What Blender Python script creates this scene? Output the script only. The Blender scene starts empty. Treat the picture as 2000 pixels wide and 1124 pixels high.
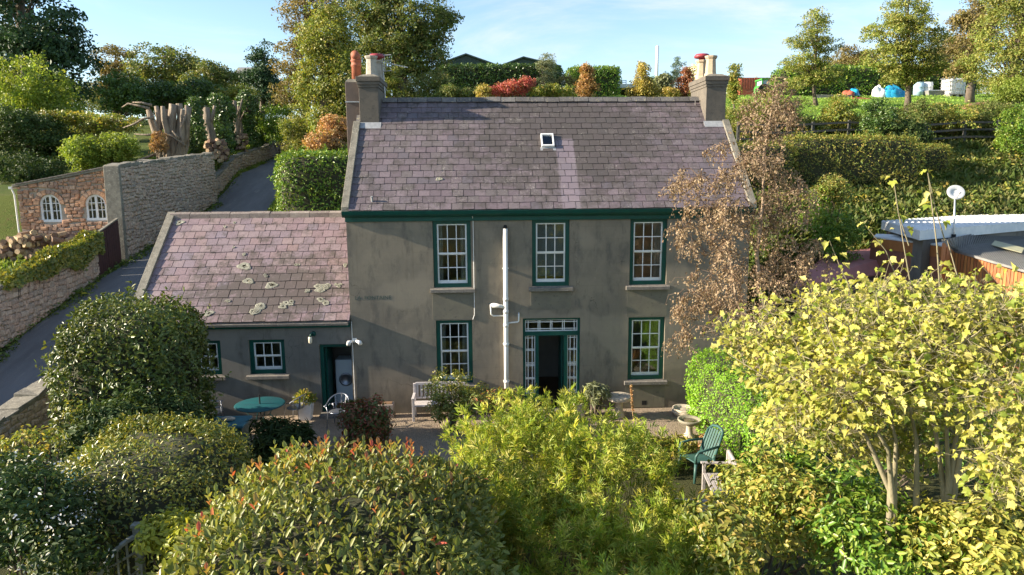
import bpy, bmesh, math, random
import numpy as np
from mathutils import Vector, Matrix

sc = bpy.context.scene
COL = sc.collection
rng = np.random.default_rng(7)
random.seed(7)

# ------------------------------------------------------------------ camera
CAM = Vector((-.988, -20., 6.9))
YAW, PIT, ROLL, FPX = math.radians(2.54), math.radians(9.19), math.radians(-.42), 1400.
_fw = Vector((math.sin(YAW), math.cos(YAW), 0)); _rt = Vector((math.cos(YAW), -math.sin(YAW), 0)); _up = Vector((0, 0, 1))
_F = _fw*math.cos(PIT) - _up*math.sin(PIT); _U = _up*math.cos(PIT) + _fw*math.sin(PIT)
_R = _rt*math.cos(ROLL) + _U*math.sin(ROLL); _U2 = _U*math.cos(ROLL) - _rt*math.sin(ROLL)
cd = bpy.data.cameras.new('camera'); cam = bpy.data.objects.new('camera', cd); COL.objects.link(cam)
cam.matrix_world = Matrix(((_R.x, _U2.x, -_F.x, CAM.x), (_R.y, _U2.y, -_F.y, CAM.y), (_R.z, _U2.z, -_F.z, CAM.z), (0, 0, 0, 1)))
cd.sensor_width = 36; cd.lens = 36*FPX/2000; cd.clip_end = 5000; cd.clip_start = .1
sc.camera = cam

# ------------------------------------------------------------------ sky and sun
SUN_EL = math.radians(20.5); SUN_S = Vector((-1, -.05, 0)).normalized()
TO_SUN = Vector((SUN_S.x*math.cos(SUN_EL), SUN_S.y*math.cos(SUN_EL), math.sin(SUN_EL)))
w = bpy.data.worlds.new('World'); sc.world = w; w.use_nodes = True
wn = w.node_tree; wn.nodes.clear()
_o = wn.nodes.new('ShaderNodeOutputWorld'); _b = wn.nodes.new('ShaderNodeBackground')
_s = wn.nodes.new('ShaderNodeTexSky'); _s.sky_type = 'NISHITA'; _s.sun_disc = False
_s.sun_elevation = SUN_EL; _s.sun_rotation = math.atan2(SUN_S.x, SUN_S.y) % (2*math.pi)
_s.air_density = 1.0; _s.dust_density = .35; _s.ozone_density = 2.2; _s.altitude = 50
_tc = wn.nodes.new('ShaderNodeTexCoord'); _mp = wn.nodes.new('ShaderNodeMapping')
_mp.inputs['Scale'].default_value = (1.2, 1.2, 5.5); _mp.inputs['Location'].default_value = (.35, .1, .2)
_nz = wn.nodes.new('ShaderNodeTexNoise'); _nz.inputs['Scale'].default_value = 2.1; _nz.inputs['Detail'].default_value = 9
_nz.inputs['Roughness'].default_value = .62; _nz.inputs['Distortion'].default_value = .5
_rp = wn.nodes.new('ShaderNodeMapRange'); _rp.interpolation_type = 'SMOOTHSTEP'
for k, v in (('From Min', .44), ('From Max', .8), ('To Min', .0), ('To Max', .85)): _rp.inputs[k].default_value = v
_mx = wn.nodes.new('ShaderNodeMix'); _mx.data_type = 'RGBA'; _mx.inputs['B'].default_value = (4.0, 4.1, 4.2, 1)
for a, b in ((_tc.outputs['Generated'], _mp.inputs[0]), (_mp.outputs[0], _nz.inputs['Vector']), (_nz.outputs[0], _rp.inputs[0]),
             (_rp.outputs[0], _mx.inputs['Factor']), (_s.outputs[0], _mx.inputs['A']), (_mx.outputs['Result'], _b.inputs[0]), (_b.outputs[0], _o.inputs[0])):
    wn.links.new(a, b)
_b.inputs[1].default_value = .092
sl = bpy.data.lights.new('sun', 'SUN'); so = bpy.data.objects.new('sun', sl); COL.objects.link(so)
sl.energy = 5.0; sl.angle = math.radians(.55); sl.color = (1, .87, .69)
so.rotation_euler = TO_SUN.to_track_quat('Z', 'Y').to_euler(); so.location = (-40, -10, 40)
sc.view_settings.view_transform = 'Standard'; sc.view_settings.look = 'None'
sc.view_settings.exposure = 1.55; sc.view_settings.gamma = 1
sc.render.engine = 'CYCLES'

# ------------------------------------------------------------------ helpers
def ray(u, v): return _F + _R*((u-1000)/FPX) - _U2*((v-562)/FPX)
def atY(u, v, y): d = ray(u, v); return CAM + d*((y-CAM.y)/d.y)
def atZ(u, v, z): d = ray(u, v); return CAM + d*((z-CAM.z)/d.z)
def atX(u, v, x): d = ray(u, v); return CAM + d*((x-CAM.x)/d.x)
LZ = ([-60, -20, -8, -.8, 6.4, 20, 28, 47, 60, 120, 900], [-7, -3, -.6, .86, 2.6, 5.0, 6.9, 9.2, 10.5, 17, 24])
LX = ([-60, 20, 28, 47, 60, 120], [-14, -14, -14.9, -15.6, -15, -9])
HE = ([-900, 2, 4.5, 6, 8, 10, 12, 15, 18, 20, 25, 30, 45, 60, 100, 160, 900], [0, 0, 1.7, 3.2, 4.7, 5.6, 6.3, 7.5, 8.6, 9.6, 10.3, 11.2, 13.4, 15, 19, 21, 24])
HW = ([-900, -6, 0, 4, 10.8, 13, 22, 30, 47, 70, 120, 900], [-3, 0, 2.2, 3.1, 3.5, 6.0, 7.2, 8.3, 10.4, 13, 17, 24])
def sstep(a, b, x): t = np.clip((x-a)/(b-a), 0, 1); return t*t*(3-2*t)
def gz(x, y):
    x = np.asarray(x, float); y = np.asarray(y, float)
    lz = np.interp(y, *LZ); lx = np.interp(y, *LX)
    sh = 3.5*(1-sstep(7, 11, x))
    e = np.interp(y-sh, *HE); ww = np.interp(y, *HW)
    d = x-lx
    te = np.where(y < 4, sstep(1.7, 2.1, d), sstep(1.7, 4.6, d))
    tw = sstep(1.95, 2.2, -d)
    bump = .12*np.sin(x*.9+1.3)*np.sin(y*.7)*sstep(12, 18, y)
    return np.where(d > 0, lz*(1-te)+e*te, lz*(1-tw)+ww*tw) + bump*np.clip(te+tw, 0, 1)
def g1(x, y): return float(gz(x, y))
def gp(u, v, y0=2, y1=160):
    d = ray(u, v); last = None
    for y in np.arange(y0, y1, .25):
        p = CAM + d*((y-CAM.y)/d.y)
        if p.z <= g1(p.x, p.y): return Vector((p.x, p.y, g1(p.x, p.y)))
        last = p
    return last

def node(nt, typ, ins=None, **props):
    n = nt.nodes.new('ShaderNode'+typ)
    for k, v in props.items(): setattr(n, k, v)
    for k, v in (ins or {}).items():
        s = n.inputs[k]
        if isinstance(v, bpy.types.NodeSocket): nt.links.new(v, s)
        else: s.default_value = (*v, 1) if (isinstance(v, (tuple, list)) and len(v) == 3 and s.type == 'RGBA') else v
    return n
def newmat(name):
    m = bpy.data.materials.new(name); m.use_nodes = True; m.node_tree.nodes.clear(); return m, m.node_tree
def finish(nt, shader, disp=None):
    o = nt.nodes.new('ShaderNodeOutputMaterial'); nt.links.new(shader, o.inputs[0])
def mixc(nt, f, a, b, mode='MIX'):
    n = node(nt, 'Mix', {'Factor': f, 'A': a, 'B': b}, data_type='RGBA', blend_type=mode); return n.outputs['Result']
def ramp(nt, fac, cols, const=False):
    n = node(nt, 'ValToRGB', {0: fac}); cr = n.color_ramp
    if const: cr.interpolation = 'CONSTANT'
    for i, c in enumerate(cols):
        p = i/max(1, len(cols)-(0 if const else 1)); c4 = (*c, 1)
        if len(c) == 4: p, c4 = c[3], (*c[:3], 1)
        if i < 2: e = cr.elements[i]; e.position = p
        else: e = cr.elements.new(p)
        e.color = c4
    return n.outputs[0]
def noise(nt, scale, detail=5, rough=.6, vec=None, dist=0):
    return node(nt, 'TexNoise', {'Vector': vec if vec else geo(nt), 'Scale': scale, 'Detail': detail, 'Roughness': rough, 'Distortion': dist}).outputs[0]
def geo(nt): return node(nt, 'NewGeometry').outputs['Position']
def mapr(nt, v, a, b, c=0., d=1.): return node(nt, 'MapRange', {0: v, 1: a, 2: b, 3: c, 4: d}, interpolation_type='SMOOTHSTEP').outputs[0]
def math_(nt, op, a, b=0.): return node(nt, 'Math', {0: a, 1: b}, operation=op, use_clamp=False).outputs[0]

MATS = {}
def mat(name, c1, c2=None, scale=4, rough=.75, bump=.0, bscale=60, objrand=0., spec=.35, metal=0., stretch=None, c3=None, bdist=.02):
    m, nt = newmat(name)
    vec = geo(nt)
    if stretch: vec = node(nt, 'Mapping', {0: vec, 'Scale': stretch}).outputs[0]
    col = c1
    if c2:
        col = mixc(nt, mapr(nt, noise(nt, scale, 6, .65, vec), .35, .68), c1, c2)
    if c3:
        col = mixc(nt, mapr(nt, noise(nt, scale*3.1, 4, .6, vec), .56, .7), col, c3)
    if objrand:
        r = node(nt, 'ObjectInfo').outputs['Random']
        hs = node(nt, 'HueSaturation', {'Hue': math_(nt, 'ADD', .5, math_(nt, 'MULTIPLY', math_(nt, 'SUBTRACT', r, .5), .05*objrand)), 'Value': mapr(nt, r, 0, 1, 1-.5*objrand, 1+.5*objrand), 'Color': col if not isinstance(col, tuple) else (*col, 1)})
        col = hs.outputs[0]
    p = node(nt, 'BsdfPrincipled', {'Base Color': col, 'Roughness': rough, 'Metallic': metal, 'Specular IOR Level': spec})
    if bump:
        b = node(nt, 'Bump', {'Height': noise(nt, bscale, 5, .6, vec), 'Strength': min(1, bump), 'Distance': bdist})
        nt.links.new(b.outputs[0], p.inputs['Normal'])
    finish(nt, p.outputs[0]); MATS[name] = m; return m
LK = 1.6
def leafmat(name, cols, rough=.5, trans=.32, spec=.35, tint=(1.15, 1.1, .55)):
    m, nt = newmat(name)
    a = node(nt, 'Attribute', attribute_name='rnd').outputs['Fac']
    cols = [tuple(min(.75, x*LK) for x in c[:3])+tuple(c[3:]) for c in cols]; col = ramp(nt, a, cols)
    n = noise(nt, .55, 2, .5)
    col = node(nt, 'HueSaturation', {'Hue': .5, 'Saturation': 1., 'Value': mapr(nt, n, .3, .7, .78, 1.22), 'Color': col}).outputs[0]
    p = node(nt, 'BsdfPrincipled', {'Base Color': col, 'Roughness': rough, 'Specular IOR Level': spec})
    t = node(nt, 'BsdfTranslucent', {'Color': mixc(nt, 1., col, tint, 'MULTIPLY')})
    mx = node(nt, 'MixShader', {0: trans, 1: p.outputs[0], 2: t.outputs[0]})
    finish(nt, mx.outputs[0]); MATS[name] = m; return m

ORG = {}
def org(o): return ORG.get(o.name, Vector((0, 0, 0))) if o else Vector((0, 0, 0))
def tag(o, label=None, cat=None, group=None, kind=None):
    if label: o['label'] = label
    if cat: o['category'] = cat
    if group: o['group'] = group
    if kind: o['kind'] = kind
    return o
def thing(name, label, cat, loc=(0, 0, 0), group=None):
    o = bpy.data.objects.new(name, None); COL.objects.link(o); o.location = loc; o.empty_display_size = .2
    ORG[o.name] = Vector(loc); return tag(o, label, cat, group)
def link(name, me, parent=None, kind=None):
    o = bpy.data.objects.new(name, me); COL.objects.link(o)
    if parent: o.parent = parent
    ORG[o.name] = org(parent)
    if kind: o['kind'] = kind
    return o
class MB:
    def __init__(s): s.v = []; s.f = []
    def add(s, vs, fs):
        k = len(s.v); s.v += [tuple(p) for p in vs]; s.f += [tuple(i+k for i in f) for f in fs]; return s
    def quad(s, *p): return s.add(p, [tuple(range(len(p)))])
    def box(s, x0, x1, y0, y1, z0, z1):
        return s.add([(x0, y0, z0), (x1, y0, z0), (x1, y1, z0), (x0, y1, z0), (x0, y0, z1), (x1, y0, z1), (x1, y1, z1), (x0, y1, z1)],
                     [(0, 3, 2, 1), (4, 5, 6, 7), (0, 1, 5, 4), (1, 2, 6, 5), (2, 3, 7, 6), (3, 0, 4, 7)])
    def hexa(s, b, t):   # bottom 4, top 4 points
        return s.add(list(b)+list(t), [(0, 3, 2, 1), (4, 5, 6, 7), (0, 1, 5, 4), (1, 2, 6, 5), (2, 3, 7, 6), (3, 0, 4, 7)])
    def bar(s, a, b, wd, ht=None, up=(0, 0, 1)):
        a = Vector(a); b = Vector(b); d = (b-a).normalized(); u = Vector(up)
        if abs(d.dot(u)) > .98: u = Vector((0, 1, 0))
        r = d.cross(u).normalized()*wd/2; n = r.cross(d).normalized()*(ht or wd)/2
        return s.hexa([a-r-n, a+r-n, b+r-n, b-r-n], [a-r+n, a+r+n, b+r+n, b-r+n])
    def tube(s, pts, rad, n=8, cap=True):
        pts = [Vector(p) for p in pts]; k = len(s.v); m = len(pts)
        if not hasattr(rad, '__len__'): rad = [rad]*m
        pr = None
        for i, p in enumerate(pts):
            d = (pts[min(i+1, m-1)]-pts[max(i-1, 0)]).normalized()
            if pr is None: pr = d.orthogonal().normalized()
            pr = (pr-d*pr.dot(d)); pr = pr.normalized() if pr.length > 1e-6 else d.orthogonal().normalized()
            q = d.cross(pr)
            for j in range(n):
                a = 2*math.pi*j/n; s.v.append(tuple(p+(pr*math.cos(a)+q*math.sin(a))*rad[i]))
        for i in range(m-1):
            for j in range(n): s.f.append((k+i*n+j, k+i*n+(j+1) % n, k+(i+1)*n+(j+1) % n, k+(i+1)*n+j))
        if cap: s.f.append(tuple(k+j for j in range(n))[::-1]); s.f.append(tuple(k+(m-1)*n+j for j in range(n)))
        return s
    def lathe(s, c, prof, n=24, sx=1, sy=1):
        k = len(s.v); m = len(prof)
        for r, z in prof:
            for j in range(n):
                a = 2*math.pi*j/n; s.v.append((c[0]+r*math.cos(a)*sx, c[1]+r*math.sin(a)*sy, c[2]+z))
        for i in range(m-1):
            for j in range(n): s.f.append((k+i*n+j, k+i*n+(j+1) % n, k+(i+1)*n+(j+1) % n, k+(i+1)*n+j))
        s.f.append(tuple(k+j for j in range(n))[::-1]); s.f.append(tuple(k+(m-1)*n+j for j in range(n))); return s
    def mesh(s, name, m, o=Vector((0, 0, 0)), smooth=False, rnd=None):
        me = bpy.data.meshes.new(name); me.from_pydata([(p[0]-o.x, p[1]-o.y, p[2]-o.z) for p in s.v], [], s.f)
        if m: me.materials.append(m)
        if smooth: me.polygons.foreach_set('use_smooth', [True]*len(me.polygons))
        if rnd is not None:
            at = me.attributes.new('rnd', 'FLOAT', 'POINT'); at.data.foreach_set('value', np.full(len(s.v), rnd) if np.isscalar(rnd) else np.asarray(rnd, float))
        me.update(); return me
    def build(s, name, m, parent=None, smooth=False, bevel=0, kind=None, rnd=None):
        o = link(name, s.mesh(name, m, org(parent), smooth, rnd), parent, kind)
        if bevel:
            b = o.modifiers.new('bevel', 'BEVEL'); b.width = bevel; b.segments = 2; b.limit_method = 'ANGLE'
        return o

# ---- leaves
def leafT(kind):
    if kind == 'diamond': return np.array([(0, 0, 0), (.28, .45, .09), (0, 1, -.06), (-.28, .45, .09)]), [(0, 1, 2), (0, 2, 3)]
    if kind == 'oval': return np.array([(0, 0, 0), (.2, .3, .07), (.19, .68, .03), (0, 1, -.14), (-.19, .68, .03), (-.2, .3, .07)]), [(0, 1, 2, 3), (0, 3, 4, 5)]
    if kind == 'strip': return np.array([(0, 0, 0), (.085, .35, .03), (0, 1, -.28), (-.085, .35, .03)]), [(0, 1, 2), (0, 2, 3)]
    if kind == 'maplef':      # the same leaf folded along its midrib and drooping at the tip
        T, Fc = leafT('maple'); T = T.copy(); T[:, 2] = .75*np.abs(T[:, 0])-.45*T[:, 1]**2+.1*T[:, 0]; T[:, 0] *= .72; return T, Fc
    if kind == 'maple':
        ang = [-150, -118, -95, -72, -48, -28, 0, 28, 48, 72, 95, 118, 150]; r = [.5, .6, .55, .84, .68, .66, 1, .62, .7, .8, .5, .62, .46]
        v = [(0, 0, 0)]
        for a, q in zip(ang, r): v.append((q*.62*math.sin(math.radians(a)), .18+q*.62*math.cos(math.radians(a)), -.3*q*q+.16*abs(math.sin(math.radians(a)))+.08*math.sin(a*.11)))
        v.append((0, .0, .0)); v[0] = (0, .18, .03); n = len(v)
        return np.array(v), [(0, i, i+1) for i in range(1, n-2)] + [(0, n-2, n-1), (0, n-1, 1)]
    rr = np.random.default_rng({'spray': 3, 'tuft': 5, 'fan': 9, 'ivy': 11}[kind]); V = []; Fc = []
    cnt = {'spray': 4, 'tuft': 4, 'fan': 4, 'ivy': 3}[kind]
    for i in range(cnt):
        if kind == 'spray':
            o = rr.uniform(-.45, .45, 3); d = rr.normal(size=3); d /= np.linalg.norm(d); L = rr.uniform(.48, .7); wd = .28
        elif kind == 'tuft':
            o = np.array((0, 0, 0.)); a = i*2*math.pi/cnt+rr.uniform(-.3, .3); d = np.array((math.cos(a)*.6, math.sin(a)*.6, rr.uniform(.4, 1))); d /= np.linalg.norm(d); L = rr.uniform(.75, 1.05); wd = .19
        elif kind == 'fan':
            o = np.array((0, i*.12, 0)); a = (i-2)*.5+rr.uniform(-.15, .15); d = np.array((math.sin(a), math.cos(a), rr.uniform(-.35, .25))); L = rr.uniform(.65, 1); wd = .075
        else:
            o = rr.uniform(-.5, .5, 3)*np.array((1, 1, .3)); d = rr.normal(size=3)*np.array((1, 1, .3)); d /= np.linalg.norm(d); L = rr.uniform(.46, .62); wd = .36
        n = np.cross(d, rr.normal(size=3)) if kind == 'spray' else np.cross(d, np.cross((0, 0, 1.), d)+1e-3)
        n /= np.linalg.norm(n)+1e-9
        s = np.cross(d, n); k = len(V)
        V += [o, o+d*L*.45+s*L*wd+n*L*.06, o+d*L-n*L*.06, o+d*L*.45-s*L*wd+n*L*.06]; Fc += [(k, k+1, k+2), (k, k+2, k+3)]
    return np.array(V), Fc
TPL = {}
def nrm(a): return a/(np.linalg.norm(a, axis=1, keepdims=True)+1e-9)
def rdir(n): return nrm(rng.normal(size=(n, 3)))
def leafmesh(name, P, D, N, S, tmpl, m, rnd, o=Vector((0, 0, 0))):
    if tmpl not in TPL: TPL[tmpl] = leafT(tmpl)
    T, Fc = TPL[tmpl]; n = len(P); k = len(T)
    D = nrm(D); X = nrm(np.cross(D, N)); Z = np.cross(X, D)
    S = np.asarray(S).reshape(-1, 1, 1)
    V = P[:, None, :] + S*(T[None, :, 0, None]*X[:, None, :] + T[None, :, 1, None]*D[:, None, :] + T[None, :, 2, None]*Z[:, None, :])
    V = V.reshape(-1, 3) - np.array(o)
    ar = [len(q) for q in Fc]; flat = np.concatenate([np.array(q) for q in Fc]); L = len(flat)
    idx = (np.arange(n)[:, None]*k + flat[None, :]).ravel()
    st = np.concatenate([[0], np.cumsum(ar)[:-1]]); starts = (np.arange(n)[:, None]*L + st[None, :]).ravel()
    me = bpy.data.meshes.new(name); me.vertices.add(len(V)); me.vertices.foreach_set('co', V.astype(np.float32).ravel())
    me.loops.add(len(idx)); me.loops.foreach_set('vertex_index', idx.astype(np.int32))
    me.polygons.add(len(starts)); me.polygons.foreach_set('loop_start', starts.astype(np.int32))
    a = me.attributes.new('rnd', 'FLOAT', 'POINT'); a.data.foreach_set('value', np.repeat(rnd, k).astype(np.float32))
    me.materials.append(m); me.update(calc_edges=True); me.validate(); return me
def leaves(name, P, D, N, S, tmpl, m, parent=None, rnd=None, single=0, leafname='leaf'):
    n = len(P)
    if rnd is None: rnd = rng.random(n)
    if single:      # the ones nearest the camera that are not buried become leaves of their own
        d = np.linalg.norm(P-np.array(CAM), axis=1); o_ = np.argsort(d)[:single]; mk = np.zeros(n, bool); mk[o_] = True
        var = []
        for q in np.linspace(.02, .98, 12):
            var.append(leafmesh('leaf', np.zeros((1, 3)), np.array([[0, 1., 0]]), np.array([[0, 0, 1.]]), [1.], tmpl, m, np.array([q])))
        pz = org(parent)
        for i in o_:
            ob = link(leafname, var[min(11, int(rnd[i]*12))], parent)
            d_ = Vector(D[i]).normalized(); x_ = d_.cross(Vector(N[i])).normalized(); z_ = x_.cross(d_)
            q = Matrix((x_, d_, z_)).transposed().to_4x4(); ob.matrix_local = Matrix.Translation(Vector(P[i])-pz) @ q @ Matrix.Scale(float(np.ravel(S)[i] if np.ndim(S) else S), 4)
        P, D, N, rnd = P[~mk], D[~mk], N[~mk], rnd[~mk]; S = np.ravel(S)[~mk] if np.ndim(S) else S
    o = link(name, leafmesh(name, P, D, N, S if np.ndim(S) else np.full(len(P), S), tmpl, m, rnd, org(parent)), parent)
    o['kind'] = 'stuff'; return o
def clumps(blobs, n, shell=.5):
    b = np.array(blobs, float); wt = (b[:, 3]*b[:, 4]+b[:, 4]*b[:, 5]+b[:, 3]*b[:, 5]); i = rng.choice(len(b), n, p=wt/wt.sum())
    r = (shell**3+(1-shell**3)*rng.random(n))**(1/3.)
    return b[i, :3]+rdir(n)*r[:, None]*b[i, 3:6], b[i, :3]
def crown(blobs, ncl, per, rc, flat=.6, shell=.5, up=.35, droop=0.):
    per = int(per*.62); C, B = clumps(blobs, ncl, shell); k = np.repeat(np.arange(ncl), per); n = len(k)
    rr = rc*rng.uniform(.6, 1.35, ncl); d = rdir(n); d[:, 2] = np.where(rng.random(n) < .72, np.abs(d[:, 2]), d[:, 2])
    rad = rng.random(n)**.45
    P = C[k]+d*(rr[k]*rad)[:, None]*np.array((1, 1, flat)); P[:, 2] -= droop*rng.random(n)**2
    out = nrm(C[k]-B[k]+1e-4)
    N = nrm(d*.7+out*.35+np.array((0, 0, up))+rng.normal(size=(n, 3))*.35)
    D = nrm(np.cross(N, rng.normal(size=(n, 3)))+N*.15+np.array((0, 0, -.25-droop)))
    return P, D, N, C
def limbs(mb, base, top, C, r0, bend=.25, n=6, lo=.25, lead=True):
    base = Vector(base); top = Vector(top); H = top-base
    tp = [base+H*t+Vector((math.sin(t*5+base.x), math.cos(t*4+base.y), 0))*H.length*.018*(t > 0) for t in np.linspace(0, 1, 7)]
    if lead: mb.tube(tp, [r0*1.35]+[r0*(1-.8*t) for t in np.linspace(.12, 1, 6)], 9)
    for c in C:
        c = Vector(c); t = min(.92, max(lo, (c.z-base.z)/max(.1, H.z)-random.uniform(.12, .35)))
        i = int(t*6); a = tp[i].lerp(tp[min(6, i+1)], t*6-i); q = c-a; L = q.length
        m1 = a+q*.35+Vector((0, 0, L*bend*.4)); m2 = a+q*.7+Vector((random.uniform(-.1, .1), random.uniform(-.1, .1), bend*.5))*L*.4
        r = min(r0*.5, .012+.018*L)*(1-.5*t)
        mb.tube([a, m1, m2, c], [r, r*.72, r*.45, r*.15], n, False)
def chain(S, C):
    '''connect every clump to the nearest point already joined, starting from the stems'''
    nodes = [Vector(p) for p in S]; A = np.array([tuple(p) for p in nodes]); todo = [Vector(c) for c in C]; todo.sort(key=lambda c: float(np.min(np.linalg.norm(A-np.array(c), axis=1)))); out = []
    for c in todo:
        d = np.linalg.norm(A-np.array(c), axis=1)+.6*np.maximum(0, A[:, 2]-c.z); i = int(np.argmin(d)); out.append((nodes[i], c)); nodes.append(c); A = np.vstack([A, np.array(c)])
    return out
def tree(name, label, cat, base, blobs, r0, lm, bm, ncl, per, rc, size, tmpl='spray', group=None, flat=.6, shell=.5, up=.35, top=None, nl=40, droop=0, crownname='crown', lo=.25):
    base = Vector(base); t = thing(name, label, cat, base, group)
    P, D, N, C = crown(blobs, ncl, per, rc, flat, shell, up, droop)
    b = np.array(blobs); tp = top or (float(b[:, 0].mean()), float(b[:, 1].mean()), float((b[:, 2]+b[:, 5]*.55).max()))
    mb = MB(); limbs(mb, base-Vector((0, 0, .3)), tp, C[rng.choice(len(C), min(nl, len(C)), False)], r0, lo=lo); mb.build('trunk', bm, t, True)
    leaves(crownname, P, D, N, 1.2*size*rng.uniform(.6, 1.3, len(P)), tmpl, lm, t)
    return t
def shrub(name, label, cat, base, blobs, lm, bm, ncl, per, rc, size, tmpl='spray', group=None, flat=.8, shell=.35, up=.3, nst=14, single=0, rndf=None, droop=0):
    base = Vector(base); t = thing(name, label, cat, base, group); P, D, N, C = crown(blobs, ncl, per, rc, flat, shell, up, droop)
    mb = MB()
    for c in C[rng.choice(len(C), min(nst, len(C)), False)]:
        c = Vector(c); a = base+Vector((random.uniform(-.15, .15), random.uniform(-.15, .15), -.1)); m_ = a.lerp(c, .5)+Vector((0, 0, .2))
        mb.tube([a, m_, c], [.025, .018, .006], 5, False)
    mb.build('stems', bm, t, True)
    leaves('foliage', P, D, N, 1.18*size*rng.uniform(.6, 1.3, len(P)), tmpl, lm, t, rnd=rndf(P) if rndf else None, single=single)
    return t
def supell(n, a, p):
    q = rng.uniform(-1, 1, (n, 3)); A = np.array((a[1]*a[2], a[0]*a[2], a[0]*a[1])); ax = rng.choice(3, n, p=A/A.sum())
    q[np.arange(n), ax] = np.where(rng.random(n) < .5, -1, 1)
    s = (np.abs(q)**p).sum(1)**(-1/p); q = q*s[:, None]
    N = np.sign(q)*np.abs(q)**(p-1)/np.array(a); return q*np.array(a), nrm(N)
def clipped(name, label, cat, c, a, p, rot, lm, corem, n, size, tmpl='oval', group=None, lump=.06, depth=.14, single=0, tilt=0., slope=0., rndf=None, stick=.5, cut=None, sprig=0):
    c = Vector(c); base = Vector((c.x, c.y, c.z-a[2])); t = thing(name, label, cat, base, group)
    n = int(n*.85); P, N = supell(n, a, p)
    def warp(P):
        lu = np.sin(P[:, 0]*2.3+c.x)*np.sin(P[:, 1]*2.9+1.)*np.cos(P[:, 2]*2.1+c.y)+.5*np.sin(P[:, 0]*5.7)*np.cos(P[:, 1]*6.3+P[:, 2]*4.4)
        Q = P*(1+lump*lu[:, None]/np.maximum(.6, np.linalg.norm(P, axis=1, keepdims=True)))
        Q[:, 2] += slope*Q[:, 0]+tilt*Q[:, 1]; cr, sr = math.cos(rot), math.sin(rot)
        return np.stack([Q[:, 0]*cr-Q[:, 1]*sr, Q[:, 0]*sr+Q[:, 1]*cr, Q[:, 2]], 1)+np.array(c)
    off = rng.random(n)**2
    cr, sr = math.cos(rot), math.sin(rot); Nw = np.stack([N[:, 0]*cr-N[:, 1]*sr, N[:, 0]*sr+N[:, 1]*cr, N[:, 2]], 1)
    W = warp(P-N*(off*depth)[:, None])+Nw*(rng.random(n)**3*.1)[:, None]
    k = W[:, 2] > gz(W[:, 0], W[:, 1])-.05
    gap = np.sin(W[:, 0]*4.1+1)*np.sin(W[:, 1]*4.7+2)*np.sin(W[:, 2]*5.3)+.6*np.sin(W[:, 0]*9.7+W[:, 2]*7)*np.sin(W[:, 1]*8.9-W[:, 2]*6)
    if sprig: k &= (gap < .62) | (rng.random(n) < .25)
    W, Nw = W[k], Nw[k]; n = len(W)
    if sprig:           # stray shoots that break the clipped outline
        i = rng.choice(n, sprig); j = np.repeat(i, 9); f_ = np.tile(np.linspace(.1, 1, 9), sprig); L_ = np.repeat(rng.uniform(.12, .34, sprig)*min(1.3, 12*size), 9)
        dr = np.repeat(nrm(Nw[i]+np.array((0, 0, .7))+rng.normal(size=(sprig, 3))*.25), 9, 0); W = np.vstack([W, W[j]+dr*(f_*L_)[:, None]+rng.normal(size=(len(j), 3))*.012]); Nw = np.vstack([Nw, dr]); n = len(W)
    NN = nrm(Nw+np.array((0, 0, .3))+rng.normal(size=(n, 3))*.55); D = nrm(np.cross(NN, rng.normal(size=(n, 3)))+Nw*stick)
    # inner mass of twigs and leaves
    qs = []; mb = MB(); nu, nv = 20, 12
    for i in range(nv+1):
        for j in range(nu):
            th = math.pi*i/nv; ph = 2*math.pi*j/nu; d = np.array((math.sin(th)*math.cos(ph), math.sin(th)*math.sin(ph), math.cos(th)))
            d = d/(np.abs(d)**p).sum()**(1/p); qs.append(d*np.maximum(.05, np.array(a)-depth*1.05))
    mb.v = [tuple(x) for x in warp(np.array(qs))]
    for i in range(nv):
        for j in range(nu): mb.f.append((i*nu+j, (i+1)*nu+j, (i+1)*nu+(j+1) % nu, i*nu+(j+1) % nu))
    mb.build('twigs', corem, t, True)
    leaves('foliage', W, D, NN, size*rng.uniform(.6, 1.3, n), tmpl, lm, t, rnd=rndf(W) if rndf else None, single=single)
    return t
def scatter(name, label, cat, pts, m, h, tmpl='tuft', lean=.35, kind='stuff'):
    n = len(pts); D = nrm(np.array((0, 0, 1.))+rng.normal(size=(n, 3))*lean)
    if tmpl == 'tuft': N = D; Dd = nrm(np.cross(D, rng.normal(size=(n, 3))))
    else: Dd = D; N = rdir(n)
    o = link(name, leafmesh(name, pts, Dd, N, h*rng.uniform(.5, 1.3, n), tmpl, m, rng.random(n))); return tag(o, label, cat, None, kind)
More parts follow.
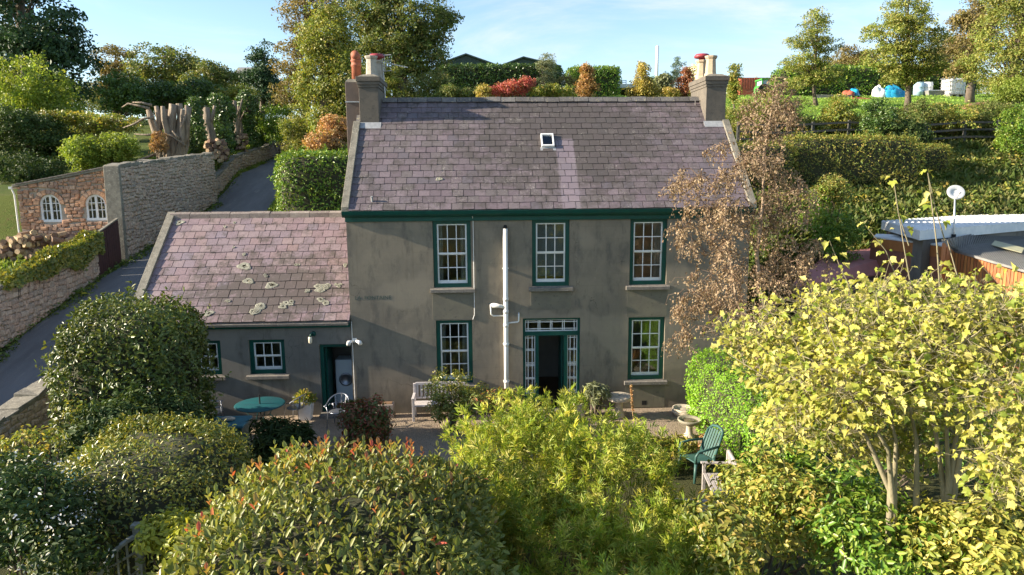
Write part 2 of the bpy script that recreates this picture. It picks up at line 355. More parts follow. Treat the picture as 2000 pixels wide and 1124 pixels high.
#@@MATERIALS
# ------------------------------------------------------------------ materials
def renderwall(name, c1, c2, c3):
    m, nt = newmat(name); g = geo(nt)
    st = node(nt, 'Mapping', {0: g, 'Scale': (1.2, 1.2, .45)}).outputs[0]
    n1 = noise(nt, .9, 7, .62, g); n2 = noise(nt, 2.6, 6, .7, st); n3 = noise(nt, 9, 5, .7, st)
    col = mixc(nt, mapr(nt, n1, .38, .62), c1, c2); col = mixc(nt, mapr(nt, n2, .48, .68), col, c3)
    col = mixc(nt, mapr(nt, n3, .55, .8, 0, .35), col, tuple(x*1.6 for x in c1))
    # ashlar lines ruled into the render
    sx = node(nt, 'SeparateXYZ', {0: g})
    bz = node(nt, 'TexBrick', {'Vector': node(nt, 'CombineXYZ', {0: sx.outputs[0], 1: sx.outputs[2]}).outputs[0], 'Scale': 1., 'Mortar Size': .006, 'Mortar Smooth': .6, 'Brick Width': .82, 'Row Height': .335, 'Color1': (1, 1, 1), 'Color2': (.93, .93, .93), 'Mortar': (.72, .72, .72)})
    col = mixc(nt, mapr(nt, noise(nt, 1.4, 3), .35, .6, 0, .55), col, mixc(nt, 1., col, bz.outputs[0], 'MULTIPLY'))
    damp = mapr(nt, math_(nt, 'ADD', sx.outputs[2], math_(nt, 'MULTIPLY', noise(nt, 1.6, 4, .6, g), -.9)), .35, -.15, 0, .55); col = mixc(nt, damp, col, tuple(x*.5 for x in c2))
    vo = node(nt, 'TexVoronoi', {'Vector': node(nt, 'VectorMath', {0: g, 1: node(nt, 'TexNoise', {'Vector': g, 'Scale': 1.6, 'Detail': 5.}).outputs[1]}, operation='ADD').outputs[0], 'Scale': .75}, feature='DISTANCE_TO_EDGE')
    cr = math_(nt, 'MULTIPLY', mapr(nt, vo.outputs[0], .006, .001), mapr(nt, noise(nt, .8, 3, .5, g), .5, .6, 0, .7)); col = mixc(nt, cr, col, tuple(x*.35 for x in c2))
    drip = mapr(nt, noise(nt, 1., 5, .65, node(nt, 'Mapping', {0: g, 'Scale': (5.5, 1, .35)}).outputs[0]), .55, .75, 0, .5); col = mixc(nt, drip, col, tuple(x*.62 for x in c2))
    patch = mapr(nt, noise(nt, .55, 2, .4, node(nt, 'Mapping', {0: g, 'Location': (3, 1, 7)}).outputs[0]), .54, .6, 0, .45); col = mixc(nt, patch, col, tuple(x*1.25 for x in c1))
    hb = math_(nt, 'ADD', noise(nt, 90, 4, .7, g), math_(nt, 'MULTIPLY', n2, .8))
    b = node(nt, 'Bump', {'Height': hb, 'Strength': .3, 'Distance': .01})
    p = node(nt, 'BsdfPrincipled', {'Base Color': col, 'Roughness': .92, 'Specular IOR Level': .15, 'Normal': b.outputs[0]})
    finish(nt, p.outputs[0]); return m
M_RENDER = renderwall('weathered_render', (.25, .215, .162), (.198, .173, .136), (.148, .133, .11))
M_RENDER2 = renderwall('outbuilding_render', (.195, .183, .16), (.165, .155, .138), (.125, .118, .103))
M_APRON = mat('apron_render', (.185, .168, .125), (.15, .138, .108), 3, .9, .25, 80, c3=(.12, .112, .09))
def slatemat(name, cols, dark, dc, dr, lo, hi, white=.35, wash=None):
    m, nt = newmat(name); g = geo(nt)
    col = ramp(nt, node(nt, 'Attribute', attribute_name='rnd').outputs['Fac'], cols)
    n0 = noise(nt, 22, 5, .7, g); col = node(nt, 'HueSaturation', {'Value': mapr(nt, n0, .3, .7, .86, 1.12), 'Color': col}).outputs[0]
    nn = noise(nt, 2.4, 8, .72, g); n2 = noise(nt, 13, 4, .65, g)
    dist = node(nt, 'VectorMath', {0: node(nt, 'Mapping', {0: g, 'Scale': dr}).outputs[0], 1: tuple(a*b for a, b in zip(dc, dr))}, operation='DISTANCE').outputs['Value']
    s = math_(nt, 'ADD', math_(nt, 'ADD', nn, math_(nt, 'MULTIPLY', n2, .35)), mapr(nt, dist, 0, 1, .2, -.08))
    f = mapr(nt, s, lo, hi)
    if wash:
        x = node(nt, 'SeparateXYZ', {0: g}); xx = math_(nt, 'ADD', x.outputs[0], math_(nt, 'MULTIPLY', noise(nt, 3, 3), .12))
        inw = math_(nt, 'MULTIPLY', math_(nt, 'MULTIPLY', mapr(nt, xx, wash[0]-.03, wash[0]+.05), mapr(nt, xx, wash[1]+.05, wash[1]-.03)), mapr(nt, x.outputs[2], wash[2]+.05, wash[2]-.05))
        f = math_(nt, 'MULTIPLY', f, math_(nt, 'SUBTRACT', 1., math_(nt, 'MULTIPLY', inw, .9)))
        col = mixc(nt, math_(nt, 'MULTIPLY', inw, .4), col, (.27, .225, .26))
    col = mixc(nt, math_(nt, 'MULTIPLY', f, .82), col, dark)
    # pale lichen threads and chips
    vo = node(nt, 'TexVoronoi', {'Vector': node(nt, 'VectorMath', {0: g, 1: node(nt, 'TexNoise', {'Vector': g, 'Scale': 4.}).outputs[1]}, operation='ADD').outputs[0], 'Scale': 5.}, feature='DISTANCE_TO_EDGE')
    th = math_(nt, 'MULTIPLY', mapr(nt, vo.outputs[0], .022, .004), mapr(nt, noise(nt, 1.7, 5, .7, g), .52, .62, 0, white))
    col = mixc(nt, th, col, (.36, .33, .29))
    col = mixc(nt, mapr(nt, noise(nt, 46, 2, .5, g), .71, .76, 0, .6), col, (.3, .28, .24))
    b = node(nt, 'Bump', {'Height': noise(nt, 55, 5, .65, g), 'Strength': .35, 'Distance': .008})
    p = node(nt, 'BsdfPrincipled', {'Base Color': col, 'Roughness': .68, 'Specular IOR Level': .35, 'Normal': b.outputs[0]})
    finish(nt, p.outputs[0]); return m
M_SLATE = slatemat('purple_slate', [(.125, .1, .11), (.152, .118, .132), (.133, .115, .114), (.18, .142, .156), (.12, .104, .117)], (.07, .061, .054), (1.7, 2.0, 8.0), (.22, .3, .3), .52, .78, .9, wash=(1.36, 1.88, 7.85))
M_SLATE2 = slatemat('rose_slate', [(.215, .155, .165), (.25, .178, .192), (.215, .165, .185), (.275, .21, .213), (.25, .175, .173), (.215, .175, .205)], (.075, .064, .052), (-7.0, .7, 3.5), (.3, .42, .5), .56, .8, .3)
M_COPE = mat('weathered_concrete', (.24, .22, .175), (.15, .138, .11), 5, .9, .5, 50, c3=(.34, .32, .26))
M_RIDGE = mat('dark_ridge', (.1, .095, .095), (.16, .15, .14), 6, .8, .4, 50, c3=(.3, .26, .16), objrand=.5)
M_RIDGE2 = mat('grey_ridge', (.27, .23, .2), (.21, .17, .15), 6, .85, .4, 50, c3=(.4, .37, .3), objrand=.4)
M_CHIM = mat('chimney_render', (.145, .125, .1), (.11, .097, .08), 3, .9, .4, 60, c3=(.085, .078, .066))
M_CHIM2 = mat('old_chimney_render', (.15, .115, .095), (.11, .09, .08), 3, .9, .4, 60)
M_TERRA = mat('terracotta', (.36, .12, .065), (.28, .095, .055), 8, .7, .2, 40)
M_POTG = mat('stone_pot', (.42, .38, .31), (.3, .27, .22), 9, .8, .3, 50)
M_POTC = mat('cream_pot', (.48, .38, .26), (.38, .3, .2), 9, .8, .3, 50)
M_COWL = mat('red_cowl', (.33, .05, .06), (.24, .04, .05), 9, .45, .1)
M_GREEN = mat('dark_green_paint', (.004, .075, .055), (.006, .06, .048), 5, .42, .05, 60)
M_WHITE = mat('white_paint', (.8, .8, .79), (.72, .72, .7), 6, .5, .06)
M_PVC = mat('white_pipe', (.8, .79, .75), (.68, .66, .6), 4, .4, .05, stretch=(1, 1, .3))
M_LEAD = mat('lead', (.35, .36, .37), (.25, .26, .27), 8, .5, .1)
M_METAL = mat('galvanised', (.55, .55, .55), (.4, .4, .4), 8, .4, metal=.6)
M_DARK = mat('dark_void', (.02, .02, .02), None, 4, .9)
M_PLASTER = mat('interior_plaster', (.42, .39, .34), (.36, .33, .29), 2, .9)
M_FLOOR = mat('interior_floor', (.16, .1, .06), (.12, .075, .05), 3, .6)
M_CURT = mat('curtain_cloth', (.5, .5, .47), (.42, .42, .4), 5, .9)
M_BLIND = mat('blue_blind', (.17, .27, .36), (.14, .23, .31), 3, .9)
M_SILL = mat('sill_stone', (.2, .18, .152), (.135, .125, .115), 7, .85, .4, 60, c3=(.27, .255, .23))
M_APPL = mat('appliance', (.62, .7, .74), None, 4, .35)
def glassmat():
    m, nt = newmat('window_glass'); fr = node(nt, 'Fresnel', {'IOR': 1.5}); g = node(nt, 'BsdfGlossy', {'Roughness': .02, 'Color': (1, 1, 1)})
    b = node(nt, 'Bump', {'Height': noise(nt, 2.2, 2), 'Strength': .06, 'Distance': .1}); nt.links.new(b.outputs[0], g.inputs['Normal'])
    t = node(nt, 'BsdfTransparent', {'Color': (.78, .82, .82)}); f = math_(nt, 'ADD', math_(nt, 'MULTIPLY', fr.outputs[0], 1.5), .02)
    finish(nt, node(nt, 'MixShader', {0: f, 1: t.outputs[0], 2: g.outputs[0]}).outputs[0]); return m
M_GLASS = glassmat()
def stonemat(name, cols, mo):
    m, nt = newmat(name); g = geo(nt)
    r = node(nt, 'ObjectInfo').outputs['Random']; at = node(nt, 'Attribute', attribute_name='rnd').outputs['Fac']
    q = math_(nt, 'FRACT', math_(nt, 'ADD', r, at)); col = ramp(nt, q, cols)
    col = node(nt, 'HueSaturation', {'Value': mapr(nt, noise(nt, 11, 6, .7, g), .3, .7, .7, 1.3), 'Color': col}).outputs[0]
    col = mixc(nt, mapr(nt, noise(nt, 5, 6, .7, g), .56, .7, 0, .6), col, mo)
    b = node(nt, 'Bump', {'Height': noise(nt, 35, 6, .7, g), 'Strength': .6, 'Distance': .02})
    p = node(nt, 'BsdfPrincipled', {'Base Color': col, 'Roughness': .9, 'Specular IOR Level': .2, 'Normal': b.outputs[0]}); finish(nt, p.outputs[0]); return m
M_STONE = stonemat('pink_granite', [(.43, .3, .225), (.51, .38, .29), (.38, .31, .25), (.55, .44, .345), (.45, .325, .25), (.36, .3, .245)], (.34, .295, .24))
M_STONE2 = stonemat('orange_granite', [(.44, .23, .135), (.5, .285, .17), (.36, .23, .16), (.46, .31, .22), (.44, .24, .145), (.32, .21, .16)], (.3, .21, .15))
M_MORTAR = mat('lime_mortar', (.42, .36, .29), (.34, .29, .23), 6, .95, .6, 40)
M_ASPH = mat('asphalt', (.17, .17, .172), (.12, .12, .122), 1.1, .9, .5, 120, c3=(.2, .195, .185), stretch=(1, .22, .22))
M_MAROON = mat('maroon_gate_paint', (.08, .036, .036), (.065, .03, .03), 5, .6, .1)
M_BARK = mat('bark', (.15, .115, .085), (.09, .07, .055), 9, .9, .6, 40, stretch=(1, 1, .3))
M_BARKG = mat('pale_bark', (.27, .235, .15), (.17, .155, .09), 6, .85, .4, 40, stretch=(1, 1, .35))
M_BARKD = mat('dead_wood', (.31, .25, .185), (.16, .125, .095), 7, .9, 1., 10, stretch=(1, 1, .15), c3=(.36, .28, .2), bdist=.12)
M_BIRCH = mat('birch_bark', (.4, .3, .2), (.26, .19, .13), 8, .8, .3, 40)
M_TWIG = mat('twig_mass', (.035, .045, .02), (.05, .045, .025), 6, .95, .6, 30)
M_TEAK = mat('weathered_teak', (.4, .37, .35), (.3, .27, .25), 14, .85, .3, 60)
M_WBENCH = mat('pale_bench_wood', (.6, .55, .53), (.5, .46, .45), 12, .8, .2, 60)
M_TEAL = mat('teal_paint', (.012, .1, .11), (.018, .08, .095), 6, .5, .1)
M_STEEL = mat('brushed_tube', (.3, .32, .36), None, 6, .35, metal=.8)
M_STONEW = mat('reconstituted_stone', (.5, .43, .33), (.38, .33, .26), 8, .9, .5, 40, c3=(.58, .52, .42))
M_PLGREEN = mat('green_plastic', (.035, .09, .078), (.045, .115, .1), 5, .45, .05)
def corr(name, c1, c2, axis, scale, rough=.7):
    m = mat(name, c1, c2, 3, rough, .2, 40); return m
M_WHSHEET = corr('white_sheet', (.75, .76, .75), (.62, .65, .66), 0, 1)
M_GREYROOF = mat('grey_fibre_sheet', (.24, .235, .22), (.18, .18, .175), 5, .9, .3, 60, c3=(.3, .29, .26))
M_REDROOF = mat('rust_red_sheet', (.46, .19, .17), (.38, .17, .15), 3, .8, .2, 50)
M_ORWOOD = mat('orange_boarding', (.42, .17, .055), (.34, .13, .045), 4, .7, .2, 50, stretch=(6, 6, .6), objrand=.4)
M_BARN = mat('green_cladding', (.03, .055, .045), (.04, .065, .055), 2, .5)
def groundmat():
    m, nt = newmat('grass_ground'); g = geo(nt)
    n1 = noise(nt, .35, 6, .65, g); n2 = noise(nt, 3.2, 6, .7, g)
    col = mixc(nt, mapr(nt, n1, .36, .64), (.065, .1, .022), (.1, .125, .03)); col = mixc(nt, mapr(nt, n2, .5, .72), col, (.13, .11, .045))
    s = node(nt, 'SeparateXYZ', {0: g})
    fld = math_(nt, 'MULTIPLY', mapr(nt, s.outputs[1], 19.5, 21.5), mapr(nt, s.outputs[0], 7, 11))
    fc = mixc(nt, mapr(nt, n2, .4, .65), (.13, .235, .03), (.17, .25, .045)); col = mixc(nt, fld, col, fc)
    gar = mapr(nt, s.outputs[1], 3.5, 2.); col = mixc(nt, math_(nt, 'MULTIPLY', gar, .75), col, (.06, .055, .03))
    b = node(nt, 'Bump', {'Height': noise(nt, 14, 7, .75, g), 'Strength': .9, 'Distance': .12})
    p = node(nt, 'BsdfPrincipled', {'Base Color': col, 'Roughness': .95, 'Specular IOR Level': .1, 'Normal': b.outputs[0]}); finish(nt, p.outputs[0]); return m
M_GROUND = groundmat()
def gravelmat():
    m, nt = newmat('gravel'); g = geo(nt)
    v = node(nt, 'TexVoronoi', {'Vector': g, 'Scale': 38.}); col = ramp(nt, node(nt, 'SeparateColor', {0: v.outputs['Color']}).outputs[0], [(.27, .205, .145), (.34, .275, .205), (.21, .165, .125), (.38, .3, .225)])
    col = mixc(nt, mapr(nt, noise(nt, 1.3, 5), .45, .65, 0, .5), col, (.24, .2, .14))
    b = node(nt, 'Bump', {'Height': v.outputs['Distance'], 'Strength': .8, 'Distance': .02})
    p = node(nt, 'BsdfPrincipled', {'Base Color': col, 'Roughness': .95, 'Specular IOR Level': .1, 'Normal': b.outputs[0]}); finish(nt, p.outputs[0]); return m
M_GRAVEL = gravelmat()
L_OAK = leafmat('oak_leaf', [(.05, .08, .018), (.078, .108, .024), (.112, .128, .034), (.15, .13, .045)], .55)
L_DARK = leafmat('dark_conifer_leaf', [(.018, .042, .018), (.026, .055, .022), (.035, .065, .026)], .6, .15)
L_IVY = leafmat('ivy_leaf', [(.025, .06, .012), (.045, .085, .016), (.08, .12, .025)], .38, .2, .5)
L_LIME = leafmat('lime_leaf', [(.1, .15, .02), (.14, .19, .03), (.19, .21, .04)], .5, .4)
L_AUT = leafmat('autumn_oak_leaf', [(.1, .085, .03), (.14, .105, .04), (.12, .115, .03), (.19, .13, .06)], .6)
L_LAUR = leafmat('laurel_leaf', [(.05, .11, .012), (.08, .15, .016), (.12, .18, .025), (.17, .2, .03)], .38, .3, .4)
L_BAY = leafmat('dark_glossy_leaf', [(.036, .058, .012), (.055, .08, .017), (.085, .105, .022), (.12, .125, .028)], .38, .25, .4)
L_BOX = leafmat('clipped_leaf', [(.065, .095, .015), (.095, .12, .02), (.15, .15, .026), (.23, .2, .035)], .34, .25, .5)
L_PRIV = leafmat('privet_leaf', [(.1, .22, .015), (.15, .28, .02), (.2, .32, .035)], .38, .4, .4)
L_BEECH = leafmat('green_beech_hedge_leaf', [(.07, .105, .018), (.11, .135, .025), (.165, .155, .03), (.19, .14, .035)], .5, .3)
L_PHOT = leafmat('photinia_leaf', [(.085, .11, .026, 0.), (.13, .15, .036, .4), (.195, .185, .05, .72), (.25, .17, .05, .84), (.3, .12, .05, .93), (.34, .065, .045, 1.)], .4, .32, .35)
L_BAMB = leafmat('bamboo_leaf', [(.11, .17, .02), (.19, .25, .03), (.28, .31, .05), (.4, .36, .09)], .45, .42, .4)
L_SYC = leafmat('sycamore_leaf', [(.13, .175, .025), (.22, .245, .04), (.31, .3, .06), (.38, .345, .12), (.25, .25, .05)], .5, .42, .3, (1.1, 1.05, .5))
L_BIRCH = leafmat('dry_birch_leaf', [(.11, .08, .05), (.19, .14, .08), (.26, .2, .125), (.14, .085, .05)], .6, .25, .25, (1.1, .9, .6))
L_MIX = leafmat('mixed_shrub_leaf', [(.075, .11, .018), (.12, .15, .025), (.19, .19, .035), (.27, .2, .05)], .42, .35, .4)
L_RED = leafmat('crimson_leaf', [(.24, .04, .04), (.28, .07, .06), (.2, .1, .04)], .5)
L_ORANGE = leafmat('amber_leaf', [(.22, .115, .04), (.26, .15, .05), (.17, .09, .04), (.2, .16, .05)], .5)
L_RUST = leafmat('rust_leaf', [(.2, .075, .04), (.16, .065, .035), (.22, .11, .05)], .5)
L_GOLD = leafmat('gold_green_leaf', [(.2, .18, .04), (.28, .21, .05), (.14, .15, .03), (.3, .2, .06)], .5)
L_GREY = leafmat('grey_green_leaf', [(.13, .15, .08), (.17, .18, .1), (.1, .12, .06)], .6)
L_BLUE = leafmat('blue_conifer_leaf', [(.06, .1, .075), (.09, .13, .1), (.07, .1, .06)], .6)
L_PLUME = leafmat('plume', [(.6, .52, .36), (.68, .6, .44)], .8)
L_NAND = leafmat('nandina_leaf', [(.045, .08, .02), (.08, .1, .025), (.16, .06, .03), (.22, .05, .035)], .45)
L_GRASS = leafmat('grass_blade', [(.08, .13, .02), (.12, .17, .03), (.18, .19, .05)], .6, .35)
L_DRY = leafmat('dry_bracken', [(.3, .17, .08), (.24, .13, .06), (.22, .17, .07)], .7)
L_FLOWER = leafmat('white_petal', [(.75, .76, .78), (.8, .8, .8)], .6)
L_SHEN = leafmat('dark_garden_leaf', [(.022, .042, .012), (.032, .055, .015), (.05, .066, .018)], .55, .22, .2)
L_YEL = leafmat('golden_shrub_leaf', [(.24, .27, .03), (.34, .33, .05), (.18, .22, .03)], .45, .4)
#@@STRUCTURE
# ------------------------------------------------------------------ ground, lane, patio
def build_ground():
    xs = np.concatenate([-np.geomspace(900, 26, 30), np.arange(-25, -9.01, .25), np.arange(-8.5, 24, .75), np.geomspace(24.5, 900, 34)])
    ys = np.concatenate([-np.geomspace(200, 24, 12), np.arange(-23, 62, .6), np.geomspace(63, 1800, 36)])
    X, Y = np.meshgrid(xs, ys); Zz = gz(X, Y)
    n, m_ = X.shape; mb = MB(); mb.v = list(zip(X.ravel(), Y.ravel(), Zz.ravel()))
    mb.f = [(j*m_+i, j*m_+i+1, (j+1)*m_+i+1, (j+1)*m_+i) for j in range(n-1) for i in range(m_-1)]
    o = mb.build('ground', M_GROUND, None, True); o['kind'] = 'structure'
    mb = MB(); ys = np.arange(-22, 75, .5)
    for k, y in enumerate(ys):
        lx = float(np.interp(y, *LX)); z = float(np.interp(y, *LZ))
        for dx, dz in ((-1.62, .03), (-.8, .06), (0, .075), (.8, .06), (1.62, .03)): mb.v.append((lx+dx+.04*math.sin(y*1.7+dx), y, z+dz))
        if k:
            for i in range(4): a = (k-1)*5+i; mb.f.append((a, a+1, a+6, a+5))
    o = mb.build('lane', M_ASPH, None, True); o['kind'] = 'structure'
    mb = MB(); mb.quad((-11.6, -5.2, .02), (8.5, -3.4, .02), (8.5, .2, .02), (-11.6, .2, .02)); o = mb.build('gravel_terrace', M_GRAVEL); o['kind'] = 'structure'
build_ground()

# ------------------------------------------------------------------ wall with openings
def openwall(x0, x1, z0, z1, ops, y0, y1):
    mb = MB(); xs = sorted({x0, x1, *[o[0] for o in ops], *[o[1] for o in ops]}); zs = sorted({z0, z1, *[o[2] for o in ops], *[o[3] for o in ops]})
    xs = [x for x in xs if x0 <= x <= x1]; zs = [z for z in zs if z0 <= z <= z1]
    for a, b in zip(xs, xs[1:]):
        for c, d in zip(zs, zs[1:]):
            mx, mz = (a+b)/2, (c+d)/2
            if any(o[0] < mx < o[1] and o[2] < mz < o[3] for o in ops): continue
            mb.quad((a, y0, c), (b, y0, c), (b, y0, d), (a, y0, d)); mb.quad((a, y1, c), (a, y1, d), (b, y1, d), (b, y1, c))
    for a, b, c, d in ops:
        mb.quad((a, y0, c), (a, y0, d), (a, y1, d), (a, y1, c)); mb.quad((b, y0, c), (b, y1, c), (b, y1, d), (b, y0, d))
        mb.quad((a, y0, d), (b, y0, d), (b, y1, d), (a, y1, d)); mb.quad((a, y0, c), (a, y1, c), (b, y1, c), (b, y0, c))
    for x in (x0, x1): mb.quad((x, y0, z0), (x, y0, z1), (x, y1, z1), (x, y1, z0))
    mb.quad((x0, y0, z1), (x1, y0, z1), (x1, y1, z1), (x0, y1, z1))
    return mb
def sash_window(par, x0, x1, z0, z1, yf, rows, cols, label=None, curtain='none', sill=True, fw=.115):
    """green box frame set in the reveal, two white sashes of small panes, stone sill"""
    mb = MB(); ya, yb = yf+.07, yf+.2
    mb.box(x0+.002, x0+fw, ya, yb, z0+.002, z1-.002); mb.box(x1-fw, x1-.002, ya, yb, z0+.002, z1-.002)
    mb.box(x0+fw, x1-fw, ya+.002, yb, z1-fw*.8, z1-.003); mb.box(x0+fw, x1-fw, ya-.02, yb, z0+.003, z0+fw*1.05)
    win = mb.build('window', M_GREEN, par); 
    if label: win['label'] = label
    xa, xb, za, zb = x0+fw, x1-fw, z0+fw*1.05, z1-fw*.8; zm = za+(zb-za)*rows[1]/(rows[0]+rows[1])
    for lo, hi, dy, nr, bot in ((zm, zb, 0., rows[0], .035), (za, zm, .035, rows[1], .085)):
        y0, y1 = ya+.03+dy, ya+.062+dy; mb = MB(); st = .042
        mb.box(xa, xa+st, y0, y1, lo, hi); mb.box(xb-st, xb, y0, y1, lo, hi); mb.box(xa+st, xb-st, y0+.001, y1-.001, hi-.035, hi); mb.box(xa+st, xb-st, y0+.001, y1-.001, lo, lo+bot)
        if lo == za and not (lo == zm): mb.box(xa, xb, y0-.03, y0-.001, hi-.012, hi+.012)
        gx0, gx1, gz0, gz1 = xa+st, xb-st, lo+bot, hi-.035; bw = .012
        for c in range(1, cols): x = gx0+(gx1-gx0)*c/cols; mb.box(x-bw, x+bw, y0+.004, y1-.004, gz0, gz1)
        for r in range(1, nr): z = gz0+(gz1-gz0)*r/nr; mb.box(gx0, gx1, y0+.006, y1-.006, z-bw, z+bw)
        mb.build('sash', M_WHITE, win)
        for c in range(cols):
            for r in range(nr):
                a = gx0+(gx1-gx0)*c/cols; b = gx0+(gx1-gx0)*(c+1)/cols; e = gz0+(gz1-gz0)*r/nr; f_ = gz0+(gz1-gz0)*(r+1)/nr
                t = random.uniform(-.002, .002); ym = (y0+y1)/2
                MB().hexa([(a, ym+t, e), (b, ym-t, e), (b, ym-t+.003, e), (a, ym+t+.003, e)], [(a, ym-t, f_), (b, ym+t, f_), (b, ym+t+.003, f_), (a, ym-t+.003, f_)]).build('pane', M_GLASS, win)
    if sill:
        s_ = MB(); s_.hexa([(x0-.1, yf-.1, z0-.12), (x1+.1, yf-.1, z0-.12), (x1+.1, yf+.0, z0-.12), (x0-.1, yf+.0, z0-.12)], [(x0-.1, yf-.1, z0-.025), (x1+.1, yf-.1, z0-.025), (x1+.1, yf+.0, z0-.004), (x0-.1, yf+.0, z0-.004)])
        s_.box(x0+.001, x1-.001, yf-.002, ya-.001, z0-.06, z0+.012); s_.build('sill', M_SILL, win, bevel=.008)
    yc = yb+.14
    def cur(xa_, xb_, name='curtain', m=M_CURT):
        mb = MB(); n = 14
        for i in range(n+1):
            x = xa_+(xb_-xa_)*i/n; y = yc+.03*math.sin(i*2.1); mb.v += [(x, y, z0-.15), (x, y, z1+.1)]
            if i: mb.f.append((2*i-2, 2*i, 2*i+1, 2*i-1))
        mb.build(name, m, win, True)
    if 'l' in curtain: cur(x0-.15, x0+.26)
    if 'r' in curtain: cur(x1-.3, x1+.15)
    if 'b' in curtain: MB().box(x0-.05, x1+.05, yc, yc+.012, z0+.25, z1+.05).build('blind', M_BLIND, win)
    if 'p' in curtain: MB().box(x0-.05, x1+.05, yc-.05, yc+.05, z1-.2, z1+.05).build('pelmet', M_CURT, win)
    return win

# slates
def slate_variants(w_, l_, mats):
    out = []
    for q in np.linspace(.01, .99, 20):
        mb = MB(); j = lambda s=.006: random.uniform(-s, s); t = .014
        c = [(-w_/2+.007+j(.005), j(.014), 0), (w_/2-.007+j(.005), j(.014), 0), (w_/2-.007, l_, 0), (-w_/2+.007, l_, 0)]
        mb.hexa(c, [(x, y, t+(.003 if k < 2 else 0)) for k, (x, y, z) in enumerate(c)]); out.append(mb.mesh('slate', mats, rnd=float(q)))
    return out
def lay_slates(par, xL, xR, eave, slope, length, ncr, w_, m, single_rows, start=0.):
    """eave: (y,z) of the lower edge; courses up the slope"""
    ex = length/ncr; var = slate_variants(w_, ex+.075, m); bulk = MB(); br = []; o0 = org(par)
    cs, sn = math.cos(slope), math.sin(slope)
    for r in range(ncr):
        off = (r % 2)*w_/2+random.uniform(-.04, .04); k0 = xL-off
        while k0 < xR:
            a = max(k0, xL); b = min(k0+w_, xR); k0 += w_
            if b-a < .05: continue
            s = start+r*ex+random.uniform(-.006, .006); lift = .02+random.uniform(0, .006)
            tilt = slope-math.radians(2.6)+random.uniform(-.006, .006)
            loc = Vector(((a+b)/2, eave[0]+s*cs-lift*sn, eave[1]+s*sn+lift*cs)); rz = random.uniform(-.008, .008)
            mtx = Matrix.Translation(loc-o0) @ Matrix.Rotation(tilt, 4, 'X') @ Matrix.Rotation(rz, 4, 'Z') @ Matrix.Diagonal(((b-a)/w_, 1, 1, 1))
            me = random.choice(var)
            if r < single_rows:
                ob = link('slate', me, par); ob.matrix_local = mtx
            else:
                q = me.attributes['rnd'].data[0].value; vs = [mtx @ v.co + o0 for v in me.vertices]; bulk.add(vs, [tuple(p.vertices) for p in me.polygons]); br += [q]*len(vs)
    if bulk.v: bulk.build('slates', m, par, kind='stuff', rnd=br)

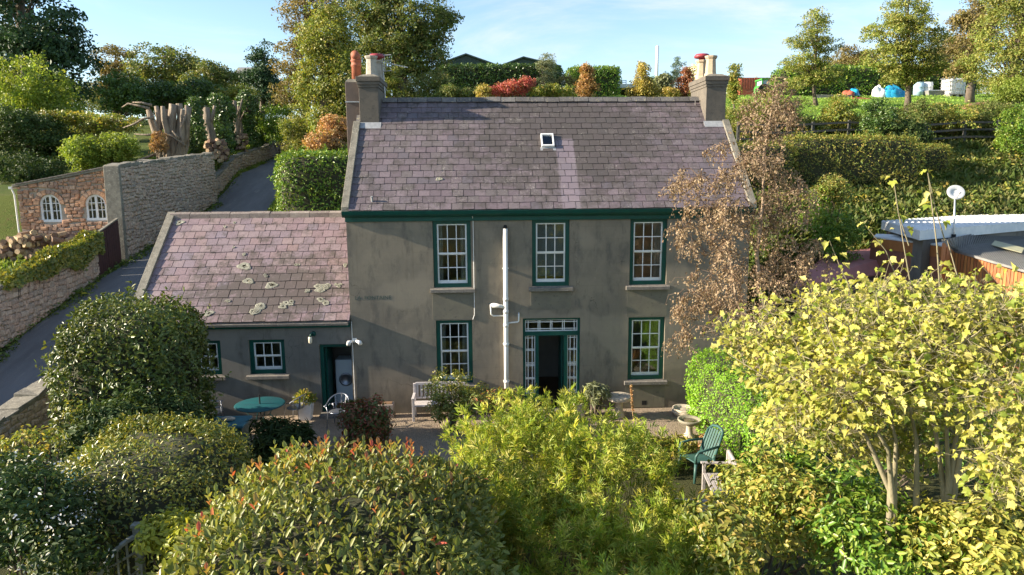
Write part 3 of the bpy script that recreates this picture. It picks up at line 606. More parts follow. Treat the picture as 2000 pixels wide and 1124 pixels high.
# ------------------------------------------------------------------ main house
XL, XR = -4.67, 6.67; CX0 = 1.0; SP = 2.772; HW_ = .53
ZT1, ZB1, ZT2, ZB2 = 5.56, 3.67, 2.74, .87
def main_house():
    h = thing('house', 'two storey Georgian house with grey render, green sashes and purple slate roof', 'house', (1, 0, 0))
    wins = [(CX0-SP-HW_, CX0-SP+HW_, ZB1, ZT1), (CX0-HW_, CX0+HW_, ZB1, ZT1), (CX0+SP-HW_, CX0+SP+HW_, ZB1, ZT1), (CX0-SP-HW_+.03, CX0-SP+HW_, ZB2, ZT2), (CX0+SP-HW_, CX0+SP+HW_, ZB2, ZT2)]
    DX0, DX1, DZ = .2, 1.85, 2.76
    ops = wins+[(DX0, DX1, .1, DZ)]
    openwall(XL, XR, -.3, 5.72, ops, 0, .45).build('front_wall', M_RENDER, h)
    for a, b, nm in ((XL, XL+.4, 'gable_wall'), (XR-.4, XR, 'gable_wall')):
        mb = MB(); pr = [(.451, -.3), (6.6, -.3), (6.6, 5.72), (3.2, 8.9), (0.02, 5.83), (0.02, 5.721), (.451, 5.721)]
        mb.v = [(a, y, z) for y, z in pr]+[(b, y, z) for y, z in pr]; n = len(pr)
        mb.f = [tuple(range(n)), tuple(range(2*n-1, n-1, -1))]+[(i, (i+1) % n, n+(i+1) % n, n+i) for i in range(n)]; mb.build(nm, M_RENDER, h)
    MB().box(XL+.401, XR-.401, 6.2, 6.6, -.3, 5.72).build('back_wall', M_RENDER, h)
    # inside: floors, partition
    MB().box(XL+.402, XR-.402, .452, 6.19, -.1, .09).build('floor', M_FLOOR, h); MB().box(XL+.402, XR-.402, .452, 6.19, 2.86, 3.1).build('floor', M_FLOOR, h)
    MB().box(XL+.402, XR-.402, 3.2, 3.3, .095, 2.855).build('partition', M_PLASTER, h); MB().box(XL+.402, XR-.402, 3.2, 3.3, 3.105, 5.6).build('partition', M_PLASTER, h)
    MB().box(XL+.402, XR-.402, .452, 6.19, 5.6, 5.7).build('ceiling', M_PLASTER, h)
    for x in (-.3, 2.25): MB().box(x, x+.1, .452, 3.19, .095, 2.855).build('partition', M_PLASTER, h)
    cur = ['lr', 'b', 'pr', 'lr', '']
    lab = ['upper left sash window with pale curtains at both sides', 'upper middle sash window with a blue blind', 'upper right sash window with one curtain', 'lower left sash window behind the round bush', 'lower right sash window reflecting green hedge']
    for o_, c_, l_ in zip(wins, cur, lab): sash_window(h, *o_, 0, (2, 2), 3, l_, c_, sill=True)
    # paler aprons of render under the upper windows and the lower right window
    for i, (x, z0, z1) in enumerate(((CX0-SP, ZT2+.03, ZB1-.12), (CX0, DZ+.25, ZB1-.12), (CX0+SP, ZT2+.02, ZB1-.12), (CX0+SP, .05, ZB2-.12))):
        MB().box(x-HW_-.05, x+HW_+.05, -.006, .0, z0, z1).build('apron', M_APRON, h, bevel=.003)
    # ---- door
    fr = MB(); y0, y1 = .06, .2; sw = .36
    fr.box(DX0+.002, DX0+.07, y0, y1, .1, DZ-.002); fr.box(DX1-.07, DX1-.002, y0, y1, .1, DZ-.002); fr.box(DX0+.07, DX1-.07, y0+.002, y1, DZ-.06, DZ-.003)
    fr.box(DX0+.07, DX1-.07, y0-.02, y1, 2.24, 2.36)
    for x in (DX0+sw, DX1-sw-.1): fr.box(x, x+.1, y0+.001, y1, .1, 2.24)
    for a, b in ((DX0+.07, DX0+sw), (DX1-sw, DX1-.07)): fr.box(a, b, y0+.012, y1-.02, .1, .5)
    df = fr.build('door_frame', M_GREEN, h, bevel=.004)
    gb = MB()
    def lattice(xa, xb, za, zb, xsplit, zsplit, skip=()):
        b = .011; ya, yb = y0+.05, y0+.08
        gb.box(xa, xa+.022, ya, yb, za, zb); gb.box(xb-.022, xb, ya, yb, za, zb); gb.box(xa, xb, ya+.001, yb-.001, za, za+.025); gb.box(xa, xb, ya+.001, yb-.001, zb-.025, zb)
        for x in xsplit: gb.box(x-b, x+b, ya+.002, yb-.002, za, zb)
        for z in zsplit: gb.box(xa, xb, ya+.003, yb-.003, z-b, z+b)
        X = [xa]+list(xsplit)+[xb]; Zs = [za]+list(zsplit)+[zb]
        for a, c in zip(X, X[1:]):
            for d, e in zip(Zs, Zs[1:]): MB().box(a, c, ya+.012, ya+.015, d, e).build('pane', M_GLASS, df)
    for a, b in ((DX0+.07, DX0+sw), (DX1-sw, DX1-.07)):
        za, zb = .5, 2.24; H = zb-za; lattice(a, b, za, zb, (a+.085, b-.085), [za+H*t for t in (.045, .255, .275, .48, .505, .53, .745, .765, .955)])
    lattice(DX0+.07, DX1-.07, 2.36, DZ-.06, [DX0+.07+(DX1-DX0-.14)*t for t in (.06, .25, .285, .485, .515, .715, .75, .94)], (2.43, DZ-.13))
    gb.build('glazing_bars', M_WHITE, df)
    # open door leaf swung inwards
    MB().box(DX1-sw-.16, DX1-sw-.115, .22, 1.0, .13, 2.23).build('door', M_GREEN, h, bevel=.004)
    MB().box(DX0-.05, DX1+.05, -.32, -.003, -.05, .1).build('doorstep', M_SILL, h, bevel=.01)
    MB().box(DX0+.005, DX1-.005, .002, .44, .02, .1).build('threshold', M_SILL, h)
    # ---- eaves: fascia board and moulded gutter
    MB().box(XL-.02, XR+.02, -.05, -.002, 5.56, 5.74).build('fascia', M_GREEN, h, bevel=.004)
    g = MB(); pr = [(-.06, 5.7), (-.1, 5.68), (-.16, 5.72), (-.2, 5.76), (-.22, 5.84), (-.22, 5.86), (-.2, 5.86), (-.06, 5.84)]
    g.v = [(XL-.08, y, z) for y, z in pr]+[(XR+.08, y, z) for y, z in pr]; n = len(pr); g.f = [tuple(range(n)), tuple(range(2*n-1, n-1, -1))]+[(i, n+i, n+(i+1) % n, (i+1) % n) for i in range(n)]
    g.build('gutter', M_GREEN, h)
    # ---- roof
    SL = math.atan2(9.12-5.86, 3.2+.2); LEN = math.hypot(9.12-5.86, 3.4)
    def deck(yE, yR, nm):
        mb = MB(); mb.hexa([(XL-.03, yE, 5.80), (XR+.03, yE, 5.80), (XR+.03, yR, 9.04), (XL-.03, yR, 9.04)], [(XL-.03, yE, 5.86), (XR+.03, yE, 5.86), (XR+.03, yR, 9.1), (XL-.03, yR, 9.1)]); return mb.build(nm, M_RIDGE, h)
    roof = deck(-.19, 3.2, 'roof'); rb = deck(6.6, 3.2, 'rear_roof')
    lay_slates(roof, XL+.1, XR-.1, (-.2, 5.86), SL, LEN-.12, 18, .312, M_SLATE, 8)
    # verges: weathered coping up both gables, front slope
    for x0, x1 in ((XL-.08, XL+.12), (XR-.12, XR+.08)):
        mb = MB(); ye, yr = -.21, 2.36; t = lambda y, o: 5.86+(y+.2)*math.tan(SL)+o
        mb.hexa([(x0, ye, t(ye, -.05)), (x1, ye, t(ye, -.05)), (x1, yr, t(yr, -.05)), (x0, yr, t(yr, -.05))], [(x0, ye, t(ye, .13)), (x1, ye, t(ye, .13)), (x1, yr, t(yr, .13)), (x0, yr, t(yr, .13))])
        mb.build('verge_coping', M_COPE, h, bevel=.01)
    x = XL+.72
    while x < XR-.7:
        L = .46; mb = MB(); a = .13
        mb.add([(0.005, -.17, -.1), (0.005, -.03, .05), (0.005, .03, .05), (0.005, .17, -.1), (L-.01, -.17, -.1), (L-.01, -.03, .05), (L-.01, .03, .05), (L-.01, .17, -.1)], [(0, 1, 5, 4), (1, 2, 6, 5), (2, 3, 7, 6), (0, 3, 2, 1), (4, 5, 6, 7), (0, 4, 7, 3)])
        o = link('ridge_tile', mb.mesh('ridge_tile', M_RIDGE), roof); o.location = Vector((x, 3.2, 9.16+random.uniform(-.008, .008)))-org(roof); o.rotation_euler = (random.uniform(-.03, .03), random.uniform(-.008, .008), 0); x += L
    # ---- skylight
    u0, s0 = atY(1057, 288, 1.9), .0
    def rp(u, v):   # point on the roof plane under a pixel
        d = ray(u, v); k = math.tan(SL); t = (5.86+(CAM.y+.2)*k-CAM.z)/(d.z-d.y*k); return CAM+d*t
    c = rp(1069, 278); M = Matrix.Translation(c) @ Matrix.Rotation(SL, 4, 'X')
    mb = MB()
    for a in ((-.19, .19, -.27, -.22), (-.19, .19, .22, .27), (-.19, -.15, -.22, .22), (.15, .19, -.22, .22)): mb.box(a[0], a[1], a[2], a[3], .0, .11)
    mb.v = [tuple(M @ Vector(p)) for p in mb.v]; sk = mb.build('skylight', M_WHITE, h, bevel=.005)
    mb = MB().box(-.15, .15, -.22, .22, .06, .07); mb.v = [tuple(M @ Vector(p)) for p in mb.v]; mb.build('pane', M_GLASS, sk)
    mb = MB().box(-.23, .23, -.4, -.27, .03, .036); mb.v = [tuple(M @ Vector(p)) for p in mb.v]; mb.build('flashing', M_LEAD, sk)
    mb = MB().box(-.15, .15, -.22, .22, .03, .035); mb.v = [tuple(M @ Vector(p)) for p in mb.v]; mb.build('shade', M_BLIND, sk)
    # lichen and small things on the slope
    c = rp(858, 352); lichen(roof, c, .11, SL, 1)
    c = rp(727, 396); mb = MB(); mb.tube([c+Vector((0, 0, 0)), c+Vector((0, -.05, .17))], .03, 10); mb.build('vent_pipe', M_LEAD, h)
    # ---- chimneys
    def chimney(x0, x1, m, capx=.05):
        mb = MB(); yA, yB, zt = 2.38, 4.02, 9.62
        mb.box(x0, x1, yA, yB, 8.0, 9.42); ch = mb.build('chimney', m, h, bevel=.012)
        c_ = MB(); c_.box(x0-.02, x1+.02, yA-.02, yB+.02, 9.42, 9.5); c_.box(x0-.045, x1+.045, yA-.045, yB+.045, 9.5, 9.6); c_.box(x0-.07, x1+.07, yA-.07, yB+.07, 9.6, 9.74)
        c_.build('cornice', m, ch, bevel=.008)
        f_ = MB(); k = .03; f_.hexa([(x0-k, yA-k, 9.74), (x1+k, yA-k, 9.74), (x1+k, yB+k, 9.74), (x0-k, yB+k, 9.74)], [(x0+.12, yA+.12, 9.82), (x1-.12, yA+.12, 9.82), (x1-.12, yB-.12, 9.82), (x0+.12, yB-.12, 9.82)]); f_.build('flaunching', M_COPE, ch)
        fl = MB(); fl.hexa([(x0-.06, 2.2, 8.19), (x1+.06, 2.2, 8.19), (x1+.06, 2.38, 8.33), (x0-.06, 2.38, 8.33)], [(x0-.06, 2.2, 8.215), (x1+.06, 2.2, 8.215), (x1+.06, 2.38, 8.4), (x0-.06, 2.38, 8.4)]); fl.build('flashing', M_LEAD, ch)
        return ch
    def octpot(ch, x, y, m, cowl=False, h_=.62):
        mb = MB(); mb.lathe((x, y, 9.78), [(.2, 0), (.2, .07), (.175, .1), (.15, h_-.1), (.18, h_-.07), (.2, h_-.03), (.2, h_), (.13, h_), (.12, h_-.2)], 8)
        p = mb.build('chimney_pot', m, ch)
        for k in range(8):
            a = (k+.5)*math.pi/4; q = Matrix.Rotation(a, 3, 'Z'); pb = MB()
            for xx, yy, z0, z1 in ((.166, -.035, .16, h_-.16), (.166, .035, .16, h_-.16)):
                pass
        if cowl: MB().lathe((x, y, 9.78+h_), [(.1, -.05), (.1, .05), (.16, .06), (.24, .08), (.25, .13), (.2, .19), (.05, .21)], 20).build('cowl', M_COWL, ch, True)
        return p
    cl = chimney(-4.56, -3.98, M_CHIM); octpot(cl, -4.22, 2.85, M_POTG); octpot(cl, -4.15, 3.6, M_POTG, True, .6)
    cr = chimney(6.02, 6.64, M_CHIM); octpot(cr, 6.28, 2.85, M_POTC); octpot(cr, 6.22, 3.6, M_POTC, True, .6)
    mb = MB()
    for z in (9.06, 8.72): mb.tube([(6.018, 2.95, z), (5.85, 2.95, z)], .012, 6)
    mb.tube([(5.86, 2.95, 9.07), (5.86, 2.95, 8.66)], .016, 6); mb.build('iron_bracket', M_RIDGE, cr)
    mb = MB(); mb.box(-5.02, -4.56, 2.72, 3.7, 0, 9.62); ob = mb.build('flue_stack', M_CHIM2, h, bevel=.015)
    MB().box(-5.035, -4.54, 2.7, 3.72, 9.02, 9.05).build('strap', M_METAL, ob)
    MB().hexa([(-5.02, 2.72, 9.62), (-4.56, 2.72, 9.62), (-4.56, 3.7, 9.62), (-5.02, 3.7, 9.62)], [(-4.95, 2.8, 9.72), (-4.6, 2.8, 9.72), (-4.6, 3.6, 9.72), (-4.95, 3.6, 9.72)]).build('flaunching', M_COPE, ob)
    MB().lathe((-4.72, 3.1, 9.66), [(.15, 0), (.145, .46), (.165, .48), (.165, .52), (.15, .53), (.145, .6), (.168, .62), (.168, .66), (.13, .66), (.12, .4)], 20).build('chimney_pot', M_TERRA, ob, True)
    mb = MB(); mb.tube([(-4.72, 3.1, 10.3), (-4.72, 3.1, 10.38), (-4.72, 3.04, 10.44), (-4.72, 2.93, 10.46)], [.145, .15, .14, .13], 16); mb.build('cowl', M_TERRA, ob, True)
    # ---- aerial
    a0 = Vector((-3.92, 3.6, 9.0)); mb = MB(); mb.tube([a0, a0+Vector((-.06, 0, 1.5))], .02, 6)
    t0 = a0+Vector((-.05, 0, 1.28)); bo = [t0+Vector((-.1, -.1, .06)), t0+Vector((.75, .35, -.06))]; mb.bar(bo[0], bo[1], .018)
    for k in range(9):
        q = bo[0].lerp(bo[1], .25+k/12); mb.tube([q+Vector((-.05, .09, 0)), q+Vector((.05, -.09, 0))], .006, 5)
    for z in (-.22, -.08, .1, .26): mb.tube([t0+Vector((-.16, .06, z)), t0+Vector((.28, -.1, z))], .012, 5)
    mb.bar(t0+Vector((.06, 0, -.24)), t0+Vector((.06, 0, .28)), .02); mb.build('aerial', M_METAL, h)
    # ---- soil pipe and waste pipes
    px = atY(988, 600, -.09).x; mb = MB(); mb.tube([(px-.0, -.11, .1), (px, -.11, 2.2), (px, -.11, 5.34)], .067, 14); sp = mb.build('soil_pipe', M_PVC, h, True)
    for z in (.9, 2.0, 2.55, 2.95, 3.3): MB().tube([(px, -.11, z), (px, -.11, z+.09)], .078, 14).build('collar', M_PVC, sp, True)
    for z in (.92, 2.02, 4.2): MB().box(px-.09, px+.09, -.06, -.002, z, z+.03).build('bracket', M_PVC, sp)
    MB().tube([(px, -.11, 5.34), (px, -.11, 5.44)], [.06, .04], 10).build('balloon_guard', M_DARK, sp)
    MB().tube([(px-.02, -.12, 3.13), (px-.2, -.12, 3.16), (px-.24, -.1, 3.16), (px-.36, -.08, 3.17), (px-.4, -.02, 3.17)], [.05, .055, .07, .07, .05], 12).build('branch', M_PVC, sp, True)
    MB().tube([(px-.05, -.1, 2.87), (px-.36, -.1, 2.87), (px-.42, -.1, 2.92), (px-.43, -.1, 3.16), (px-.43, -.01, 3.2)], .022, 8).build('waste_pipe', M_PVC, sp, True)
    MB().tube([(px+.05, -.1, 2.66), (px+.33, -.1, 2.68), (px+.36, -.1, 2.71), (px+.365, -.1, 2.9), (px+.365, -.01, 2.93)], .024, 8).build('waste_pipe', M_PVC, sp, True)
    # ---- cables, air brick, lettering
    cx = atY(925, 500, -.01).x; MB().tube([(cx-.12, -.18, 5.87), (cx-.02, -.14, 5.72), (cx, -.012, 5.6), (cx, -.012, 3.7), (cx+.0, -.012, 2.9), (cx-.05, -.012, 2.76)], .009, 6).build('cable', M_WHITE, h)
    MB().tube([(XL+.03, -.012, 2.75), (XL+.035, -.012, .35)], .009, 6).build('cable', M_WHITE, h)
    a = atY(1258, 793, 0); MB().box(a.x-.07, a.x+.07, -.008, .0, .12, .25).build('air_brick', M_DARK, h)
    cu = bpy.data.curves.new('lettering', 'FONT'); cu.body = 'LA  FONTAINE'; cu.size = .155; cu.extrude = .0008; to = bpy.data.objects.new('lettering', cu); COL.objects.link(to)
    dg = bpy.context.evaluated_depsgraph_get(); me = bpy.data.meshes.new_from_object(to.evaluated_get(dg)); bpy.data.objects.remove(to); me.materials.clear(); me.materials.append(M_FADED)
    lo = link('lettering', me, h); p = atY(693, 586, 0); lo.location = Vector((p.x, -.003, p.z))-org(h); lo.rotation_euler = (math.pi/2, 0, 0)
    # ---- flood lamp on the corner
    fl = MB(); q = Vector((XL+.1, -.02, 2.22)); fl.box(q.x-.06, q.x+.06, -.06, -.002, q.z-.06, q.z+.06); fl.tube([q+Vector((0, -.05, 0)), q+Vector((-.06, -.12, 0))], .02, 6); fl.tube([q+Vector((0, -.05, 0)), q+Vector((.1, -.12, -.02))], .02, 6)
    lm = fl.build('corner_lamp', M_PVC, h)
    for d in (Vector((-.1, -.1, -.06)), Vector((.12, -.1, -.05))): MB().tube([q+Vector((d.x*.6, -.12, 0)), q+Vector((d.x, -.14, 0))+d*.4, q+d*1.5], [.035, .06, .065], 12).build('lamp_head', M_WHITE, lm, True)
    return h
M_FADED = mat('faded_green_paint', (.03, .085, .07), (.12, .115, .1), 24, .9)
M_LICH = mat('pale_lichen', (.33, .32, .25), (.19, .185, .14), 9, .95, .6, 70, c3=(.44, .43, .36))
def lichen(par, c, r, SL, n):
    for k in range(n):
        mb = MB(); M = Matrix.Translation(Vector(c)) @ Matrix.Rotation(SL, 4, 'X') @ Matrix.Translation((random.uniform(-1, 1)*r*(n > 1)*1.5, random.uniform(-1, 1)*r*(n > 1)*1.2, .046)); ns = 22
        ph = random.uniform(0, 6); rr = r*random.uniform(.75, 1.3)
        for q, z in ((.3, .001), (.7, .001), (.88, .004), (1., -.004)):
            for j in range(ns):
                a = 2*math.pi*j/ns; R = rr*q*(1+.16*math.sin(2*a+ph)+.13*math.sin(3*a+ph*1.7)+.08*math.sin(5*a+ph*2)+.05*math.sin(9*a)); mb.v.append(tuple(M @ Vector((R*math.cos(a), R*.85*math.sin(a), z))))
        for i in range(3):
            for j in range(ns): mb.f.append((i*ns+j, i*ns+(j+1) % ns, (i+1)*ns+(j+1) % ns, (i+1)*ns+j))
        mb.f.append(tuple(range(ns))); mb.build('lichen', M_LICH, par, True)
main_house()

# ------------------------------------------------------------------ outbuilding
def outbuilding():
    x0, x1 = -10.72, XL-.004
    h = thing('outbuilding', 'single storey wing with lichened rose slate roof beside the main house', 'outbuilding', (-7.7, 0, 0))
    wA = (atY(487, 700, .03).x, atY(557, 700, .03).x); wz = (atY(520, 732, .03).z, atY(520, 664, .03).z); wB = (wA[0]-1.78, wA[1]-1.78)
    dx = (atY(624, 700, .03).x, x1-.0)
    yf = .03; ops = [(*wA, *wz), (*wB, *wz), (dx[0], dx[1]-.02, .1, 2.1)]
    openwall(x0, x1, -.3, 2.72, ops, yf, yf+.4).build('front_wall', M_RENDER2, h)
    mb = MB(); pr = [(yf+.401, -.3), (6.3, -.3), (6.3, 2.72), (3.2, 5.5), (yf+.01, 2.82), (yf+.01, 2.721), (yf+.401, 2.721)]; n = len(pr)
    mb.v = [(x0, y, z) for y, z in pr]+[(x0+.4, y, z) for y, z in pr]; mb.f = [tuple(range(n)), tuple(range(2*n-1, n-1, -1))]+[(i, (i+1) % n, n+(i+1) % n, n+i) for i in range(n)]; mb.build('gable_wall', M_RENDER2, h)
    MB().box(x0+.401, x1, 5.9, 6.3, -.3, 2.72).build('back_wall', M_RENDER2, h)
    MB().box(x0+.402, x1-.02, .44, 5.89, -.1, .09).build('floor', M_FLOOR, h); MB().box(x0+.402, x1-.02, 2.2, 2.3, .095, 2.7).build('partition', M_PLASTER, h); MB().box(x0+.402, x1-.02, .44, 5.89, 2.62, 2.7).build('ceiling', M_PLASTER, h)
    sash_window(h, *wA, *wz, yf, (1, 1), 3, 'outbuilding sash window of six panes in full view'); sash_window(h, *wB, *wz, yf, (1, 1), 3, 'outbuilding sash window half hidden by the big bush')
    fr = MB(); fr.box(dx[0]+.002, dx[0]+.1, yf+.1, yf+.24, .1, 2.098); fr.box(dx[0]+.1, dx[1]-.024, yf+.1, yf+.24, 2.0, 2.097); fr.build('door_frame', M_GREEN, h)
    MB().box(dx[0]+.11, dx[0]+.16, yf+.26, yf+1.0, .12, 2.0).build('door', M_GREEN, h)
    MB().box(dx[0]-.02, dx[1]-.01, -.3, yf-.002, -.05, .1).build('doorstep', M_SILL, h, bevel=.01)
    SL = math.atan2(5.6-2.8, 3.2+.14); LEN = math.hypot(5.6-2.8, 3.34)
    def deck(ye, nm): return MB().hexa([(x0, ye, 2.74), (x1, ye, 2.74), (x1, 3.2, 5.53), (x0, 3.2, 5.53)], [(x0, ye, 2.8), (x1, ye, 2.8), (x1, 3.2, 5.59), (x0, 3.2, 5.59)]).build(nm, M_RIDGE, h)
    roof = deck(-.13, 'roof'); deck(6.5, 'rear_roof')
    lay_slates(roof, x0+.12, x1-.0, (-.14, 2.8), SL, LEN-.15, 14, .325, M_SLATE2, 14)
    x = x0
    while x < x1-.2:
        L = min(.62, x1-x); mb = MB()
        mb.add([(0.004, -.15, -.12), (0.004, -.13, .03), (0.004, .0, .09), (0.004, .15, -.1), (L-.006, -.15, -.12), (L-.006, -.13, .03), (L-.006, .0, .09), (L-.006, .15, -.1)], [(0, 1, 5, 4), (1, 2, 6, 5), (2, 3, 7, 6), (0, 3, 2, 1), (4, 5, 6, 7), (0, 4, 7, 3)])
        o = link('ridge_tile', mb.mesh('ridge_tile', M_RIDGE2), roof); o.location = Vector((x, 3.2, 5.62+random.uniform(-.01, .01)))-org(roof); o.rotation_euler = (random.uniform(-.03, .03), 0, 0); x += L
    t = lambda y, o: 2.8+(y+.14)*math.tan(SL)+o; mb = MB(); ye, yr = -.16, 3.2
    mb.hexa([(x0-.1, ye, t(ye, -.08)), (x0+.14, ye, t(ye, -.08)), (x0+.14, yr, t(yr, -.08)), (x0-.1, yr, t(yr, -.08))], [(x0-.1, ye, t(ye, .13)), (x0+.14, ye, t(ye, .13)), (x0+.14, yr, t(yr, .13)), (x0-.1, yr, t(yr, .13))]); mb.build('verge_coping', M_COPE, h, bevel=.012)
    MB().box(x0, x1-.01, -.04, yf-.002, 2.6, 2.76).build('fascia', M_GREEN, h)
    mb = MB(); pr = [(-.045, 2.74), (-.08, 2.68), (-.15, 2.68), (-.18, 2.74), (-.18, 2.76), (-.045, 2.76)]; n = len(pr); mb.v = [(x0-.05, y, z) for y, z in pr]+[(x1-.05, y, z) for y, z in pr]
    mb.f = [tuple(range(n)), tuple(range(2*n-1, n-1, -1))]+[(i, n+i, n+(i+1) % n, (i+1) % n) for i in range(n)]; mb.build('gutter', M_RIDGE2, h)
    def rp(u, v): d = ray(u, v); k = math.tan(SL); q = (2.8+(CAM.y+.14)*k-CAM.z)/(d.z-d.y*k); return CAM+d*q
    for u, v, r, n in ((478, 522, .17, 1), (486, 551, .15, 1), (534, 565, .14, 2), (352, 437, .11, 1), (409, 614, .14, 1), (505, 605, .1, 9), (560, 597, .09, 6), (632, 565, .1, 8), (632, 590, .08, 5), (459, 437, .06, 1), (672, 520, .06, 2), (478, 500, .04, 3), (520, 540, .04, 5), (600, 570, .04, 6), (660, 560, .05, 4), (445, 590, .04, 5), (457, 485, .05, 1), (440, 445, .05, 1), (580, 520, .04, 4)): lichen(roof, rp(u, v), r, SL, n)
    # green bulkhead lamp
    q = atY(611, 652, yf); mb = MB(); mb.lathe((0, 0, 0), [(.075, 0), (.075, .02), (.05, .06)], 14); mb.v = [(q.x+.02+p[0], yf-.002-p[2], q.z+p[1]) for p in mb.v]; mb.tube([(q.x+.02, yf-.05, q.z), (q.x-.02, yf-.16, q.z+.02), (q.x-.04, yf-.17, q.z-.06)], .025, 8)
    lp = mb.build('wall_lamp', M_GREEN, h, True); MB().tube([(q.x-.04, yf-.17, q.z-.06), (q.x-.04, yf-.17, q.z-.1), (q.x-.04, yf-.17, q.z-.22), (q.x-.04, yf-.17, q.z-.25)], [.05, .055, .05, .02], 12).build('lamp_glass', M_JAR, lp, True)
    # washing machine inside the doorway
    wm = thing('washing_machine', 'pale washing machine standing inside the outbuilding doorway', 'washing machine', (-5.05, 1.0, .095))
    MB().box(-5.35, -4.75, .95, 1.5, .1, 1.4).build('body', M_APPL, wm, bevel=.02)
    mb = MB(); mb.lathe((0, 0, 0), [(.2, 0), (.2, .03), (.15, .04), (.14, .02)], 24); mb.v = [(-5.05+p[0], .948-p[2], .8+p[1]) for p in mb.v]; mb.build('door', M_STEEL, wm, True)
M_JAR = mat('lamp_glass', (.8, .72, .55), None, 4, .15)
outbuilding()
#@@WALLS
# ------------------------------------------------------------------ stone walls
def stone_variants(m):
    out = []
    for k in range(14):
        mb = MB(); j = lambda s: random.uniform(-s, s); b = [(-.5, -.5), (.5, -.5), (.5, .5), (-.5, .5)]
        fr = [(x*.97+j(.1), z*.95+j(.15)) for x, z in b]; inn = [(x*.72+j(.05), z*.66+j(.06)) for x, z in fr]; d = random.uniform(.6, 1.3)
        mb.v = [(x, .5, z) for x, z in fr]+[(x, 0-.2*d, z) for x, z in fr]+[(x, -.5*d, z) for x, z in inn]
        mb.f = [(0, 1, 5, 4), (1, 2, 6, 5), (2, 3, 7, 6), (3, 0, 4, 7), (4, 5, 9, 8), (5, 6, 10, 9), (6, 7, 11, 10), (7, 4, 8, 11), (8, 9, 10, 11)]
        out.append(mb.mesh('stone', m, rnd=k/14))
    return out
def lay_stones(par, o, d, L, base, top, m, single, hh=(.13, .25), ww=(.18, .48), skip=None, prefer=None, depth=.09):
    """rough coursed rubble on the face of a wall; d = direction along the wall, outward = d rotated -90 degrees"""
    var = stone_variants(m); d = Vector(d).normalized(); o = Vector(o); ang = math.atan2(d.y, d.x); lst = []
    z = min(base(0), base(L))-.2; zt = max(top(0), top(L))
    while z < zt:
        h = hh[0]+(hh[1]-hh[0])*random.random()**1.5; s = random.uniform(-.3, 0)
        while s < L:
            w_ = ww[0]+(ww[1]-ww[0])*random.random()**2; c = s+w_/2; a = max(s, 0); b = min(s+w_, L); s += w_
            if b-a < .08: continue
            c = (a+b)/2; zl, zh = base(c), top(c); z0, z1 = max(z, zl), min(z+h, zh)
            if z1-z0 < .05: continue
            if skip and skip(c, (z0+z1)/2): continue
            lst.append((c, (z0+z1)/2+random.uniform(-.03, .03)+.05*math.sin(c*1.9+z0*3), b-a, (z1-z0)*random.uniform(.85, 1.12)))
        z += h
    pos = [o+d*c+Vector((0, 0, zz)) for c, zz, *_ in lst]
    def vis(p):
        q = p-CAM; w_ = q.dot(_F); return -1 if w_ < 0 or abs(q.dot(_R)/w_*FPX) > 1020 or abs(q.dot(_U2)/w_*FPX) > 580 else 1/w_
    order = sorted(range(len(lst)), key=lambda i: -vis(pos[i])*lst[i][2]*lst[i][3]); sing = set(order[:single]); bulk = MB(); br = []; o0 = org(par)
    for i, (c, zz, w_, h) in enumerate(lst):
        mtx = Matrix.Translation(pos[i]-o0) @ Matrix.Rotation(ang, 4, 'Z') @ Matrix.Rotation(random.gauss(0, .09), 4, 'Y') @ Matrix.Diagonal((w_*.965, depth, h*.94, 1)); me = random.choice(var)
        if i in sing and vis(pos[i]) > 0: ob = link('stone', me, par); ob.matrix_local = mtx
        else:
            vs = [mtx @ v.co+o0 for v in me.vertices]; bulk.add(vs, [tuple(p.vertices) for p in me.polygons]); br += [random.random()]*len(vs)
    if bulk.v: bulk.build('stones', m, par, kind='stuff', rnd=br)
lerp = lambda a, b: (lambda s, a=a, b=b: a+(b-a)*s)
def wallbody(par, p0, p1, b0, b1, t0, t1, th, m, name='mortar_core', ins=.03):
    p0 = Vector((*p0, 0)); p1 = Vector((*p1, 0)); d = (p1-p0).normalized(); n = Vector((d.y, -d.x, 0))
    A, B, C_, D_ = p0-n*ins, p1-n*ins, p1-n*th, p0-n*th
    return MB().hexa([A+Vector((0, 0, b0-.5)), B+Vector((0, 0, b1-.5)), C_+Vector((0, 0, b1-.5)), D_+Vector((0, 0, b0-.5))], [A+Vector((0, 0, t0)), B+Vector((0, 0, t1)), C_+Vector((0, 0, t1)), D_+Vector((0, 0, t0))]).build(name, m, par)
def coping(par, p0, p1, t0, t1, th, m, n=20, single=True):
    p0 = Vector((*p0, 0)); p1 = Vector((*p1, 0)); d = (p1-p0); L = d.length; d.normalize(); nn = Vector((d.y, -d.x, 0)); k = 0.
    while k < L:
        l = min(random.uniform(.3, .7), L-k+.01); a = p0+d*(k+.008); b = p0+d*(k+l-.008); z0 = t0+(t1-t0)*k/L; z1 = t0+(t1-t0)*(k+l)/L; h = random.uniform(.06, .13); e = random.uniform(.0, .05)
        mb = MB(); q = [a+nn*e, b+nn*e, b-nn*(th+e), a-nn*(th+e)]; zz = [z0, z1, z1, z0]
        mb.hexa([p+Vector((0, 0, z-.04)) for p, z in zip(q, zz)], [p*.5+(a+b-nn*th)/2*.5*0+p*.5+Vector((random.uniform(-.03, .03), random.uniform(-.03, .03), z+h+random.uniform(-.03, .03))) for p, z in zip(q, zz)])
        mb.build('coping_stone', m, par, bevel=.015); k += l
WX = -15.78
nw = thing('stone_wall', 'pink granite wall along the lane with ivy on its top', 'wall', (WX, 2, .8))
wallbody(nw, (WX, -5), (WX, 8.3), -.3, 2.0, 2.2, 4.42, .48, M_MORTAR)
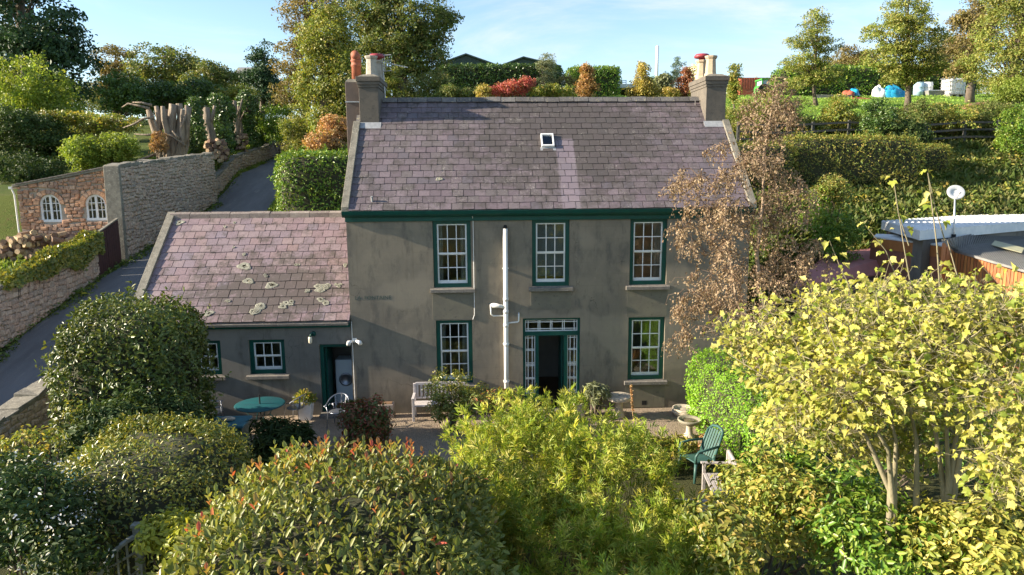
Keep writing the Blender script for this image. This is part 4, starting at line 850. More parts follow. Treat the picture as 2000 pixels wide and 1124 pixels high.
lay_stones(nw, (WX, -5, 0), (0, 1, 0), 13.3, lambda s: -.3+2.3*s/13.3, lambda s: 2.2+2.25*s/13.3, M_STONE, 300, (.12, .23), (.16, .42))
coping(nw, (WX, -5), (WX, 8.3), 2.2, 4.42, .48, M_COPE)
tw = thing('tall_stone_wall', 'tall granite wall rising above the lane beyond the maroon gate', 'wall', (WX, 15, 3.5))
wallbody(tw, (WX, 10.6), (WX, 21.4), 2.6, 5.4, 7.2, 7.95, .5, M_MORTAR)
lay_stones(tw, (WX, 10.6, 0), (0, 1, 0), 10.8, lambda s: 2.6+2.8*s/10.8, lambda s: 7.2+.75*s/10.8, M_STONE, 300, (.12, .24), (.16, .42))
coping(tw, (WX, 10.6), (WX, 21.4), 7.2, 7.95, .5, M_COPE)
# end face of the tall wall beside the gate, lichened render
MB().hexa([(WX-.6, 10.35, 2.0), (WX+.05, 10.35, 2.0), (WX+.05, 10.62, 2.0), (WX-.6, 10.62, 2.0)], [(WX-.6, 10.5, 7.25), (WX+.05, 10.5, 7.25), (WX+.05, 10.64, 7.3), (WX-.6, 10.64, 7.3)]).build('end_pier', M_COPE, tw, bevel=.03)
lw = thing('low_stone_wall', 'low stone wall following the lane uphill to the trees', 'wall', (-16.4, 30, 6.5))
ys = [21.5, 28, 36, 47, 56]
for a, b in zip(ys, ys[1:]):
    pa = (float(np.interp(a, *LX))-1.85, a); pb_ = (float(np.interp(b, *LX))-1.85, b); za, zb = float(np.interp(a, *LZ)), float(np.interp(b, *LZ))
    wallbody(lw, pa, pb_, za, zb, za+1.02, zb+1.02, .4, M_MORTAR); L = math.hypot(pb_[0]-pa[0], b-a)
    lay_stones(lw, (*pa, 0), (pb_[0]-pa[0], b-a, 0), L, lambda s: za+(zb-za)*s/L, lambda s: za+1.02+(zb-za)*s/L, M_STONE, 45 if a < 28 else 0, (.14, .26), (.22, .5))
    coping(lw, pa, pb_, za+1.02, zb+1.02, .4, M_COPE)
gwl = thing('garden_wall', 'low garden wall between the lane and the rose bed', 'wall', (-12.2, -4, 0))
wallbody(gwl, (-11.95, -12), (-11.95, -.2), -1.5, .5, .35, 1.72, .5, M_MORTAR, ins=.0)
lay_stones(gwl, (-11.95, -12, 0), (0, 1, 0), 11.8, lambda s: -.5, lambda s: .33+1.37*s/11.8, M_STONE, 80, (.12, .22), (.2, .45))
coping(gwl, (-11.95, -12), (-11.95, -.2), .35, 1.72, .5, M_COPE)
# maroon gate
gt = thing('lane_gate', 'tall dark maroon double gate between the two granite walls', 'gate', (WX-.1, 9.4, 2.2))
for y0, y1, sw_, m in ((8.36, 9.3, .0, M_MAROON), (9.32, 10.33, .0, M_MAROON)):
    mb = MB(); zb = lambda y: 1.95+.3*(y-8.3); zt = lambda y: 4.55+.27*(y-8.3)
    x = WX-.12
    lf = MB().hexa([(x, y0, zb(y0)), (x, y1, zb(y1)), (x-.05, y1, zb(y1)), (x-.05, y0, zb(y0))], [(x, y0, zt(y0)), (x, y1, zt(y1)), (x-.05, y1, zt(y1)), (x-.05, y0, zt(y0))]).build('gate_leaf', m, gt)
    for k in range(6):
        a = y0+(y1-y0)*k/6+.006; b = y0+(y1-y0)*(k+1)/6-.006
        MB().hexa([(x+.018, a, zb(a)+.01), (x+.018, b, zb(b)+.01), (x+.001, b, zb(b)+.01), (x+.001, a, zb(a)+.01)], [(x+.018, a, zt(a)-.08), (x+.018, b, zt(b)-.08), (x+.001, b, zt(b)-.08), (x+.001, a, zt(a)-.08)]).build('board', m, lf)
    MB().hexa([(x+.03, y0, zt(y0)-.02), (x+.03, y1, zt(y1)-.02), (x-.07, y1, zt(y1)-.02), (x-.07, y0, zt(y0)-.02)], [(x+.03, y0, zt(y0)+.03), (x+.03, y1, zt(y1)+.03), (x-.07, y1, zt(y1)+.03), (x-.07, y0, zt(y0)+.03)]).build('top_rail', M_COPE, lf)

# ------------------------------------------------------------------ stone store with arched windows
def store():
    yF = 10.9; xr = WX-.3; pl = atY(32, 362, yF); pr_ = atY(228, 318, yF); xl = pl.x; zl, zr = pl.z, 7.25
    h = thing('stone_store', 'small orange granite store with two white arched windows', 'building', ((xl+xr)/2, yF, 3.4))
    top = lambda x: zl+(zr-zl)*(x-xl)/(xr-xl)
    ws = []
    for ua, ub in ((78, 119), (167, 208)):
        a = atY(ua, 410, yF).x; b = atY(ub, 410, yF).x; zb = atY((ua+ub)/2, 434 if ua < 100 else 431, yF).z; zt = atY((ua+ub)/2, 380, yF).z; ws.append((a, b, zb, zt))
    zlow = min(top(xl), top(xr))-.12
    openwall(xl, xr, 2.6, zlow, [(a, b, zb, zt) for a, b, zb, zt in ws], yF+.03, yF+.4).build('front_wall', M_MORTAR, h)
    MB().hexa([(xl, yF+.03, zlow), (xr, yF+.03, zlow), (xr, yF+.4, zlow), (xl, yF+.4, zlow)], [(xl, yF+.03, top(xl)-.1), (xr, yF+.03, top(xr)-.1), (xr, yF+.4, top(xr)-.1), (xl, yF+.4, top(xl)-.1)]).build('upper_wall', M_MORTAR, h)
    MB().hexa([(xl, yF+.401, 2.6), (xl+.4, yF+.401, 2.6), (xl+.4, 15, 2.6), (xl, 15, 2.6)], [(xl, yF+.401, top(xl)-.1), (xl+.4, yF+.401, top(xl)-.1), (xl+.4, 15, top(xl)-.1), (xl, 15, top(xl)-.1)]).build('side_wall', M_MORTAR, h)
    MB().hexa([(xl-.15, yF-.08, top(xl)-.1), (xr, yF-.08, top(xr)-.1), (xr, 15.2, top(xr)-.1), (xl-.15, 15.2, top(xl)-.1)], [(xl-.15, yF-.08, top(xl)+.02), (xr, yF-.08, top(xr)+.02), (xr, 15.2, top(xr)+.02), (xl-.15, 15.2, top(xl)+.02)]).build('roof', M_COPE, h, bevel=.02)
    k = xl
    while k < xr-.1:        # uneven slates bedded on the verge
        l = random.uniform(.25, .45); b = min(k+l, xr); MB().hexa([(k+.01, yF-.12, top(k)+.02), (b, yF-.12, top(b)+.02), (b, yF+.35, top(b)+.02), (k+.01, yF+.35, top(k)+.02)], [(k+.01, yF-.12, top(k)+.06), (b, yF-.12, top(b)+.05), (b, yF+.35, top(b)+.06), (k+.01, yF+.35, top(k)+.07)]).build('verge_slate', M_RIDGE2, h); k = b
    def sk(c, z):
        x = xl+c
        for a, b, zb, zt in ws:
            r = (b-a)/2; cx = (a+b)/2; zc = zt-r
            if a-.06 < x < b+.06 and zb-.06 < z < zc: return True
            if z >= zc and math.hypot(x-cx, z-zc) < r+.22: return True
        return False
    lay_stones(h, (xl, yF, 0), (1, 0, 0), xr-xl, lambda s: 2.7, lambda s: top(xl+s)-.11, M_STONE2, 300, (.11, .2), (.16, .42), sk)
    for a, b, zb, zt in ws:
        r = (b-a)/2; cx = (a+b)/2; zc = zt-r; n = 9
        for k in range(n):
            t0, t1 = math.pi*k/n+.015, math.pi*(k+1)/n-.015; R1 = r+.2+random.uniform(-.03, .03); q = []
            for rr_, t_ in ((r+.01, t0), (R1, t0), (R1, t1), (r+.01, t1)): q.append((cx+rr_*math.cos(t_), zc+rr_*math.sin(t_)))
            MB().hexa([(x, yF+.1, z) for x, z in q], [(x, yF-.045, z) for x, z in q]).build('arch_stone', M_STONE2, h, rnd=random.random())
        sp = MB()      # spandrels above the arch, behind the arch stones
        for sgn in (-1, 1):
            arc = [(cx+sgn*r*math.cos(t), zc+r*math.sin(t)) for t in np.linspace(0, math.pi/2, 7)]; poly = arc+[(cx+sgn*r, zt)]
            nn = len(poly); sp.v += [(x, yF+.03, z) for x, z in poly]+[(x, yF+.39, z) for x, z in poly]; o = len(sp.v)-2*nn
            sp.f += [tuple(range(o, o+nn)), tuple(range(o+2*nn-1, o+nn-1, -1))]+[(o+i, o+(i+1) % nn, o+nn+(i+1) % nn, o+nn+i) for i in range(nn)]
        sp.build('spandrel', M_MORTAR, h)
        wf = MB(); path = [(a, zb), (a, zc)]+[(cx-r*math.cos(t), zc+r*math.sin(t)) for t in np.linspace(.1, math.pi-.1, 14)]+[(b, zc), (b, zb)]; fwid = .085; y0, y1 = yF+.06, yF+.14
        def inner(p):
            x, z = p
            if z <= zc: return (a+fwid if x < cx else b-fwid, max(z, zb+.09))
            dx, dz = x-cx, z-zc; l = math.hypot(dx, dz); return (cx+dx*(r-fwid)/l, zc+dz*(r-fwid)/l)
        ip = [inner(p) for p in path]
        for (p, q, i, j) in zip(path, path[1:], ip, ip[1:]): wf.hexa([(p[0], y0, p[1]), (q[0], y0, q[1]), (j[0], y0, j[1]), (i[0], y0, i[1])], [(p[0], y1, p[1]), (q[0], y1, q[1]), (j[0], y1, j[1]), (i[0], y1, i[1])])
        wf.box(a, b, y0-.03, y1, zb, zb+.1); wf.box(cx-.045, cx+.045, y0+.005, y1-.005, zb+.1, zt-.06); win = wf.build('arched_window', M_WHITE, h)
        gb = MB()
        for sx in (-.5, .5): x = cx+sx*(r-.02); gb.box(x-.014, x+.014, y0+.02, y1-.02, zb+.1, zc+math.sqrt(max(.01, (r-.06)**2-(x-cx)**2)))
        for t in (.34, .64): z = zb+.1+(zt-zb-.1)*t; gb.box(a+fwid, b-fwid, y0+.022, y1-.022, z-.014, z+.014)
        gb.build('glazing_bars', M_WHITE, win)
        zsp = [zb+.1]+[zb+.1+(zt-zb-.1)*t for t in (.34, .64)]+[zt-.05]; xsp = [a+.06, cx-.5*(r-.02), cx, cx+.5*(r-.02), b-.06]
        for xa, xb in zip(xsp, xsp[1:]):
            for z0_, z1_ in zip(zsp, zsp[1:]):
                zz = lambda x: min(z1_, zc+math.sqrt(max(.0, (r-.05)**2-(x-cx)**2))); MB().hexa([(xa, y0+.04, z0_), (xb, y0+.04, z0_), (xb, y0+.043, z0_), (xa, y0+.043, z0_)], [(xa, y0+.04, zz(xa)), (xb, y0+.04, zz(xb)), (xb, y0+.043, zz(xb)), (xa, y0+.043, zz(xa))]).build('pane', M_GLASS, win)
    mb = MB(); mb.box(xl-.25, xl-.12, yF-.15, 15, zl-.16, zl-.06); mb.tube([(xl-.18, yF-.05, zl-.15), (xl-.1, yF-.04, zl-.4), (xl-.08, yF-.04, 3.4)], .035, 8); mb.build('gutter', M_PVC, h)
    return xl, xr
SXL, SXR = store()
# heaps of split logs in the yard
def logheap(name, label, cx, y, x0, x1, z0, H, n, r=.1, shape=None):
    t = thing(name, label, 'log pile', (cx, y, z0)); var = []
    for k in range(6):
        mb = MB(); q = random.uniform(.8, 1.2); mb.tube([(0, -.2, 0), (0, .2, 0)], [r*q, r*q*random.uniform(.85, 1.1)], random.choice((5, 6, 7))); var.append(mb.mesh('log', M_LOG))
    for k in range(n):
        x = random.uniform(x0, x1); f_ = (x-x0)/(x1-x0); hm = H*(shape(f_) if shape else 1); o = link('log', random.choice(var), t)
        zz = z0+random.random()**.8*hm; o.location = Vector((x, y+random.uniform(-.25, .25)+(zz-z0)*.15, zz))-org(t); o.rotation_euler = (random.uniform(-.35, .35), random.uniform(0, 3), random.uniform(-.7, .7))
M_LOG = mat('split_log', (.34, .22, .13), (.2, .14, .1), 9, .9, .5, 40, objrand=.9, c3=(.5, .38, .24))
logheap('log_pile', 'heap of split logs below the arched windows', -19, 9.6, -20.6, -16.9, 3.3, 1.35, 150, .12, lambda f: .55+.45*math.sin(f*3))
#@@PLANTS
# ------------------------------------------------------------------ background trees and hedges
def pb(u, v, y, ru, rv, rd=None):
    c = atY(u, v, y); s = (c-CAM).dot(_F)/FPX; return (c.x, c.y, c.z, ru*s, (rd or ru)*s, rv*s)
def gb_(u, y):       # ground under a column of the picture at depth y
    x = atY(u, 300, y).x; return (x, y, g1(x, y))
BT = 'trees on the hillside behind the lane'
tree('cedar_tree', 'huge dark evergreen at the far left, dark against the sky', 'tree', gb_(70, 40), [pb(60, 40, 40, 105, 90), pb(95, 130, 40, 85, 70), pb(30, 130, 40, 85, 60), pb(20, -40, 40, 90, 60)], .7, L_DARK, M_BARK, 190, 52, 1.5, .5, group=BT, flat=.4)
tree('willow_tree', 'bright lime green drooping tree at the left edge', 'tree', gb_(60, 30), [pb(55, 165, 30, 70, 60), pb(95, 200, 30, 55, 45), pb(10, 200, 30, 45, 50)], .35, L_LIME, M_BARK, 130, 42, .75, .3, group=BT, droop=1.0, flat=.8)
tree('broadleaf_tree', 'thin topped olive tree right of the dark evergreen', 'tree', gb_(230, 58), [pb(225, 120, 58, 38, 32), pb(235, 165, 58, 50, 35)], .3, L_AUT, M_BARK, 80, 40, .9, .34, group=BT)
tree('broadleaf_tree', 'broad olive green tree in the middle of the left treeline', 'tree', gb_(320, 56), [pb(320, 130, 56, 55, 36), pb(300, 170, 56, 65, 35), pb(360, 150, 56, 45, 35)], .4, L_OAK, M_BARK, 120, 42, 1.1, .38, group=BT)
tree('broadleaf_tree', 'rounded dark tree left of the far white house', 'tree', gb_(410, 54), [pb(405, 155, 54, 50, 34), pb(440, 165, 54, 35, 25), pb(380, 180, 54, 40, 25)], .35, L_OAK, M_BARK, 100, 42, 1.0, .36, group=BT)
tree('ivy_tree', 'ivy covered low tree in front of the left treeline', 'tree', gb_(235, 40), [pb(225, 185, 40, 28, 40), pb(260, 190, 40, 26, 36)], .3, L_IVY, M_BARK, 70, 50, .8, .3, group=BT)
tree('ivy_tree', 'dark ivy mass above the dead trunks', 'tree', gb_(330, 42), [pb(325, 190, 42, 38, 30), pb(385, 185, 42, 36, 25), pb(285, 205, 42, 24, 22)], .3, L_IVY, M_BARK, 90, 46, .85, .3, group=BT)
tree('broadleaf_tree', 'yellow green tree crown left of the far white house and below it', 'tree', gb_(440, 44), [pb(440, 195, 44, 36, 20), pb(470, 190, 44, 24, 20)], .25, L_MIX, M_BARK, 60, 45, .7, .26, group=BT)
tree('conifer_tree', 'narrow dark conifer beside the bend of the lane', 'tree', gb_(515, 50), [pb(515, 120, 50, 20, 30), pb(510, 160, 50, 30, 35), pb(530, 190, 50, 26, 25)], .3, L_DARK, M_BARK, 90, 48, .8, .35, group=BT, flat=.5)
tree('pine_tree', 'flat branched yellowish cedar behind the stone store', 'tree', gb_(160, 26), [pb(125, 232, 26, 55, 10), pb(205, 240, 26, 75, 12), pb(150, 262, 26, 60, 12), pb(235, 262, 26, 40, 9)], .16, L_MIX, M_BARK, 90, 34, .55, .24, group=BT, flat=.3, up=.8)
tree('broadleaf_tree', 'large dark shrubby tree below the lime green tree', 'tree', gb_(40, 24), [pb(40, 270, 24, 80, 50), pb(110, 300, 24, 50, 35)], .3, L_SHEN, M_BARK, 130, 46, .7, .26, group=BT)
for u, v, y, ru, rv, l, lab in ((225, 290, 20.5, 34, 24, L_LIME, 'bright lime shrub behind the stone store roof'), (165, 300, 20, 30, 20, L_LIME, 'yellow green shrub left of the bright lime one behind the store'), (60, 335, 17.5, 65, 26, L_SHEN, 'dark bush behind the left end of the store'), (545, 238, 36, 42, 32, L_LAUR, 'glossy laurel at the bend of the lane'), (500, 255, 38, 26, 26, L_IVY, 'dark ivy bush left of the laurel at the bend')):
    b = pb(u, v, y, ru, rv); shrub('shrub', lab, 'shrub', (b[0], b[1], g1(b[0], b[1])), [b, (b[0], b[1], b[2]-b[5]*.7, b[3]*.9, b[4]*.9, b[5]*.8)], l, M_BARK, 60, 60, .55, .2)
# the wood beyond the treeline closes the gaps near the ground
def wood():
    P = []; 
    for u in np.arange(-120, 560, 9):
        for k in range(5):
            y = 62+rng.uniform(0, 25); p = atY(u+rng.uniform(-8, 8), 195+rng.uniform(-22, 18), y); P.append((p.x, p.y, p.z))
    C = np.array(P); n = len(C); k = np.repeat(np.arange(n), 26); Q = C[k]+rdir(len(k))*rng.uniform(.3, 1.9, len(k))[:, None]*np.array((1, 1, .8))
    N = nrm(rdir(len(k))+np.array((0, 0, .5))); D = nrm(np.cross(N, rdir(len(k))))
    o = link('far_wood', leafmesh('far_wood', Q, D, N, .5*rng.uniform(.6, 1.3, len(k)), 'spray', L_OAK, rng.random(len(k)))); tag(o, 'distant wood closing the view behind the left trees', 'wood', None, 'stuff')
wood()
def wood2():
    P = []
    for u in np.arange(1425, 2150, 10):
        for k in range(5):
            y = 78+rng.uniform(0, 25); p = atY(u+rng.uniform(-8, 8), 168+rng.uniform(-14 if u > 1600 else -4, 18), y); P.append((p.x, p.y, p.z))
    C = np.array(P); n = len(C); k = np.repeat(np.arange(n), 22); Q = C[k]+rdir(len(k))*rng.uniform(.3, 1.7, len(k))[:, None]*np.array((1, 1, .7)); N = nrm(rdir(len(k))+np.array((0, 0, .5))); D = nrm(np.cross(N, rdir(len(k))))
    o = link('far_hedgerow', leafmesh('far_hedgerow', Q, D, N, .5*rng.uniform(.6, 1.3, len(k)), 'spray', L_MIX, rng.random(len(k)))); tag(o, 'distant hedgerow along the far edge of the right field', 'hedgerow', None, 'stuff')
wood2()
# dead pollarded trunks above the tall wall
def deadtrunks():
    Y0 = 23.5; t = thing('dead_tree', 'bleached dead stump with many sawn limbs above the tall wall', 'tree', gb_(335, Y0)); base = Vector(gb_(335, Y0)); 
    for (ub, ut, vt, r0, r1, dy) in ((318, 290, 215, .3, .2, 0), (325, 305, 208, .26, .17, .3), (330, 318, 208, .24, .17, -.2), (336, 338, 204, .36, .3, .2), (345, 350, 203, .3, .26, .5), (350, 365, 206, .22, .16, .1), (338, 362, 226, .12, .1, -.4), (326, 300, 232, .12, .1, -.4), (355, 372, 210, .16, .12, .6), (340, 326, 214, .2, .15, .5), (322, 296, 222, .16, .11, .5), (348, 357, 214, .2, .16, -.3)):
        a = atY(ub, 300, Y0+dy*.3); a.z = base.z-.2; c = atY(ut, vt, Y0+dy); m_ = a.lerp(c, .5)+Vector((random.uniform(-.15, .15), 0, 0)); r0 *= .72; r1 *= .72; w1 = lambda: Vector((random.uniform(-.08, .08), random.uniform(-.08, .08), 0)); mb = MB(); mb.tube([a, a.lerp(c, .2)+w1(), a.lerp(c, .4)+w1(), m_+w1(), a.lerp(c, .8)+w1(), c], [r0*1.4, r0*1.15, r0, r0*1.05, r0*.9, r1], 11); mb.build('sawn_limb', M_BARKD, t, True)
    for pts in (((292, 212), (270, 207), (250, 203), (238, 210)), ((296, 206), (276, 201), (258, 200)), ((300, 230), (280, 232), (262, 243), (240, 250)), ((362, 285), (335, 265), (318, 262), (300, 258)), ((350, 272), (342, 262), (336, 256)), ((310, 300), (280, 310), (255, 318)), ((318, 262), (285, 264), (262, 262))):
        mb = MB(); mb.tube([atY(u, v, Y0-.5) for u, v in pts], [.09]+[.06]*(len(pts)-2)+[.02], 6); mb.build('broken_branch', M_BARKD, t, True)
deadtrunks()
b = pb(310, 280, 22.6, 16, 22); shrub('root_plate', 'tangle of red brown roots beside the dead stump', 'tree stump', (b[0], b[1], g1(b[0], b[1])), [b], L_DRY, M_BARKD, 40, 40, .25, .2, 'strip', nst=30)
for ub, ut, vt, y, r, lab in ((415, 402, 210, 27, .3, 'pale leaning dead trunk between ivy columns'), (462, 458, 197, 33, .2, 'slim bare dead trunk right of the thick ivy column'), (470, 466, 208, 33.5, .16, 'thin bare dead trunk, last before the lane bend')):
    a = Vector(gb_(ub, y)); c = atY(ut, vt, y); t = thing('dead_tree', lab, 'tree', a); mb = MB(); mb.tube([a-Vector((0, 0, .2)), a.lerp(c, .4)+Vector((.12, 0, 0)), a.lerp(c, .7), c], [r*1.3, r, r*.95, r*.8], 9); mb.build('trunk', M_BARKD, t, True)
    MB().tube([a.lerp(c, .6), a.lerp(c, .8)+Vector((.4, -.1, .1)), c+Vector((.55, 0, .1))], [r*.5, r*.4, r*.3], 7).build('limb', M_BARKD, t, True)
for u, v0, v1, y, w_, lab in ((388, 200, 300, 25.5, 14, 'ivy clad trunk next to the bleached stump'), (432, 192, 300, 28, 20, 'thick ivy column in the middle of the row'), (447, 198, 290, 31, 16, 'ivy column behind the thick one'), (485, 185, 285, 34, 18, 'wide ivy column nearest the lane bend'), (500, 195, 280, 36, 14, 'ivy column merging with the dark bush')):
    c = atY(u, (v0+v1)/2, y); s = (c-CAM).dot(_F)/FPX; a = Vector(gb_(u, y)); top = atY(u, v0, y); n = 1500
    t = thing('ivy_column', lab, 'tree', a, 'ivy clad trunks above the low wall'); MB().tube([a-Vector((0, 0, .2)), top], [.25, .16], 8).build('trunk', M_BARK, t, True)
    zz = rng.random(n); th = rng.uniform(0, 6.28, n); rr = w_*s*(.8+.25*np.sin(zz*9+u)+.2*np.sin(th*2+zz*5))*rng.uniform(.75, 1.1, n)*np.where(zz > .93, .6, 1)
    P = np.stack([a.x+rr*np.cos(th), a.y+rr*np.sin(th), a.z+zz*(top.z-a.z+.2)], 1); N = nrm(np.stack([np.cos(th), np.sin(th), np.full(n, .4)], 1)+rng.normal(size=(n, 3))*.4); D = nrm(np.cross(N, rng.normal(size=(n, 3)))+np.array((0, 0, -.4)))
    leaves('ivy', P, D, N, .3*rng.uniform(.6, 1.2, n), 'ivy', L_IVY, t)
logheap('log_pile', 'stack of logs at the foot of the ivy columns', -15.9, 24.5, -17.3, -16.1, g1(-17, 24.5), 1.2, 60, .11)
logheap('log_pile', 'farther stack of logs by the slim dead trunks', -16.5, 31, -17.6, -16.9, g1(-17.5, 31), 1.2, 45, .11)
t = thing('white_house', 'far white house glimpsed between the trees', 'house', gb_(486, 78)); c = atY(486, 155, 78)
MB().box(c.x-1.4, c.x+1.2, 77, 81, t.location.z-1, c.z+.6).build('wall', M_WHITE, t); MB().hexa([(c.x-1.6, 76.8, c.z+.6), (c.x+1.4, 76.8, c.z+.6), (c.x+1.4, 81.2, c.z+.6), (c.x-1.6, 81.2, c.z+.6)], [(c.x-1.5, 78.8, c.z+1.6), (c.x+1.3, 78.8, c.z+1.6), (c.x+1.3, 79.2, c.z+1.6), (c.x-1.5, 79.2, c.z+1.6)]).build('roof', M_GREYROOF, t)
# big trees left of the chimney
tree('ivy_oak_tree', 'tall ivy clad oak with lit olive leaves left of the chimney', 'tree', gb_(640, 27), [pb(640, 85, 27, 48, 70), pb(665, 180, 26.5, 45, 70), pb(612, 170, 27, 40, 55), pb(640, 245, 26, 40, 40)], .5, L_OAKL, M_BARK, 210, 56, .8, .27, flat=.75) if 0 else None
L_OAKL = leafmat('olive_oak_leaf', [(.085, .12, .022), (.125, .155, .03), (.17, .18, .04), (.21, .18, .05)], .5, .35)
tree('ivy_oak_tree', 'tall ivy clad oak with lit olive leaves left of the chimney', 'tree', gb_(640, 27), [pb(640, 85, 27, 46, 68), pb(668, 180, 26.5, 42, 66), pb(618, 175, 27, 36, 50), pb(645, 240, 26, 34, 30)], .5, L_OAKL, M_BARK, 230, 56, .75, .26, flat=.75)
tree('autumn_tree', 'half bare brown tree behind the ivy clad oak', 'tree', gb_(600, 37), [pb(600, 40, 37, 45, 60), pb(650, -10, 37, 60, 40), pb(570, 120, 37, 30, 45), pb(575, 180, 36, 34, 40)], .4, L_AUT, M_BARK, 190, 36, .85, .26, nl=110)
tree('oak_tree', 'large dark oak directly behind the left half of the roof', 'tree', gb_(780, 33), [pb(790, 50, 33, 80, 75), pb(760, 130, 33, 80, 55), pb(835, 50, 33, 48, 42), pb(720, 30, 33, 50, 60), pb(820, 120, 33, 48, 45)], .6, L_OAK, M_BARK, 300, 52, .95, .29, nl=70)
for u, v, y, ru, rv, l, lab in ((835, 172, 29, 55, 24, L_OAK, 'dark undergrowth at the foot of the large oak'), (740, 165, 30, 45, 40, L_OAKL, 'lit undergrowth between the chimney and the large oak'), (585, 250, 30, 34, 40, L_OAKL, 'bushy growth at the foot of the ivy clad oak')):
    b = pb(u, v, y, ru, rv); shrub('shrub', lab, 'shrub', (b[0], b[1], g1(b[0], b[1])), [b, (b[0], b[1], b[2]-b[5]*.8, b[3], b[4], b[5])], l, M_BARK, 80, 50, .5, .2)
b = pb(655, 258, 21, 30, 26); shrub('bracken_patch', 'dry russet bracken on the bank left of the chimney', 'bracken', (b[0], b[1], g1(b[0], b[1])), [b, (b[0]-.4, b[1]-1, b[2]-.8, b[3], b[4], b[5]*.8)], L_DRY, M_BARK, 60, 40, .4, .22, 'spray')
clipped('laurel_hedge', 'square clipped laurel hedge behind the outbuilding roof', 'hedge', (-7.45, 11.6, 6.0), (1.95, 1.9, 1.72), 7, .06, L_LAUR, M_TWIG, 16000, .13, 'oval', lump=.07, sprig=90)

# ------------------------------------------------------------------ skyline behind the roof
clipped('conifer_hedge', 'long dark clipped hedge in front of the green barns', 'hedge', (atY(975, 160, 42).x, 42.5, atY(975, 174, 42).z), (5.4, .9, 1.9), 8, 0, L_IVY, M_TWIG, 9000, .28, 'ivy', lump=.03)
clipped('laurel_hedge', 'short green hedge block right of the barns', 'hedge', (atY(1158, 165, 45).x, 45, atY(1158, 168, 45).z), (2.3, .9, 1.5), 7, 0, L_LAUR, M_TWIG, 4000, .26, 'ivy')
clipped('laurel_hedge', 'thin hedge strip below the white mast', 'hedge', (atY(1278, 170, 52).x, 52, atY(1278, 172, 52).z), (1.4, .7, .9), 7, 0, L_IVY, M_TWIG, 1500, .26, 'ivy')
bn = thing('green_barn', 'pair of dark green clad barns with shallow gables on the skyline', 'barn', gb_(950, 76))
for pu, pv, lu, ru, ev in ((910, 108, 850, 972, 130), (1022, 114, 974, 1096, 132)):
    P_ = atY(pu, pv, 76); A = atY(lu, ev, 76); B = atY(ru, ev, 76); zb = bn.location.z-1; pr = [(A.x, zb), (B.x, zb), (B.x, B.z), (P_.x, P_.z), (A.x, A.z)]; mb = MB(); mb.v = [(x, 76, z) for x, z in pr]+[(x, 92, z) for x, z in pr]; mb.f = [tuple(range(5)), tuple(range(9, 4, -1))]+[(i, 5+i, 5+(i+1) % 5, (i+1) % 5) for i in range(5)]; mb.build('barn_wall', M_BARN, bn)
    for k in np.arange(A.x+.3, B.x, .6):
        f_ = (k-A.x)/(P_.x-A.x) if k < P_.x else (B.x-k)/(B.x-P_.x); MB().box(k-.08, k+.08, 75.93, 75.998, zb, A.z+(P_.z-A.z)*f_-.1).build('cladding_rib', M_BARN, bn)
    for a, c in ((A, P_), (P_, B)): MB().hexa([(a.x, 75.6, a.z), (c.x, 75.6, c.z), (c.x, 92, c.z), (a.x, 92, a.z)], [(a.x, 75.6, a.z+.18), (c.x, 75.6, c.z+.18), (c.x, 92, c.z+.18), (a.x, 92, a.z+.18)]).build('roof', M_BARN, bn)
sk = [('shrub', 'tall grey green shrub in front of the right barn', L_GREY, 40, [(1065, 140, 22, 28), (1070, 120, 14, 14)]), ('shrub', 'crimson leaved shrub just above the ridge', L_RED, 24, [(1030, 165, 16, 12), (1000, 176, 28, 12), (975, 182, 22, 10)]),
      ('shrub', 'low yellow green shrub left of the crimson one', L_GOLD, 23.5, [(945, 183, 16, 12)]), ('shrub', 'low olive shrubs right of the crimson one on the ridge', L_MIX, 24, [(1065, 180, 28, 12), (1100, 184, 20, 10)]), ('brushwood_heap', 'grey brown brushwood heap above the ridge', L_AUT, 34, [(1104, 170, 26, 20)]),
      ('sweetgum_tree', 'orange brown cone shaped tree left of the truck', L_ORANGE, 25, [(1146, 176, 19, 20), (1147, 150, 11, 18), (1150, 134, 6, 8)]), ('sweetgum_tree', 'tall gold and green tree left of the white mast', L_GOLD, 25, [(1254, 174, 17, 18), (1255, 142, 10, 22), (1236, 184, 12, 9), (1272, 180, 14, 12)]),
      ('sweetgum_tree', 'rust red cone shaped tree left of the right chimney', L_RUST, 25, [(1337, 172, 18, 18), (1342, 150, 10, 14)]), ('sweetgum_tree', 'green and yellow narrow tree right of the right chimney', L_MIX, 24, [(1433, 175, 12, 24), (1434, 148, 7, 16)]),
      ('conifer_tree', 'blue grey conifer behind the rust red tree', L_BLUE, 50, [(1325, 135, 11, 20), (1310, 155, 20, 12)]), ('shrub', 'dark weeds along the ridge at the foot of the dark hedge', L_OAK, 26, [(880, 182, 24, 12), (915, 184, 26, 10)]), ('pampas_grass', 'silvery pampas grass beside the little greenhouse', L_GREY, 27, [(1290, 175, 10, 15), (1296, 162, 7, 8)]), ('pampas_grass', 'cream pampas plumes left of the right chimney pots', L_PLUME, 33, [(1356, 147, 10, 10)]), ('shrub', 'small gold shrub below the rust red tree', L_GOLD, 24.5, [(1310, 184, 14, 8), (1360, 184, 10, 8)])]
for nm, lab, l, y, bl in sk:
    B = [pb(u, v, y, a, b_) for u, v, a, b_ in bl]; p = gb_(bl[0][0], y); hgt = .17 if 'pampas' not in nm else .35
    if 'tree' in nm: tree(nm, lab, 'tree', p, B, .08, l, M_BARK, 26*len(B), 30, .28, hgt, flat=.9, nl=20)
    else: shrub(nm, lab, nm.split('_')[0] if nm != 'shrub' else 'shrub', p, B, l, M_BARK, 30*len(B), 30, .3, hgt)
